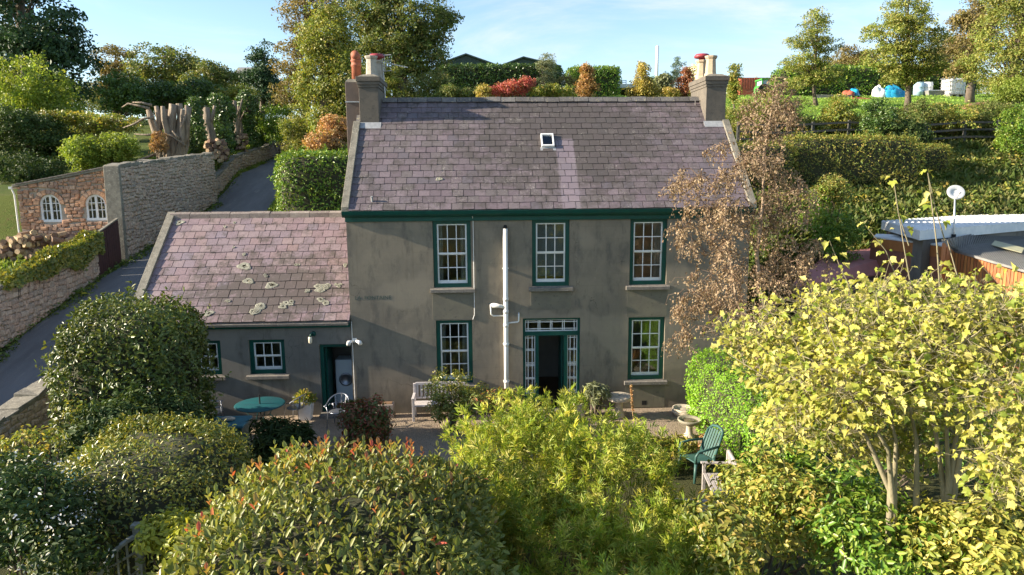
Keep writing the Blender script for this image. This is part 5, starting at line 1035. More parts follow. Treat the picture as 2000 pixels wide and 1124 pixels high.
# truck, mast, greenhouse, container, machine on the skyline
def skyline_things():
    c = atY(1226, 182, 46); g = g1(c.x, c.y); t = thing('flatbed_truck', 'flatbed truck with ladder rack seen from behind on the skyline', 'truck', (c.x, 46, g)); s = (c-CAM).dot(_F)/FPX; X = lambda u: atY(u, 170, 46).x; Z = lambda v: atY(1226, v, 46).z
    MB().box(X(1201), X(1262), 46, 50.5, Z(172), Z(164)).build('flatbed', M_WHSHEET, t, bevel=.03); mb = MB(); mb.box(X(1205), X(1258), 46.3, 51.5, Z(178), Z(172)-.02); mb.build('chassis', M_DARK, t)
    for u in (1206, 1252): MB().tube([(X(u), 46.7, g+.42), (X(u)+.35, 46.7, g+.42)], .42, 18).build('wheel', M_DARK, t)
    MB().box(X(1203), X(1209), 45.96, 45.998, Z(176), Z(173)).build('tail_light', M_COWL, t); MB().box(X(1212), X(1219), 45.96, 45.998, Z(176), Z(173)).build('number_plate', M_YELP, t)
    MB().box(X(1212), X(1252), 50.4, 52.2, Z(164), Z(152)).build('cab', M_WHSHEET, t, bevel=.08); mb = MB()
    for u in (1215, 1241): mb.tube([(X(u), 50.2, Z(164)), (X(u), 50.2, Z(146))], .05, 6)
    for v in (146, 150, 157): mb.tube([(X(1214), 50.2, Z(v)), (X(1242), 50.2, Z(v))], .045, 6)
    mb.build('ladder_rack', M_BLUEP, t); MB().box(X(1217), X(1238), 50.3, 50.38, Z(160), Z(153)).build('rear_window', M_BLUEP, t)
    m0 = atY(1284, 90, 66); g = g1(m0.x, 66); t = thing('mast', 'tall plain white mast on the skyline', 'mast', (m0.x, 66, g)); MB().tube([(m0.x, 66, g-.2), (m0.x, 66, m0.z)], [.2, .17], 12).build('pole', M_WHITE, t, True); MB().box(m0.x-.35, m0.x+.35, 65.65, 66.35, g-.3, g+.12).build('base_plate', M_COPE, t)
    c = atY(1309, 182, 34); g = g1(c.x, 34); X = lambda u: atY(u, 170, 34).x; Z = lambda v: atY(1309, v, 34).z; t = thing('greenhouse', 'little pointed white greenhouse beside the pampas grass', 'greenhouse', (c.x, 34, g))
    mb = MB()
    for u in (1300, 1308, 1317): mb.bar((X(u), 34, g), (X(u), 34, Z(160)), .08); mb.bar((X(u), 35.2, g), (X(u), 35.2, Z(160)), .08)
    mb.build('frame', M_WHITE, t); MB().box(X(1301), X(1316), 34.05, 35.15, g, Z(161)).build('glazing', M_PALEGL, t); P_ = Vector((X(1310), 34.6, Z(152)))
    mb = MB(); q = [(X(1299), 33.9, Z(160)), (X(1318), 33.9, Z(160)), (X(1318), 35.3, Z(160)), (X(1299), 35.3, Z(160))]; mb.v = q+[tuple(P_)]; mb.f = [(0, 1, 4), (1, 2, 4), (2, 3, 4), (3, 0, 4), (3, 2, 1, 0)]; mb.build('roof', M_GREYROOF, t)
    X = lambda u: atY(u, 158, 62).x; Z = lambda v: atY(1470, v, 62).z; t = thing('shipping_container', 'rust red corrugated container on the skyline right of the chimney', 'container', (X(1478), 63, Z(168)))
    MB().box(X(1446), X(1512), 62, 64.5, g1(X(1478), 63)-.3, Z(152)).build('body', M_REDC, t)
    for k in np.arange(X(1446)+.15, X(1512)-.1, .3): MB().box(k-.06, k+.06, 61.95, 61.998, Z(174), Z(153)).build('rib', M_REDC, t)
    t = thing('farm_machine', 'green farm machine parked by the red container', 'machine', (X(1505), 58, g1(X(1505), 58))); Z = lambda v: atY(1500, v, 58).z; X = lambda u: atY(u, 158, 58).x; g = t.location.z
    mb = MB(); mb.box(X(1486), X(1520), 58, 60, g+.35, Z(166)); mb.build('body', M_GRNM, t, bevel=.1); mb = MB()
    for u in (1490, 1506): mb.bar((X(u), 58.1, Z(167)), (X(u), 58.1, Z(155)), .12); mb.bar((X(u), 59.8, Z(167)), (X(u), 59.8, Z(155)), .12)
    mb.box(X(1488), X(1508), 58, 60, Z(156), Z(153)); mb.build('cab_frame', M_GRNM, t); MB().box(X(1491), X(1505), 58.15, 59.75, Z(166), Z(156)).build('cab_glass', M_PALEGL, t)
    for u in (1492, 1514): MB().tube([(X(u), 57.8, g+.6), (X(u), 58.1, g+.6)], .6, 18).build('wheel', M_DARK, t)
M_YELP = mat('yellow_plate', (.6, .35, .03)); M_BLUEP = mat('blue_steel', (.2, .3, .42), None, 4, .5); M_PALEGL = mat('pale_glazing', (.4, .47, .5), None, 4, .2); M_REDC = mat('container_red', (.4, .1, .055), (.33, .09, .05), 2, .6); M_GRNM = mat('machine_green', (.05, .25, .04), None, 4, .5)
skyline_things()
#@@RIGHT
# ------------------------------------------------------------------ right hillside
RT = 'trees on the right hillside'
tree('alder_tree', 'slender open crowned alder left of the big one in the field', 'tree', gb_(1590, 30), [pb(1595, 40, 30, 26, 22), pb(1575, 82, 30, 42, 16), pb(1612, 92, 30, 30, 16), pb(1570, 125, 30, 46, 15), pb(1610, 148, 30, 40, 18), pb(1560, 165, 30, 30, 14), pb(1590, 95, 30, 30, 66)], .14, L_OAKL, M_BARK, 300, 20, .42, .19, group=RT, flat=.5, nl=60)
tree('alder_tree', 'big spreading alder standing in the bright field', 'tree', gb_(1766, 24.5), [pb(1770, 20, 24, 42, 40), pb(1755, 70, 24, 62, 34), pb(1795, 85, 24, 48, 34), pb(1730, 115, 24, 42, 26), pb(1800, 130, 24, 44, 24), pb(1760, 150, 24, 36, 18), pb(1765, 80, 24, 50, 78)], .2, L_OAKL, M_BARK, 420, 25, .45, .19, group=RT, flat=.55, nl=80)
tree('oak_tree', 'tall pale green tree filling the top right corner', 'tree', gb_(1965, 20), [pb(1970, 50, 20, 60, 70), pb(1960, 130, 20, 70, 50), pb(2030, 90, 20, 60, 70), pb(1985, -20, 20, 50, 50)], .3, L_OAKL, M_BARK, 260, 48, .6, .19, group=RT, flat=.7, nl=60)
tree('autumn_tree', 'brownish tree behind the pale green one at the top right', 'tree', gb_(1885, 34), [pb(1895, 70, 34, 42, 45), pb(1870, 120, 34, 40, 36), pb(1920, 30, 34, 40, 36)], .3, L_AUT, M_BARK, 150, 42, .8, .26, group=RT, nl=60)
tree('autumn_tree', 'low brown and yellow tree between the two alders', 'tree', gb_(1665, 62), [pb(1665, 115, 62, 28, 22), pb(1690, 120, 62, 26, 20), pb(1640, 135, 62, 30, 18)], .25, L_AUT, M_BARK, 80, 36, .9, .33, group=RT)
tree('broadleaf_tree', 'dark low tree left of the slender alder', 'tree', gb_(1540, 50), [pb(1545, 155, 50, 30, 18), pb(1525, 168, 50, 22, 14)], .2, L_OAK, M_BARK, 60, 36, .7, .28, group=RT)
tree('broadleaf_tree', 'bluish distant tree right of the big alder', 'tree', gb_(1845, 72), [pb(1845, 100, 72, 26, 28), pb(1830, 130, 72, 30, 20)], .25, L_GREY, M_BARK, 70, 36, 1.0, .36, group=RT)
clipped('laurel_hedge', 'long bright laurel hedge at the back of the field', 'hedge', (atY(1715, 160, 47).x, 47.5, atY(1715, 164, 47).z), (9.6, .9, 1.55), 8, -.0, L_LAUR, M_TWIG, 9000, .3, 'ivy', lump=.05)
def fieldthings():
    def G(u, v): return gp(u, v, 15, 80)
    p = gp(1850, 182, 15, 80); p = Vector(gb_(1850, 43)); t = thing('bulk_tank', 'white caged bulk liquid tank on a pallet in the field', 'tank', p)
    MB().box(p.x-.5, p.x+.5, p.y-.5, p.y+.5, p.z+.16, p.z+1.12).build('bottle', M_WHITE, t, bevel=.08); mb = MB(); h = .55
    for k in np.linspace(-h, h, 7):
        for a, b in (((k, -h), (k, -h)), ((k, h), (k, h)), ((-h, k), (-h, k)), ((h, k), (h, k))): mb.bar((p.x+a[0], p.y+a[1], p.z+.14), (p.x+b[0], p.y+b[1], p.z+1.18), .03)
    for z in (.14, .4, .66, .92, 1.18):
        for a, b in (((-h, -h), (h, -h)), ((h, -h), (h, h)), ((h, h), (-h, h)), ((-h, h), (-h, -h))): mb.bar((p.x+a[0], p.y+a[1], p.z+z), (p.x+b[0], p.y+b[1], p.z+z), .03)
    mb.build('cage', M_METAL, t); mb = MB()
    for k in (-.45, 0, .45): mb.box(p.x+k-.08, p.x+k+.08, p.y-.55, p.y+.55, p.z-.1, p.z+.1)
    mb.box(p.x-.58, p.x+.58, p.y-.58, p.y+.58, p.z+.1, p.z+.14); mb.build('pallet', M_TEAK, t)
    MB().box(p.x-.2, p.x+.2, p.y-.575, p.y-.555, p.z+.5, p.z+.8).build('plate', M_METAL, t); t.scale = (1.35,)*3
    for u, lab, m in ((1784, 'pale blue drum left of the caged tank', M_PALEB), (1801, 'white drum between the blue drum and the caged tank', M_WHITE)):
        p = Vector(gb_(u, 44)); t = thing('drum', lab, 'drum', p, 'drums in the field'); MB().lathe(p, [(.42, -.05), (.42, .3), (.44, .32), (.42, .34), (.42, .7), (.44, .72), (.42, .74), (.42, 1.05), (.38, 1.08)], 20).build('shell', m, t, True); MB().lathe((p.x, p.y, p.z+1.08), [(.4, 0), (.4, .05), (.3, .06)], 20).build('lid', m, t, True)
    p = Vector(gb_(1813, 43.5)); t = thing('trough', 'low grey trough beside the drums', 'trough', p); MB().hexa([(p.x-.6, p.y-.4, p.z-.1), (p.x+.7, p.y-.4, p.z-.1), (p.x+.7, p.y+.4, p.z-.1), (p.x-.6, p.y+.4, p.z-.1)], [(p.x-.75, p.y-.5, p.z+.4), (p.x+.85, p.y-.5, p.z+.4), (p.x+.85, p.y+.5, p.z+.4), (p.x-.75, p.y+.5, p.z+.4)]).build('basin', M_GREYROOF, t); MB().box(p.x-.8, p.x+.9, p.y-.55, p.y-.502, p.z+.34, p.z+.42).build('rim', M_METAL, t)
    def heap(name, lab, cat, u, y, a, m, n=3):
        p = Vector(gb_(u, y)); t = thing(name, lab, cat, p)
        for k in range(n):
            mb = MB(); nu, nv = 14, 7; ph = random.uniform(0, 6); c = Vector((random.uniform(-.5, .5)*a[0], random.uniform(-.3, .3)*a[1], 0)) if k else Vector((0, 0, 0)); q = random.uniform(.6, .9) if k else 1
            for i in range(nv+1):
                for j in range(nu):
                    th = math.pi/2*i/nv; f_ = 2*math.pi*j/nu; R = 1+.16*math.sin(3*f_+ph)+.12*math.sin(5*th+2*f_+ph); mb.v.append((p.x+c.x+a[0]*q*R*math.sin(th)*math.cos(f_), p.y+c.y+a[1]*q*R*math.sin(th)*math.sin(f_), p.z-.06+a[2]*q*R*math.cos(th)))
            for i in range(nv):
                for j in range(nu): mb.f.append((i*nu+j, (i+1)*nu+j, (i+1)*nu+(j+1) % nu, i*nu+(j+1) % nu))
            mb.build('fold', m, t, True)
    heap('sack', 'white bulk sack left of the blue tarpaulin', 'sack', 1707, 43, (.6, .5, .95), M_WHITE, 2); heap('tarpaulin', 'blue tarpaulin heap beside the big alder trunk', 'tarpaulin', 1733, 43, (1.1, .7, 1.0), M_BLUET, 4)
    heap('tarpaulin', 'small red and blue plastic heap in the field', 'tarpaulin', 1661, 43, (.5, .5, .6), M_BLUET, 2); heap('red_sheet', 'flattened red sheet lying on the field grass', 'sheet', 1665, 40, (1.3, .5, .16), M_REDC, 2); heap('red_sheet', 'crumpled red sheet under the small blue heap', 'sheet', 1650, 42.5, (.6, .5, .5), M_REDC, 1)
    heap('earth_mound', 'brown earth mound at the right end of the field', 'mound', 1905, 28, (1.3, .8, .45), M_EARTH, 2)
    p = Vector(gb_(1620, 42)); t = thing('timber_stack', 'low stack of pale boards at the left end of the field', 'timber', p)
    for k in range(9): MB().bar((p.x-1.5+.1*(k % 3), p.y+.25*(k % 3), p.z+.05+.1*(k//3)), (p.x+1.6, p.y+.25*(k % 3)+random.uniform(-.1, .1), p.z+.05+.1*(k//3)), .2, .06).build('board', M_TEAK, t)
M_PALEB = mat('pale_blue_plastic', (.38, .55, .66), None, 4, .5); M_BLUET = mat('blue_tarpaulin', (.02, .3, .5), (.02, .22, .4), 5, .4, .4, 8); M_EARTH = mat('bare_earth', (.22, .13, .07), (.17, .1, .055), 5, .95, .7, 20)
fieldthings()
# post and rail fence
M_FENCE = mat('dark_fence', (.075, .075, .07), (.05, .05, .045), 8, .9)
fe = thing('rail_fence', 'weathered post and rail fence along the foot of the field', 'fence', (20, 16.6, g1(20, 16.6)))
us = [1440, 1515, 1585, 1655, 1730, 1805, 1880, 1945, 2020]; pts = []
for u in us:
    p = Vector(gb_(u, 16.6)); pts.append(p); MB().box(p.x-.06, p.x+.06, p.y-.06, p.y+.06, p.z-.3, p.z+1.2).build('post', M_FENCE, fe)
for a, b in zip(pts, pts[1:]):
    for z in (.35, .72, 1.08): MB().bar(a+Vector((.0, -.085, z)), b+Vector((.0, -.085, z)), .04, .1).build('rail', M_FENCE, fe)
for i, (u, v, y, ru, rv, l, lab) in enumerate(((1450, 235, 18, 45, 34, L_OAKL, 'olive bush right of the chimney below the skyline'), (1500, 215, 19, 40, 28, L_MIX, 'yellowish bush behind the brown birch top'), (1545, 225, 18, 42, 32, L_OAK, 'dark bush at the left part of the fence'), (1640, 222, 18, 38, 28, L_MIX, 'bushy scrub at the foot of the slender alder'), (1716, 235, 15.6, 30, 36, L_IVY, 'ivy clad stump bush in front of the fence'), (1790, 225, 17.8, 45, 26, L_OAK, 'scrub behind the fence below the big alder'), (1850, 232, 17.8, 48, 26, L_MIX, 'tangled scrub behind the right part of the fence'), (1930, 235, 18, 50, 30, L_OAK, 'dark scrub at the right end of the fence'), (1985, 250, 15, 32, 34, L_LAUR, 'green bush at the right edge above the bank'), (1775, 258, 15.2, 36, 18, L_SHEN, 'dark low bush against the fence'), (1980, 180, 18, 30, 26, L_LIME, 'bright green bush at the right edge by the field'))):
    b = pb(u, v, y, ru, rv); shrub('shrub', lab, 'shrub', (b[0], b[1], g1(b[0], b[1])), [b, (b[0], b[1], b[2]-b[5]*.8, b[3], b[4], b[5])], l, M_BARK, 60, 46, .4, .16)
clipped('beech_hedge', 'long clipped hedge with flat top on the right bank', 'hedge', (atY(1655, 315, 12).x, 12.2, atY(1655, 318, 12).z), (3.15, .95, 1.15), 7, -.06, L_BEECH, M_TWIG, 16000, .1, 'oval', lump=.05, slope=-.02, sprig=150)
clipped('beech_hedge', 'small rounded hedge at the end of the long clipped one', 'hedge', (atY(1815, 312, 13).x, 13.2, atY(1815, 314, 13).z), (.95, .7, .75), 4, 0, L_BEECH, M_TWIG, 4000, .1, 'oval')
clipped('beech_hedge', 'short clipped hedge behind the birch beside the chimney gable', 'hedge', (atY(1475, 320, 11).x, 11.5, atY(1475, 325, 11).z), (1.9, .8, 1.0), 6, .1, L_BEECH, M_TWIG, 5000, .11, 'oval')
b0 = pb(1615, 425, 5.5, 48, 62)
shrub('rounded_shrub', 'rounded yellow green shrub with russet top below the hedge', 'shrub', (b0[0], b0[1], g1(b0[0], b0[1])), [b0, pb(1640, 470, 5, 45, 45)], L_LAUR, M_BARK, 100, 52, .32, .12)
b1 = pb(1622, 375, 5.6, 36, 26); shrub('russet_shrub', 'russet topped shrub rising from the rounded yellow green one', 'shrub', (b1[0], b1[1]+.3, g1(b1[0], b1[1])), [b1], L_BEECH, M_BARK, 50, 50, .3, .11)
# rough grass and weeds on the banks
def on_ground(n, x0, x1, y0, y1, cond=None):
    x = rng.uniform(x0, x1, n); y = rng.uniform(y0, y1, n); k = np.ones(n, bool) if cond is None else cond(x, y); x, y = x[k], y[k]; return np.stack([x, y, gz(x, y)-.03], 1)
noisef = lambda x, y: np.sin(x*1.7+y*.6)+np.sin(y*2.1-x*.9)+np.sin(x*.6+y*1.3)
L_BANK = leafmat('bank_blade', [(.04, .068, .014), (.06, .09, .018), (.085, .1, .026), (.12, .115, .04)], .65, .3)
scatter('bank_grass', 'rough grass and weeds covering the right bank', 'grass', on_ground(19000, 9, 32, 5, 20), L_BANK, .38)
scatter('bank_weeds', 'leafy weeds in patches on the right bank', 'weeds', on_ground(9000, 9, 30, 5, 17, lambda x, y: noisef(x, y) > .5)+np.array((0, 0, .15)), L_MIX, .3, 'spray', .8)
scatter('field_grass', 'short bright grass of the field', 'grass', on_ground(10000, 8, 45, 20, 45), L_FGRASS, .18) if 0 else None
scatter('lane_bank_grass', 'rough grass on the bank beside the lane', 'grass', on_ground(9000, -13.2, -6, 12, 34, lambda x, y: x > np.interp(y, *LX)+1.75), L_GRASS, .36)
scatter('verge_weeds', 'weeds along the foot of the lane walls', 'weeds', np.concatenate([on_ground(2600, -15.75, -15.2, -1, 21, lambda x, y: x < -15.75+.35+.2*np.sin(y*1.3)), on_ground(1600, -16.6, -15.2, 21, 50, lambda x, y: np.abs(x-np.interp(y, *LX)+1.6) < .3)])+np.array((0, 0, .05)), L_VERGE, .22, 'spray', .8) if 0 else None
L_VERGE = leafmat('verge_leaf', [(.05, .09, .02), (.08, .12, .025), (.12, .14, .03)], .55, .3)
L_FGRASS = leafmat('field_blade', [(.14, .24, .035), (.18, .28, .05), (.22, .27, .06)], .6, .35)
scatter('verge_weeds', 'weeds along the foot of the lane walls', 'weeds', np.concatenate([on_ground(3000, -15.75, -15.0, -1, 21, lambda x, y: x < -15.75+.35+.25*np.sin(y*1.3)), on_ground(1600, -17, -14.5, 21, 50, lambda x, y: np.abs(x-np.interp(y, *LX)+1.6) < .3)])+np.array((0, 0, .05)), L_VERGE, .22, 'spray', .8)
scatter('field_grass', 'short bright grass of the field', 'grass', on_ground(10000, 8, 45, 20, 45), L_FGRASS, .18)
scatter('yard_grass', 'grass growing behind the lane walls', 'grass', np.concatenate([on_ground(5000, -24, -16.4, 3, 10), on_ground(6000, -22, -16.4, 15, 34)]), L_GRASS, .3)
# ivy over the near wall
def wall_ivy():
    n = 5200; y = 2.6+5.8*rng.random(n)**.8; tz = 2.2+2.22*(y+5)/13.3; dr = .25+.75*np.clip((y-3)/4.5, 0, 1)*(.7+.3*np.sin(y*3)); q = rng.random(n); top = rng.random(n) < .5
    x = np.where(top, WX-.5+.62*rng.random(n), WX+.04+.13*rng.random(n)); z = np.where(top, tz+.1+.22*rng.random(n)*(.5+.5*np.sin(y*2.3+1)), tz+.2-dr*q)
    N = nrm(np.where(top[:, None], np.array((.3, 0, 1.)), np.array((1., -.2, .35)))+rng.normal(size=(n, 3))*.4); D = nrm(np.cross(N, rng.normal(size=(n, 3)))+np.array((.2, 0, -.3)))
    t = thing('wall_ivy', 'ivy spilling over the top of the pink granite wall', 'ivy', (WX, 5.5, 4)); mb = MB()
    for k in range(16): yy = random.uniform(3, 8.2); zz = 2.2+2.22*(yy+5)/13.3; mb.tube([(WX+.03, yy, zz-.6), (WX+.06, yy+.1, zz), (WX-.2, yy+.3, zz+.2)], .015, 5)
    mb.build('stems', M_BARK, t); leaves('foliage', np.stack([x, y, z], 1), D, N, .2*rng.uniform(.6, 1.2, n), 'ivy', L_BOX, t)
wall_ivy()

# ------------------------------------------------------------------ sheds on the right
def sheds():
    def slab(par, name, pts, th, m, bev=0): return MB().hexa([p-Vector((0, 0, th)) for p in pts], pts).build(name, m, par, bevel=bev)
    def ridges(par, a, b, c, d, n, r, m, name='corrugation'):   # raised ribs from edge a-b to edge d-c
        for k in range(n+1):
            t = k/n; p = a.lerp(b, t); q = d.lerp(c, t); MB().tube([p+Vector((0, 0, .0)), q+Vector((0, 0, .0))], r, 5).build(name, m, par, True)
    # white flat roofed shed
    M_REDWALL = mat('red_brown_wall', (.3, .13, .08), (.22, .1, .07), 4, .85, .3, 40)
    z = 5.0; A = atZ(1797, 451, z); B = atZ(2080, 428, z); D_ = atZ(1722, 432, z); C_ = D_+(B-A)
    t = thing('white_shed', 'long shed with white corrugated roof and deep white fascia', 'shed', (A.x+2, A.y+1, 1)); slab(t, 'roof', [A, B, C_, D_], .3, M_WHSHEET); ridges(t, A+(B-A)*.01, B, C_, D_+(C_-D_)*.01, 34, .035, M_WHSHEET)
    i = lambda p, k: p.lerp((A+B+C_+D_)/4, k); w_ = [i(p, .06) for p in (A, B, C_, D_)]; MB().hexa([Vector((p.x, p.y, 0)) for p in w_], [Vector((p.x, p.y, z-.301)) for p in w_]).build('wall', M_RENDER2, t)
    # grey roofed boarded shed
    R0 = atZ(1840, 469, 4.75); R1 = atZ(2110, 415, 4.75); E0 = atZ(1862, 488, 4.35); E1 = atZ(2080, 553, 4.0)
    E1 = E0+(R1-R0)*.62+Vector((1.9, -3.4, -.7)); E1 = atZ(2060, 545, 3.9); 
    t = thing('boarded_shed', 'shed of orange vertical boards under a grey corrugated roof', 'shed', (E0.x+1, E0.y, 0)); slab(t, 'roof', [E0, E1, R1, R0], .07, M_GREYROOF)
    ridges(t, E0, E1, R1, R0, 64, .013, M_GREYROOF); q0, q1 = E0.lerp(R0, .06), E1.lerp(R1, .04); n = 30
    for k in range(n):
        a = q0.lerp(q1, k/n+.002); b = q0.lerp(q1, (k+1)/n-.004); d = (R0-E0).normalized()*.03
        MB().hexa([Vector((a.x, a.y, 0)), Vector((b.x, b.y, 0)), Vector((b.x+d.x, b.y+d.y, 0)), Vector((a.x+d.x, a.y+d.y, 0))], [a-Vector((0, 0, .1)), b-Vector((0, 0, .1)), b+d-Vector((0, 0, .1)), a+d-Vector((0, 0, .1))]).build('board', M_ORWOOD, t)
    p0 = R0.lerp(E0, .03); MB().hexa([Vector((p0.x, p0.y, 0)), Vector((q0.x, q0.y, 0)), Vector((q0.x+.1, q0.y+.05, 0)), Vector((p0.x+.1, p0.y+.05, 0))], [p0-Vector((0, 0, .09)), q0-Vector((0, 0, .09)), q0+Vector((.1, .05, -.09)), p0+Vector((.1, .05, -.09))]).build('end_wall', M_ORWOOD, t)
    s0 = E0.lerp(E1, .33).lerp(R0.lerp(R1, .33), .35); u_ = (E1-E0).normalized(); v_ = ((R0+R1)/2-(E0+E1)/2).normalized(); up = Vector((0, 0, .05)); slab(t, 'roof_light', [s0+up, s0+u_*1.1+up, s0+u_*1.1+v_*1.0+up, s0+v_*1.0+up], .01, M_YELSH)
    # low white lean-to with orange fascia in front of the white shed
    a, b = atZ(1706, 462, 4.55), atZ(1850, 480, 4.55); c, d = atZ(1850, 462, 4.62), atZ(1712, 457, 4.62); t = thing('lean_to', 'narrow lean-to with white roof edge and orange fascia', 'shed', ((a.x+b.x)/2, (a.y+b.y)/2, 0)); slab(t, 'roof', [a, b, c, d], .05, M_WHSHEET)
    f0, f1 = a-Vector((0, 0, .06)), b-Vector((0, 0, .06)); nn = Vector((0, .03, 0)); MB().hexa([f0-Vector((0, 0, .34)), f1-Vector((0, 0, .34)), f1-Vector((0, 0, .34))+nn, f0-Vector((0, 0, .34))+nn], [f0, f1, f1+nn, f0+nn]).build('fascia', M_ORWOOD, t)
    MB().hexa([Vector((p.x, p.y+.15, 0)) for p in (a, b, c, d)], [Vector((p.x, p.y+.15, 4.4)) for p in (a, b, c, d)]).build('wall', M_REDWALL, t)
    # red roof
    a, b, c, d = atZ(1545, 560, 3.3), atZ(1790, 525, 3.3), atZ(1785, 486, 3.95), atZ(1640, 474, 3.95); t = thing('red_roofed_shed', 'low shed with dull red corrugated roof behind the brown birch', 'shed', ((a.x+c.x)/2, (a.y+c.y)/2, 0)); slab(t, 'roof', [a, b, c, d], .05, M_REDROOF); ridges(t, a, b, c, d, 26, .02, M_REDROOF)
    cc = (a+b+c+d)/4; MB().hexa([Vector((p.x, p.y, 0)).lerp(Vector((cc.x, cc.y, 0)), .08) for p in (a, b, c, d)], [(p-Vector((0, 0, .06))).lerp(cc-Vector((0, 0, .06)), .08) for p in (a, b, c, d)]).build('wall', M_CHIM2, t)
    # satellite dish
    p = atY(1863, 455, 2.4); top = atY(1866, 362, 2.4); t = thing('satellite_dish', 'pale satellite dish on a tall pole above the sheds', 'satellite dish', (p.x, p.y, p.z-.6)); mb = MB(); mb.tube([(p.x, p.y, p.z-.9), (p.x, p.y, p.z), (top.x, top.y, top.z)], [.035, .03, .024], 8); mb.build('pole', M_METAL, t, True); MB().tube([(p.x, p.y, p.z-.9), (p.x, p.y, p.z-.05)], .07, 8).build('pole_foot', M_DARK, t, True)
    c = atY(1867, 376, 2.18); mb = MB(); nu = 28; ax = Vector((-.15, -1, .35)).normalized(); sx = ax.orthogonal().normalized(); sx = Vector((1, -.15, 0)); sx = (sx-ax*sx.dot(ax)).normalized(); sy = ax.cross(sx)
    for r_, d_ in ((0, -.06), (.12, -.045), (.24, 0.), (.25, .005), (.24, .012), (.12, -.03)):
        for j in range(nu): an = 2*math.pi*j/nu; mb.v.append(tuple(c+(sx*math.cos(an)*1.1+sy*math.sin(an)*.95)*r_+ax*d_))
    for i in range(5):
        for j in range(nu): mb.f.append((i*nu+j, i*nu+(j+1) % nu, (i+1)*nu+(j+1) % nu, (i+1)*nu+j))
    mb.build('dish', M_DISH, t, True); mb = MB(); e = c+ax*.28-sy*.1*(1 if sy.z > 0 else -1); mb.tube([c-Vector((0, 0, .22)), e], .012, 6); mb.tube([e, e-ax*.07], .03, 8); mb.build('receiver_arm', M_METAL, t)
M_YELSH = mat('yellowed_sheet', (.42, .4, .24), (.35, .33, .2), 6, .6); M_DISH = mat('dish_grey', (.62, .64, .64), (.55, .57, .57), 6, .5)
sheds()
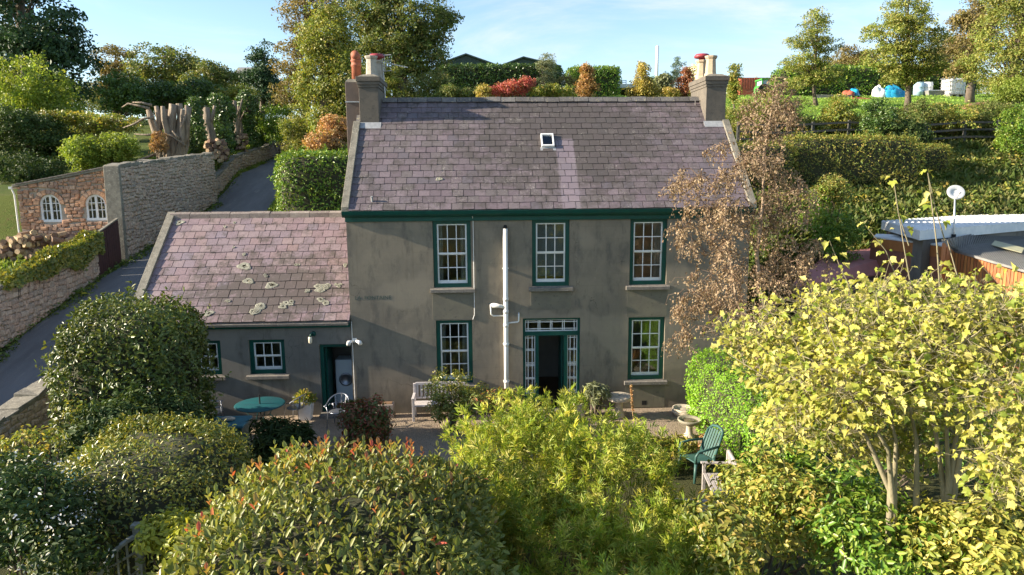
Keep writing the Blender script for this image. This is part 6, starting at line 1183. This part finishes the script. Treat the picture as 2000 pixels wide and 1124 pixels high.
#@@GARDEN
# ------------------------------------------------------------------ terrace furniture
def ring(c, r, n, z, sx=1, sy=1, a0=0, a1=2*math.pi): return [(c[0]+r*sx*math.cos(a0+(a1-a0)*k/n), c[1]+r*sy*math.sin(a0+(a1-a0)*k/n), z) for k in range(n+1)]
def furniture():
    # teal table
    t = thing('garden_table', 'round teal metal table with parasol hole on the shaded terrace', 'table', (-7.02, -1.0, .02)); MB().lathe((-7.02, -1.0, .69), [(.05, 0), (.64, 0), (.66, .012), (.66, .03), (.64, .036), (.02, .036)], 40).build('table_top', M_TEAL, t, True); MB().tube([(-7.02, -1, .02), (-7.02, -1, .98)], .02, 8).build('parasol_pole', M_DARK, t)
    for k in range(4): a = k*math.pi/2+.6; MB().tube([(-7.02+.5*math.cos(a), -1+.5*math.sin(a), .02), (-7.02+.25*math.cos(a), -1+.25*math.sin(a), .4), (-7.02+.45*math.cos(a), -1+.45*math.sin(a), .69)], .014, 6).build('leg', M_TEAL, t, True)
    # tube armchairs
    def tubchair(x, y, rz, lab):
        t = thing('armchair', lab, 'chair', (0, 0, 0), 'metal tube armchairs round the teal table'); s = M_STEEL
        MB().lathe((0, 0, .42), [(.02, 0), (.22, 0), (.235, .01), (.22, .02), (.02, .015)], 24).build('seat', s, t, True)
        for i, (a, b) in enumerate(((-.2, -.2), (.2, -.2), (-.18, .2), (.18, .2))): MB().tube([(a*1.15, b*1.2, .0), (a, b, .42), (a*1.25, b if b > 0 else b*.9, .64 if b < 0 else .6)], .012, 7).build('leg', s, t, True)
        pts = [(-.27, -.24, .62)]+[(.3*math.cos(q), .02+.3*math.sin(q), .64+.2*math.sin(q)) for q in np.linspace(math.pi, 0, 13)]+[(.27, -.24, .62)]; MB().tube(pts, .014, 7).build('back_hoop', s, t, True)
        pts = [(.25*math.cos(q), .02+.25*math.sin(q), .6) for q in np.linspace(math.pi, 0, 13)]; MB().tube(pts, .01, 6).build('back_rail', s, t, True)
        for q in (.32, .5, .68): a = math.pi*q; MB().bar((.22*math.cos(a), .02+.22*math.sin(a), .43), (.3*math.cos(a), .02+.3*math.sin(a), .64+.2*math.sin(a)), .05, .008, (math.cos(a), math.sin(a), 0)).build('back_slat', s, t)
        t.location = (x, y, .022); t.rotation_euler = (0, 0, rz)
    tubchair(-8.35, -.75, 1.9, 'tube armchair left of the teal table, half behind the big bush'); tubchair(-6.2, -.55, -1.9, 'tube armchair right of the teal table by the planter'); tubchair(-4.95, -.95, -.2, 'tube armchair in front of the open outbuilding door behind the red shrub')
    # teal bin with a stone on the lid
    t = thing('storage_box', 'low green box with teal lid left of the terrace plants', 'box', (-7.35, -2.4, .02)); MB().hexa([(-7.75, -2.7, .02), (-7.0, -2.7, .02), (-7.0, -2.1, .02), (-7.75, -2.1, .02)], [(-7.8, -2.75, .68), (-6.95, -2.75, .68), (-6.95, -2.05, .68), (-7.8, -2.05, .68)]).build('body', M_PLGREEN, t, bevel=.02); MB().box(-7.85, -6.9, -2.8, -2.0, .68, .75).build('lid', M_TEALD, t, bevel=.02)
    t = rock('stone', 'pale stone lying on the teal lid', 'stone', (-7.4, -2.4, .75), (.17, .11, .11), M_STONEW)
    # white tapered planter and small pots
    def planter(lab, x, y, w_, h, m, name='planter', leaf=None, ln=40, lh=.3, ls=.12):
        t = thing(name, lab, 'planter', (x, y, .02)); q = w_*.36; p = w_*.5
        mb = MB(); mb.hexa([(x-q, y-q, .02), (x+q, y-q, .02), (x+q, y+q, .02), (x-q, y+q, .02)], [(x-p, y-p, h), (x+p, y-p, h), (x+p, y+p, h), (x-p, y+p, h)]); mb.build('box', m, t, bevel=.015); MB().box(x-p*1.06, x+p*1.06, y-p*1.06, y+p*1.06, h, h+.03).build('rim', m, t, bevel=.008)
        if leaf:
            pl = thing(name+'_plant', 'leafy plant growing in the '+lab, 'plant', (x, y, h+.03)); n = ln*8; th = rdir(n); th[:, 2] = np.abs(th[:, 2]); P = np.array((x, y, h+.03))+th*lh*rng.random(n)[:, None]**.5; MB().tube([(x, y, h), (x, y, h+lh*.7)], .012, 5).build('stems', M_BARK, pl); leaves('foliage', P, nrm(th+rng.normal(size=(n, 3))*.4), nrm(rng.normal(size=(n, 3))+np.array((0, 0, 1))), ls*rng.uniform(.6, 1.2, n), 'oval', leaf, pl)
    planter('white tapered planter by the outbuilding door', -5.98, -.3, .42, .5, M_WHITE, leaf=L_MIX); planter('round pale pot beside the front door', 1.78, -.5, .34, .36, M_STONEW, 'pot', L_LAUR, 30, .2, .09)
    t = thing('stone_trough', 'small grey trough against the house wall behind the red shrub', 'trough', (-3.75, -.25, .02)); MB().box(-4.0, -3.5, -.4, -.1, .02, .42).build('trough_body', M_RIDGE2, t, bevel=.02); MB().box(-3.95, -3.55, -.36, -.14, .42, .44).build('soil', M_EARTH, t)
    # pale slatted bench against the wall
    def bench(lab, x, y, rz, L, m, tb=None):
        t = thing('garden_bench', lab, 'bench', (0, 0, 0))
        for sx in (-1, 1):
            xx = sx*(L/2-.04); MB().box(xx-.035, xx+.035, .2, .27, 0, .95).build('leg', m, t, bevel=.006); MB().box(xx-.035, xx+.035, -.3, -.23, 0, .64).build('leg', m, t, bevel=.006); MB().box(xx-.04, xx+.04, -.34, .2, .64, .68).build('armrest', m, t, bevel=.008)
            MB().box(xx-.025, xx+.025, -.23, .2, .36, .42).build('side_rail', m, t)
        for k in range(6): MB().box(-L/2+.08, L/2-.08, -.29+k*.083, -.29+k*.083+.068, .42, .445).build('seat_slat', m, t, bevel=.004)
        MB().box(-L/2+.075, L/2-.075, .21, .25, .9, .98).build('top_rail', m, t, bevel=.006); MB().box(-L/2+.075, L/2-.075, .21, .25, .5, .55).build('lower_rail', m, t, bevel=.004)
        n = int(L/.125)
        for k in range(n): xx = -L/2+.12+(L-.24)*k/(n-1); MB().box(xx-.03, xx+.03, .22, .24, .55, .9).build('back_slat', m, t)
        t.location = (x, y, .022); t.rotation_euler = (0, 0, rz)
    bench('pale wooden bench against the house wall behind a round bush', -2.2, -.42, 0, 1.5, M_WBENCH); bench('weathered teak bench facing left beside the green chair', 3.95, -6.3, -math.pi/2-.12, 1.5, M_TEAK)
    t = thing('low_table', 'low weathered slatted table in front of the teak bench', 'table', (0, 0, 0))
    for k in range(7): MB().box(-.35, .35, -.4+k*.115, -.4+k*.115+.095, .4, .43).build('slat', M_TEAK, t, bevel=.004)
    for a in (-.3, .3):
        for b in (-.34, .34): MB().box(a-.03, a+.03, b-.03, b+.03, 0, .399).build('leg', M_TEAK, t)
    t.location = (3.05, -7.1, 0); t.rotation_euler = (0, 0, -.15)
    # green plastic chair
    t = thing('plastic_chair', 'green plastic slat backed garden chair by the bright hedge', 'chair', (0, 0, 0)); m = M_PLGREEN
    mb = MB(); mb.hexa([(-.24, -.25, .38), (.24, -.25, .38), (.21, .22, .36), (-.21, .22, .36)], [(-.24, -.25, .41), (.24, -.25, .41), (.21, .22, .39), (-.21, .22, .39)]); mb.build('seat', m, t, bevel=.015)
    for k in range(6): xx = -.17+.068*k; MB().hexa([(xx-.025, .2, .4), (xx+.025, .2, .4), (xx+.025, .225, .4), (xx-.025, .225, .4)], [(xx*1.12-.027, .42, .93-.5*xx*xx), (xx*1.12+.027, .42, .93-.5*xx*xx), (xx*1.12+.027, .445, .93-.5*xx*xx), (xx*1.12-.027, .445, .93-.5*xx*xx)]).build('back_slat', m, t, bevel=.006)
    MB().tube([(-.22, .42, .88), (-.14, .45, .96), (0, .46, .985), (.14, .45, .96), (.22, .42, .88)], .03, 8).build('top_rail', m, t, True)
    for s_ in (-1, 1):
        MB().tube([(s_*.22, .4, .88), (s_*.23, .3, .66), (s_*.22, .22, .4)], .026, 8).build('back_post', m, t, True); MB().tube([(s_*.24, .33, .66), (s_*.29, .0, .66), (s_*.29, -.22, .64), (s_*.27, -.27, .55), (s_*.26, -.27, .4)], .026, 8).build('armrest', m, t, True)
        MB().tube([(s_*.25, -.25, .4), (s_*.29, -.3, 0)], [.032, .025], 8).build('leg', m, t, True); MB().tube([(s_*.22, .2, .4), (s_*.27, .34, 0)], [.032, .025], 8).build('leg', m, t, True)
    t.location = (3.9, -4.75, 0.02); t.rotation_euler = (0, 0, -math.pi/2+.35); t.scale = (1.12,)*3
    # stone pieces
    p = Vector((2.86, -.75, .02)); t = thing('millstone_table', 'round millstone table on a stone leg beside the front door', 'table', p); mb = MB(); mb.lathe((p.x, p.y, .55), [(.04, 0), (.33, 0), (.36, .02), (.36, .1), (.34, .12), (.045, .12), (.04, .06)], 32); mb.build('table_top', M_STONEW, t, True, bevel=.006); MB().lathe(p, [(.17, 0), (.16, .1), (.11, .2), (.11, .45), (.16, .53)], 16).build('leg', M_STONEW, t, True)
    p = Vector((4.72, -.72, .02)); t = thing('stone_basin', 'shallow pale stone basin standing on the gravel by the hedge', 'basin', p); MB().lathe(p, [(.22, 0), (.27, .04), (.31, .14), (.33, .2), (.32, .24), (.28, .24), (.24, .17), (.1, .13), (.01, .125)], 32).build('bowl', M_STONEW, t, True); MB().lathe(p, [(.318, .1), (.332, .13), (.33, .16), (.318, .17)], 32).build('rope_band', M_STONEW, t, True)
    p = Vector((4.4, -2.35, .02)); t = thing('bird_bath', 'stone bird bath on a pedestal in front of the bright hedge', 'bird bath', p); MB().lathe(p, [(.16, 0), (.16, .05), (.09, .1), (.08, .28), (.12, .33)], 18).build('pedestal', M_STONEW, t, True); MB().lathe((p.x, p.y, .34), [(.1, 0), (.25, .06), (.31, .13), (.31, .17), (.27, .17), (.2, .1), (.01, .08)], 32).build('bowl', M_STONED, t, True); MB().lathe((p.x, p.y, .455), [(.01, 0), (.215, 0), (.215, .004), (.01, .004)], 28).build('water', M_WATER, t, True)
    # trellis panel
    t = thing('trellis_panel', 'curved topped grey trellis panel with post at the bottom left', 'trellis', (-6.3, -10.2, 0)); A = Vector((-6.02, -10.05, 0)); B = Vector((-6.65, -11.6, 0)); d = B-A
    MB().box(A.x-.05, A.x+.05, A.y-.05, A.y+.05, 0, 1.86).build('post', M_TEAKG, t, bevel=.006); MB().box(A.x-.065, A.x+.065, A.y-.065, A.y+.065, 1.86, 1.9).build('post_cap', M_TEAKG, t); MB().box(B.x-.05, B.x+.05, B.y-.05, B.y+.05, 0, .98).build('post', M_TEAKG, t, bevel=.006)
    f_ = lambda s: 1.72-.85*s-.16*math.sin(s*math.pi*2)*-1
    mb = MB(); mb.tube([A+d*s+Vector((0, 0, f_(s))) for s in np.linspace(.03, .97, 14)], .04, 6); mb.build('top_rail', M_TEAKG, t); MB().bar(A+d*.03+Vector((0, 0, .3)), B-d*.03+Vector((0, 0, .3)), .05, .06).build('bottom_rail', M_TEAKG, t)
    for s in np.linspace(.12, .9, 9): p = A+d*s; MB().bar(p+Vector((0, 0, .33)), p+Vector((0, 0, f_(s)-.03)), .028, .016).build('lath', M_TEAKG, t)
    for z in (.6, .9, 1.2, 1.5):
        ss = [s for s in np.linspace(.02, .98, 49) if f_(s)-.05 > z]; 
        if len(ss) > 2: MB().bar(A+d*ss[0]+Vector((.02, 0, z)), A+d*ss[-1]+Vector((.02, 0, z)), .016, .028).build('lath', M_TEAKG, t)
    c = atZ(128, 935, .95); t = thing('covered_table', 'teal cover stretched over a table between the dark shrubs', 'cover', (c.x, c.y, 0)); MB().hexa([(c.x-.7, c.y-.6, .5), (c.x+.6, c.y-.7, .5), (c.x+.75, c.y+.7, .5), (c.x-.6, c.y+.75, .5)], [(c.x-.6, c.y-.55, .97), (c.x+.55, c.y-.6, .92), (c.x+.65, c.y+.6, .95), (c.x-.55, c.y+.65, .99)]).build('sheet', M_TEALD, t, bevel=.05)
    for a, b in ((-.45, -.45), (.45, -.45), (.45, .45), (-.45, .45)): MB().box(c.x+a-.03, c.x+a+.03, c.y+b-.03, c.y+b+.03, 0, .6).build('leg', M_TEAK, t)
def rock(name, lab, cat, p, a, m):
    t = thing(name, lab, cat, p); mb = MB(); nu, nv = 12, 7; 
    for i in range(nv+1):
        for j in range(nu):
            th = math.pi*i/nv; f_ = 2*math.pi*j/nu; R = 1+.12*math.sin(2*f_+1)+.1*math.sin(3*f_+4*th); mb.v.append((p[0]+a[0]*R*math.sin(th)*math.cos(f_), p[1]+a[1]*R*math.sin(th)*math.sin(f_), p[2]+a[2]*.5+a[2]*.5*math.cos(th)))
    for i in range(nv):
        for j in range(nu): mb.f.append((i*nu+j, (i+1)*nu+j, (i+1)*nu+(j+1) % nu, i*nu+(j+1) % nu))
    mb.build('body', m, t, True); return t
M_TEALD = mat('teal_cover', (.03, .13, .17), (.04, .17, .21), 5, .5, .3, 12); M_STONED = mat('damp_stone', (.3, .27, .2), (.2, .19, .14), 8, .85, .5, 40); M_WATER = mat('murky_water', (.12, .1, .06), None, 4, .08); M_TEAKG = mat('grey_trellis', (.3, .31, .27), (.22, .22, .18), 10, .85, .3, 60)
furniture()

# ------------------------------------------------------------------ garden plants
clipped('laurel_bush', 'huge rounded dark evergreen bush in front of the outbuilding', 'bush', (-9.22, -3.1, 1.95), (1.48, 1.45, 1.98), 3.4, 0, L_BAY, M_TWIG, 24000, .115, 'oval', lump=.2, depth=.34, sprig=170)
clipped('clipped_bush', 'clipped dome of small glossy leaves at the left foreground', 'bush', (-6.6, -8.2, 1.2), (1.5, 2.0, 1.32), 3, .15, L_BOX, M_TWIG, 26000, .075, 'oval', lump=.16, depth=.24, sprig=160)
clipped('privet_hedge', 'bright green leafy hedge at the right end of the gravel', 'hedge', (5.75, -3.0, .98), (1.05, 2.2, 1.12), 5, .06, L_PRIV, M_TWIG, 24000, .065, 'oval', lump=.14, depth=.18, sprig=160)
def photrnd(P):
    r = rng.random(len(P))*.74; z = sstep(2.6, 3.3, P[:, 2]); k = rng.random(len(P)) < .02+.1*z*sstep(-13, -10.5, P[:, 1]); r[k] = .78+.22*rng.random(k.sum()); return r
clipped('photinia_bush', 'large photinia with red young shoots across the bottom foreground', 'bush', (-2.65, -12.3, 1.82), (1.8, 2.2, 1.5), 3.0, -.1, L_PHOT, M_TWIG, 30000, .105, 'oval', lump=.14, depth=.3, single=300, rndf=photrnd, stick=1.1)
def photshoots():      # upright shoots standing out of the photinia
    par = [o for o in bpy.data.objects if o.name.startswith('photinia_bush')][0]; P = []; D = []; N = []; R = []; mb = MB()
    for k in range(170):
        x = rng.uniform(-4.2, -1.1); y = rng.uniform(-14.2, -10.3); q = abs((x+2.65)/1.8)**3+abs((y+12.3)/2.2)**3
        if q > .93: continue
        z = 1.82+1.5*(1-q)**(1/3.); h = rng.uniform(.12, .34); a = Vector((x, y, z-.15)); b = a+Vector((rng.normal()*.06, rng.normal()*.06, h+.12)); mb.tube([a, b], [.006, .003], 4, False); red = rng.random() < .25+.3*(y > -11.8)
        for i in range(7):
            f_ = .35+.65*i/6; p = a.lerp(b, f_); an = i*2.4; P.append(tuple(p)); D.append((math.cos(an)*(1.15-f_*.7), math.sin(an)*(1.15-f_*.7), .5+f_*.8)); N.append((-math.cos(an)*.6, -math.sin(an)*.6, .8)); R.append(rng.uniform(.8, 1) if red and i > 3 else rng.uniform(.3, .78))
    mb.build('shoots', M_BARK, par, kind='stuff'); leaves('shoot_leaves', np.array(P), np.array(D), np.array(N), .095*rng.uniform(.7, 1.2, len(P)), 'oval', L_PHOT, par, rnd=np.array(R))
photshoots()
def bamboo():
    t = thing('bamboo_clump', 'bushy yellow green bamboo filling the middle foreground', 'bamboo', (.3, -10, 0)); Ps = []; Ds = []; mb = MB()
    bl = [(-.4, -8.1, 1.74, 1.5, 1.2, 1.36), (.5, -7.4, 1.6, 1.5, .9, 1.3), (1.05, -9.1, 1.65, 1.3, 1.2, 1.25), (-1.0, -9.6, 1.6, .9, 1.1, 1.2), (1.35, -11.0, 1.3, 1.0, 1.3, 1.15), (.1, -10.6, 1.4, 1.1, 1.3, 1.2), (.75, -12.7, 1.2, 1.25, 1.2, 1.2), (2.1, -9.4, .8, .8, 1.1, .85), (2.0, -11.9, 1.1, .9, 1.2, 1.1), (-.6, -12.4, 1.0, .8, 1.0, 1.1)]
    for b in bl:
        for k in range(80):
            d = rdir(1)[0]; d[2] = abs(d[2])*.9+.15; d /= np.linalg.norm(d); tip = np.array(b[:3])+d*np.array(b[3:])*rng.uniform(.72, 1.12); root = np.array((b[0]+d[0]*b[3]*.35, b[1]+d[1]*b[4]*.35, 0.)); mid = root*.45+tip*.55+np.array((0, 0, .25)); mb.tube([root, mid, tip], [.008, .006, .002], 4, False); L = rng.uniform(.35, .8)
            ax = nrm((tip-mid)[None])[0]
            for i in range(26):
                f_ = rng.random(); p = tip-ax*L*f_+rng.normal(size=3)*.07*(.4+f_); Ps.append(p); q = ax*.7+rng.normal(size=3)*.55+np.array((0, 0, .1)); Ds.append(q)
    P = np.array(Ps); D = nrm(np.array(Ds)); n = len(P); N = nrm(np.array((0, 0, 1.))+rng.normal(size=(n, 3))*.5); mb.build('culms', M_CULM, t); leaves('foliage', P, D, N, .155*rng.uniform(.6, 1.25, n), 'fan', L_BAMB, t)
M_CULM = mat('bamboo_culm', (.3, .27, .08), (.22, .22, .06), 5, .6)
bamboo()
G = lambda b: (b[0], b[1], g1(b[0], b[1]))
def sh(lab, bl, l, ncl, per, rc, size, tm='oval', nm='shrub', **k): B = [pb(*q) for q in bl]; return shrub(nm, lab, 'shrub', (B[0][0], B[0][1], max(0., g1(B[0][0], B[0][1]))), B, l, M_BARK, ncl, per, rc, size, tm, **k)
sh('round olive bush in front of the pale bench', [(880, 765, -1.5, 48, 44), (930, 782, -1.4, 36, 34), (885, 800, -1.6, 46, 24)], L_BOX, 150, 60, .18, .065)
sh('red tinged nandina shrub on the terrace', [(715, 812, -2.6, 54, 38), (720, 850, -2.7, 56, 26)], L_NAND, 110, 60, .2, .085)
sh('dark grassy clump beside the teal table', [(545, 860, -3.6, 62, 38), (550, 885, -3.7, 60, 24)], L_SHEN, 110, 40, .2, .2, 'strip')
sh('dark low shrub below the huge rounded bush', [(240, 815, -5.6, 95, 48), (330, 810, -4.8, 60, 34), (180, 870, -6.3, 70, 34)], L_SHEN, 160, 60, .28, .09)
sh('straggling rose bush against the garden wall', [(60, 870, -7.4, 55, 34), (150, 800, -5.9, 22, 26)], L_MIX, 44, 30, .2, .07)
sh('dark leafy shrub with white flowers at the bottom left corner', [(50, 1000, -10.3, 110, 95), (120, 1090, -11, 90, 70), (10, 930, -9.6, 60, 50)], L_SHEN, 170, 60, .28, .08)
sh('golden leaved shrub behind the trellis post', [(330, 1045, -10.4, 52, 36), (375, 1075, -10.8, 40, 40)], L_YEL, 60, 50, .18, .09)
sh('leafy shrub below the yellow sycamore, left of its trunks', [(1490, 950, -9.6, 90, 60), (1560, 1010, -10.6, 110, 80), (1430, 1050, -11.6, 90, 80)], L_MIX, 210, 56, .26, .085)
sh('mixed green shrub under the trunks of the yellow sycamore', [(1720, 1060, -12, 130, 80), (1640, 960, -9.8, 100, 50)], L_LAUR, 150, 56, .26, .085)
sh('yellow flecked shrub in the bottom right corner', [(1920, 1070, -12.6, 140, 70), (1990, 1000, -12, 80, 70)], L_YELM, 150, 52, .26, .085) if 0 else None
L_YELM = leafmat('yellow_flecked_leaf', [(.09, .12, .02), (.15, .17, .03), (.26, .24, .05), (.36, .3, .08)], .45, .35)
sh('yellow flecked shrub in the bottom right corner', [(1920, 1075, -12.6, 140, 70), (1990, 1010, -12, 80, 60)], L_YELM, 150, 52, .26, .085)
sh('flowering border plant beside the bird bath', [(1275, 885, -4.2, 60, 30), (1330, 870, -3.4, 30, 18)], L_YELM, 60, 36, .16, .18, 'strip')
sh('grey lavender clump beside the door pot', [(1163, 768, -.8, 24, 22)], L_GREY, 40, 30, .1, .16, 'strip')
sh('small dry plant behind the green chair', [(1385, 870, -4, 18, 22)], L_DRY, 30, 30, .12, .06)
sh('orange tipped plants in front of the soil pipe', [(985, 785, -2.3, 40, 20), (940, 790, -2.2, 30, 18)], L_PHOT, 50, 40, .15, .09)
sh('leafy hedge plants beyond the yellow sycamore', [(1700, 830, -6.5, 150, 70), (1900, 860, -6.5, 150, 80), (1560, 830, -6, 90, 60)], L_LAUR, 190, 50, .4, .1)
t = thing('mullein_stalk', 'dry brown flower stalk leaning beside the millstone table', 'plant', (3.2, -1.2, .02)); a, b = Vector((3.2, -1.2, 0)), atY(1232, 752, -1.2); MB().tube([a, a.lerp(b, .5)+Vector((-.03, 0, 0)), b], [.012, .01, .004], 5).build('stalk', M_DRYS, t) if 0 else None
M_DRYS = mat('dry_stalk', (.4, .27, .13), (.32, .2, .1), 9)
MB().tube([a, a.lerp(b, .5)+Vector((-.03, 0, 0)), b], [.012, .01, .004], 5).build('stalk', M_DRYS, t); n = 160; f_ = rng.uniform(.35, 1, n); P = np.array([tuple(a.lerp(b, x)) for x in f_]); D = rdir(n); leaves('seed_heads', P, D, rdir(n), .06*rng.uniform(.6, 1.2, n), 'oval', L_DRY, t)
def flowers():
    B = [pb(50, 1000, -10.3, 110, 95), pb(120, 1090, -11, 90, 70)]; C, _ = clumps(B, 75, .95); k = np.repeat(np.arange(75), 9); P = C[k]+rng.normal(size=(len(k), 3))*.07; P[:, 2] += .1; N = nrm(rng.normal(size=P.shape)+np.array((0, -.6, 1))); D = nrm(np.cross(N, rdir(len(P))))
    par = [o for o in bpy.data.objects if o.get('label', '').startswith('dark leafy shrub with white')][0]; leaves('white_flowers', P, D, N, .05*rng.uniform(.6, 1.4, len(P)), 'oval', L_FLOWER, par)
    par = [o for o in bpy.data.objects if o.get('label', '').startswith('dark low shrub below')][0]; C, _ = clumps([pb(280, 780, -4.6, 60, 40)], 12, .9); k = np.repeat(np.arange(12), 5); P = C[k]+rng.normal(size=(len(k), 3))*.06; leaves('white_flowers', P, rdir(len(P)), rdir(len(P)), .05, 'oval', L_FLOWER, par)
flowers()
# brown leaved birch
M_TWIGB = mat('birch_twig', (.16, .1, .065), (.22, .15, .1), 6)
def birch():
    Y0 = -3.7; t = thing('birch_tree', 'slender birch with dry brown leaves in front of the right gable', 'tree', (5.5, Y0, 0)); mb = MB()
    tr = [Vector((5.6, Y0, -.2))]+[atY(u, v, Y0) for u, v in ((1480, 720), (1488, 600), (1478, 500), (1490, 400), (1492, 300), (1508, 210), (1515, 150))]; mb.tube(tr, [.08, .065, .055, .045, .035, .025, .016, .006], 9)
    st = [atY(u, v, Y0) for u, v in ((1480, 690), (1440, 590), (1425, 500), (1415, 420), (1425, 330))]; mb.tube(st, [.045, .038, .03, .02, .008], 7); mb.build('trunk', M_BIRCH, t, True)
    bl = [pb(1505, 215, Y0, 56, 64), pb(1450, 310, Y0, 84, 52), pb(1365, 355, Y0, 58, 38), pb(1410, 440, Y0, 98, 64), pb(1535, 400, Y0, 55, 80), pb(1445, 560, Y0, 105, 62), pb(1360, 600, Y0+.4, 56, 52), pb(1560, 510, Y0, 60, 60), pb(1500, 650, Y0, 80, 45), pb(1340, 655, Y0+.5, 34, 34)]
    C, B = clumps(bl, 400, .1); tw = MB(); Ps = []
    tv = tr[1:]+st
    tv = [a.lerp(b, t_) for L_ in (tr[1:], st) for a, b in zip(L_, L_[1:]) for t_ in (0, .33, .66)]
    for a, c in chain(tv, C):
        m_ = a.lerp(c, .55)+Vector((random.gauss(0, .05), random.gauss(0, .05), .05+.08*(c-a).length)); tw.tube([a, m_, c], [.01, .007, .004], 4, False)
        for j in range(4):      # hanging twigs
            d = Vector((random.gauss(0, .16), random.gauss(0, .16), -random.uniform(.12, .5))); e = c+d; tw.tube([c, c+d*.4+Vector((d.x*.4, d.y*.4, .04)), e], [.004, .003, .0015], 3, False)
            for i in range(13): f_ = random.random(); p = c.lerp(e, f_); Ps.append((p.x+random.gauss(0, .045), p.y+random.gauss(0, .045), p.z+random.gauss(0, .045)))
    tw.build('twigs', M_TWIGB, t); P = np.array(Ps); n = len(P); N = nrm(rng.normal(size=(n, 3))+np.array((0, -.2, .5))); D = nrm(rng.normal(size=(n, 3))*.6+np.array((0, 0, -.7))); leaves('crown', P, D, N, 68e-3*rng.uniform(.6, 1.3, n), 'diamond', L_BIRCH, t)
birch()
# yellow sycamore
def sycamore():
    Y0 = -12; t = thing('sycamore_tree', 'many stemmed sycamore with big yellow leaves filling the right foreground', 'tree', (4.75, Y0, 0)); mb = MB(); S = []
    for pts, r in ((((1850, 1010), (1835, 900), (1815, 760), (1790, 620), (1765, 480), (1745, 350)), .055), (((1855, 1000), (1880, 860), (1935, 740), (1995, 640)), .06), (((1850, 980), (1872, 820), (1880, 680), (1870, 540), (1850, 470)), .05), (((1855, 1010), (1850, 880), (1845, 700), (1830, 480), (1812, 338)), .05), (((1745, 1000), (1735, 880), (1690, 800), (1640, 700), (1600, 600)), .05), (((1745, 990), (1750, 860), (1720, 740), (1700, 600)), .045), (((1790, 1000), (1790, 860), (1770, 760), (1660, 640), (1560, 580)), .045), (((1740, 960), (1690, 850), (1600, 800), (1500, 740), (1420, 690)), .045), (((1860, 950), (1930, 850), (1985, 780)), .04)):
        d = random.uniform(-.5, .5); q = [Vector((4.7+(pts[0][0]-1850)*.0055, Y0, -.1))]+[atY(u, v, Y0+d*i/len(pts)) for i, (u, v) in enumerate(pts)]; r *= .62; mb.tube(q, [r*1.9, r*1.5]+[r*max(.1, 1-1.25*i/len(pts)) for i in range(1, len(pts))], 9); S += q[2:]
    mb.build('trunk', M_BARKG, t, True)
    bl = [pb(1620, 660, -11.2, 160, 80), pb(1790, 640, -12, 170, 85), pb(1940, 670, -12.6, 120, 95), pb(1530, 700, -10.8, 90, 58), pb(1600, 780, -11.4, 110, 70), pb(1720, 750, -12.2, 120, 60), pb(1960, 800, -13.2, 70, 90), pb(1440, 660, -10.4, 45, 36), pb(1690, 595, -11, 90, 45), pb(1900, 600, -12, 110, 45), pb(1540, 830, -10.6, 60, 40), pb(1650, 850, -11.2, 90, 50), pb(1980, 880, -13, 70, 90), pb(1760, 880, -11, 80, 45), pb(1810, 820, -10.9, 90, 50), pb(1960, 930, -13.4, 60, 60), pb(1850, 700, -11, 140, 70), pb(1650, 720, -12, 130, 85)]
    C, B = clumps(bl, 960, .12); tw = MB(); P = []; D = []; N = []
    S2 = [a.lerp(b, t_) for a, b in zip(S, S[1:]) if (a-b).length < 1.6 for t_ in (0, .25, .5, .75)]
    for a, c in chain(S2, C):
        tw.tube([a, a.lerp(c, .5)+Vector((random.gauss(0, .03), random.gauss(0, .03), .04)), c], [.009, .007, .005], 4, False)
        for j in range(13):
            q = Vector((random.gauss(0, .15), random.gauss(0, .15), random.gauss(.02, .12))); p = c+q; tw.tube([c+q*.15, p], [.0022, .0018], 3, False); P.append(tuple(p)); D.append((q.x+random.gauss(0, .08), q.y+random.gauss(0, .08)-.03, -.07+random.gauss(0, .1))); N.append((random.gauss(-.25, .65), random.gauss(-.3, .65), .75))
    # leading shoots that rise clear of the crown
    for pts in (((1745, 350), (1755, 420), (1775, 480)), ((1812, 338), (1825, 400), (1845, 470)), ((1690, 440), (1730, 490), (1750, 540)), ((1620, 470), (1640, 520), (1660, 560))):
        q = [atY(u, v, Y0) for u, v in pts]; tw.tube(q[::-1], [.008, .006, .004], 5, False)
        for p in (q[0], q[0].lerp(q[1], .6), q[1], q[1].lerp(q[2], .5)):
            for k in range(3): d = Vector((random.gauss(0, .1), random.gauss(0, .1), random.uniform(-.05, .05))); P.append(tuple(p+d*.5)); D.append(tuple(d+Vector((0, 0, -.05)))); N.append((random.gauss(0, .3), -.3, 1))
    tw.build('twigs', M_BARKG, t); P, D, N = map(np.array, (P, D, N)); SZ = .088*rng.uniform(.45, 1.35, len(P)); h_ = rng.random(len(P)) < .45; leaves('crown', P[~h_], D[~h_], N[~h_], SZ[~h_], 'maple', L_SYC, t, single=150); leaves('curled_leaves', P[h_], D[h_], N[h_], SZ[h_]*1.1, 'maplef', L_SYC, t, single=150)
sycamore()
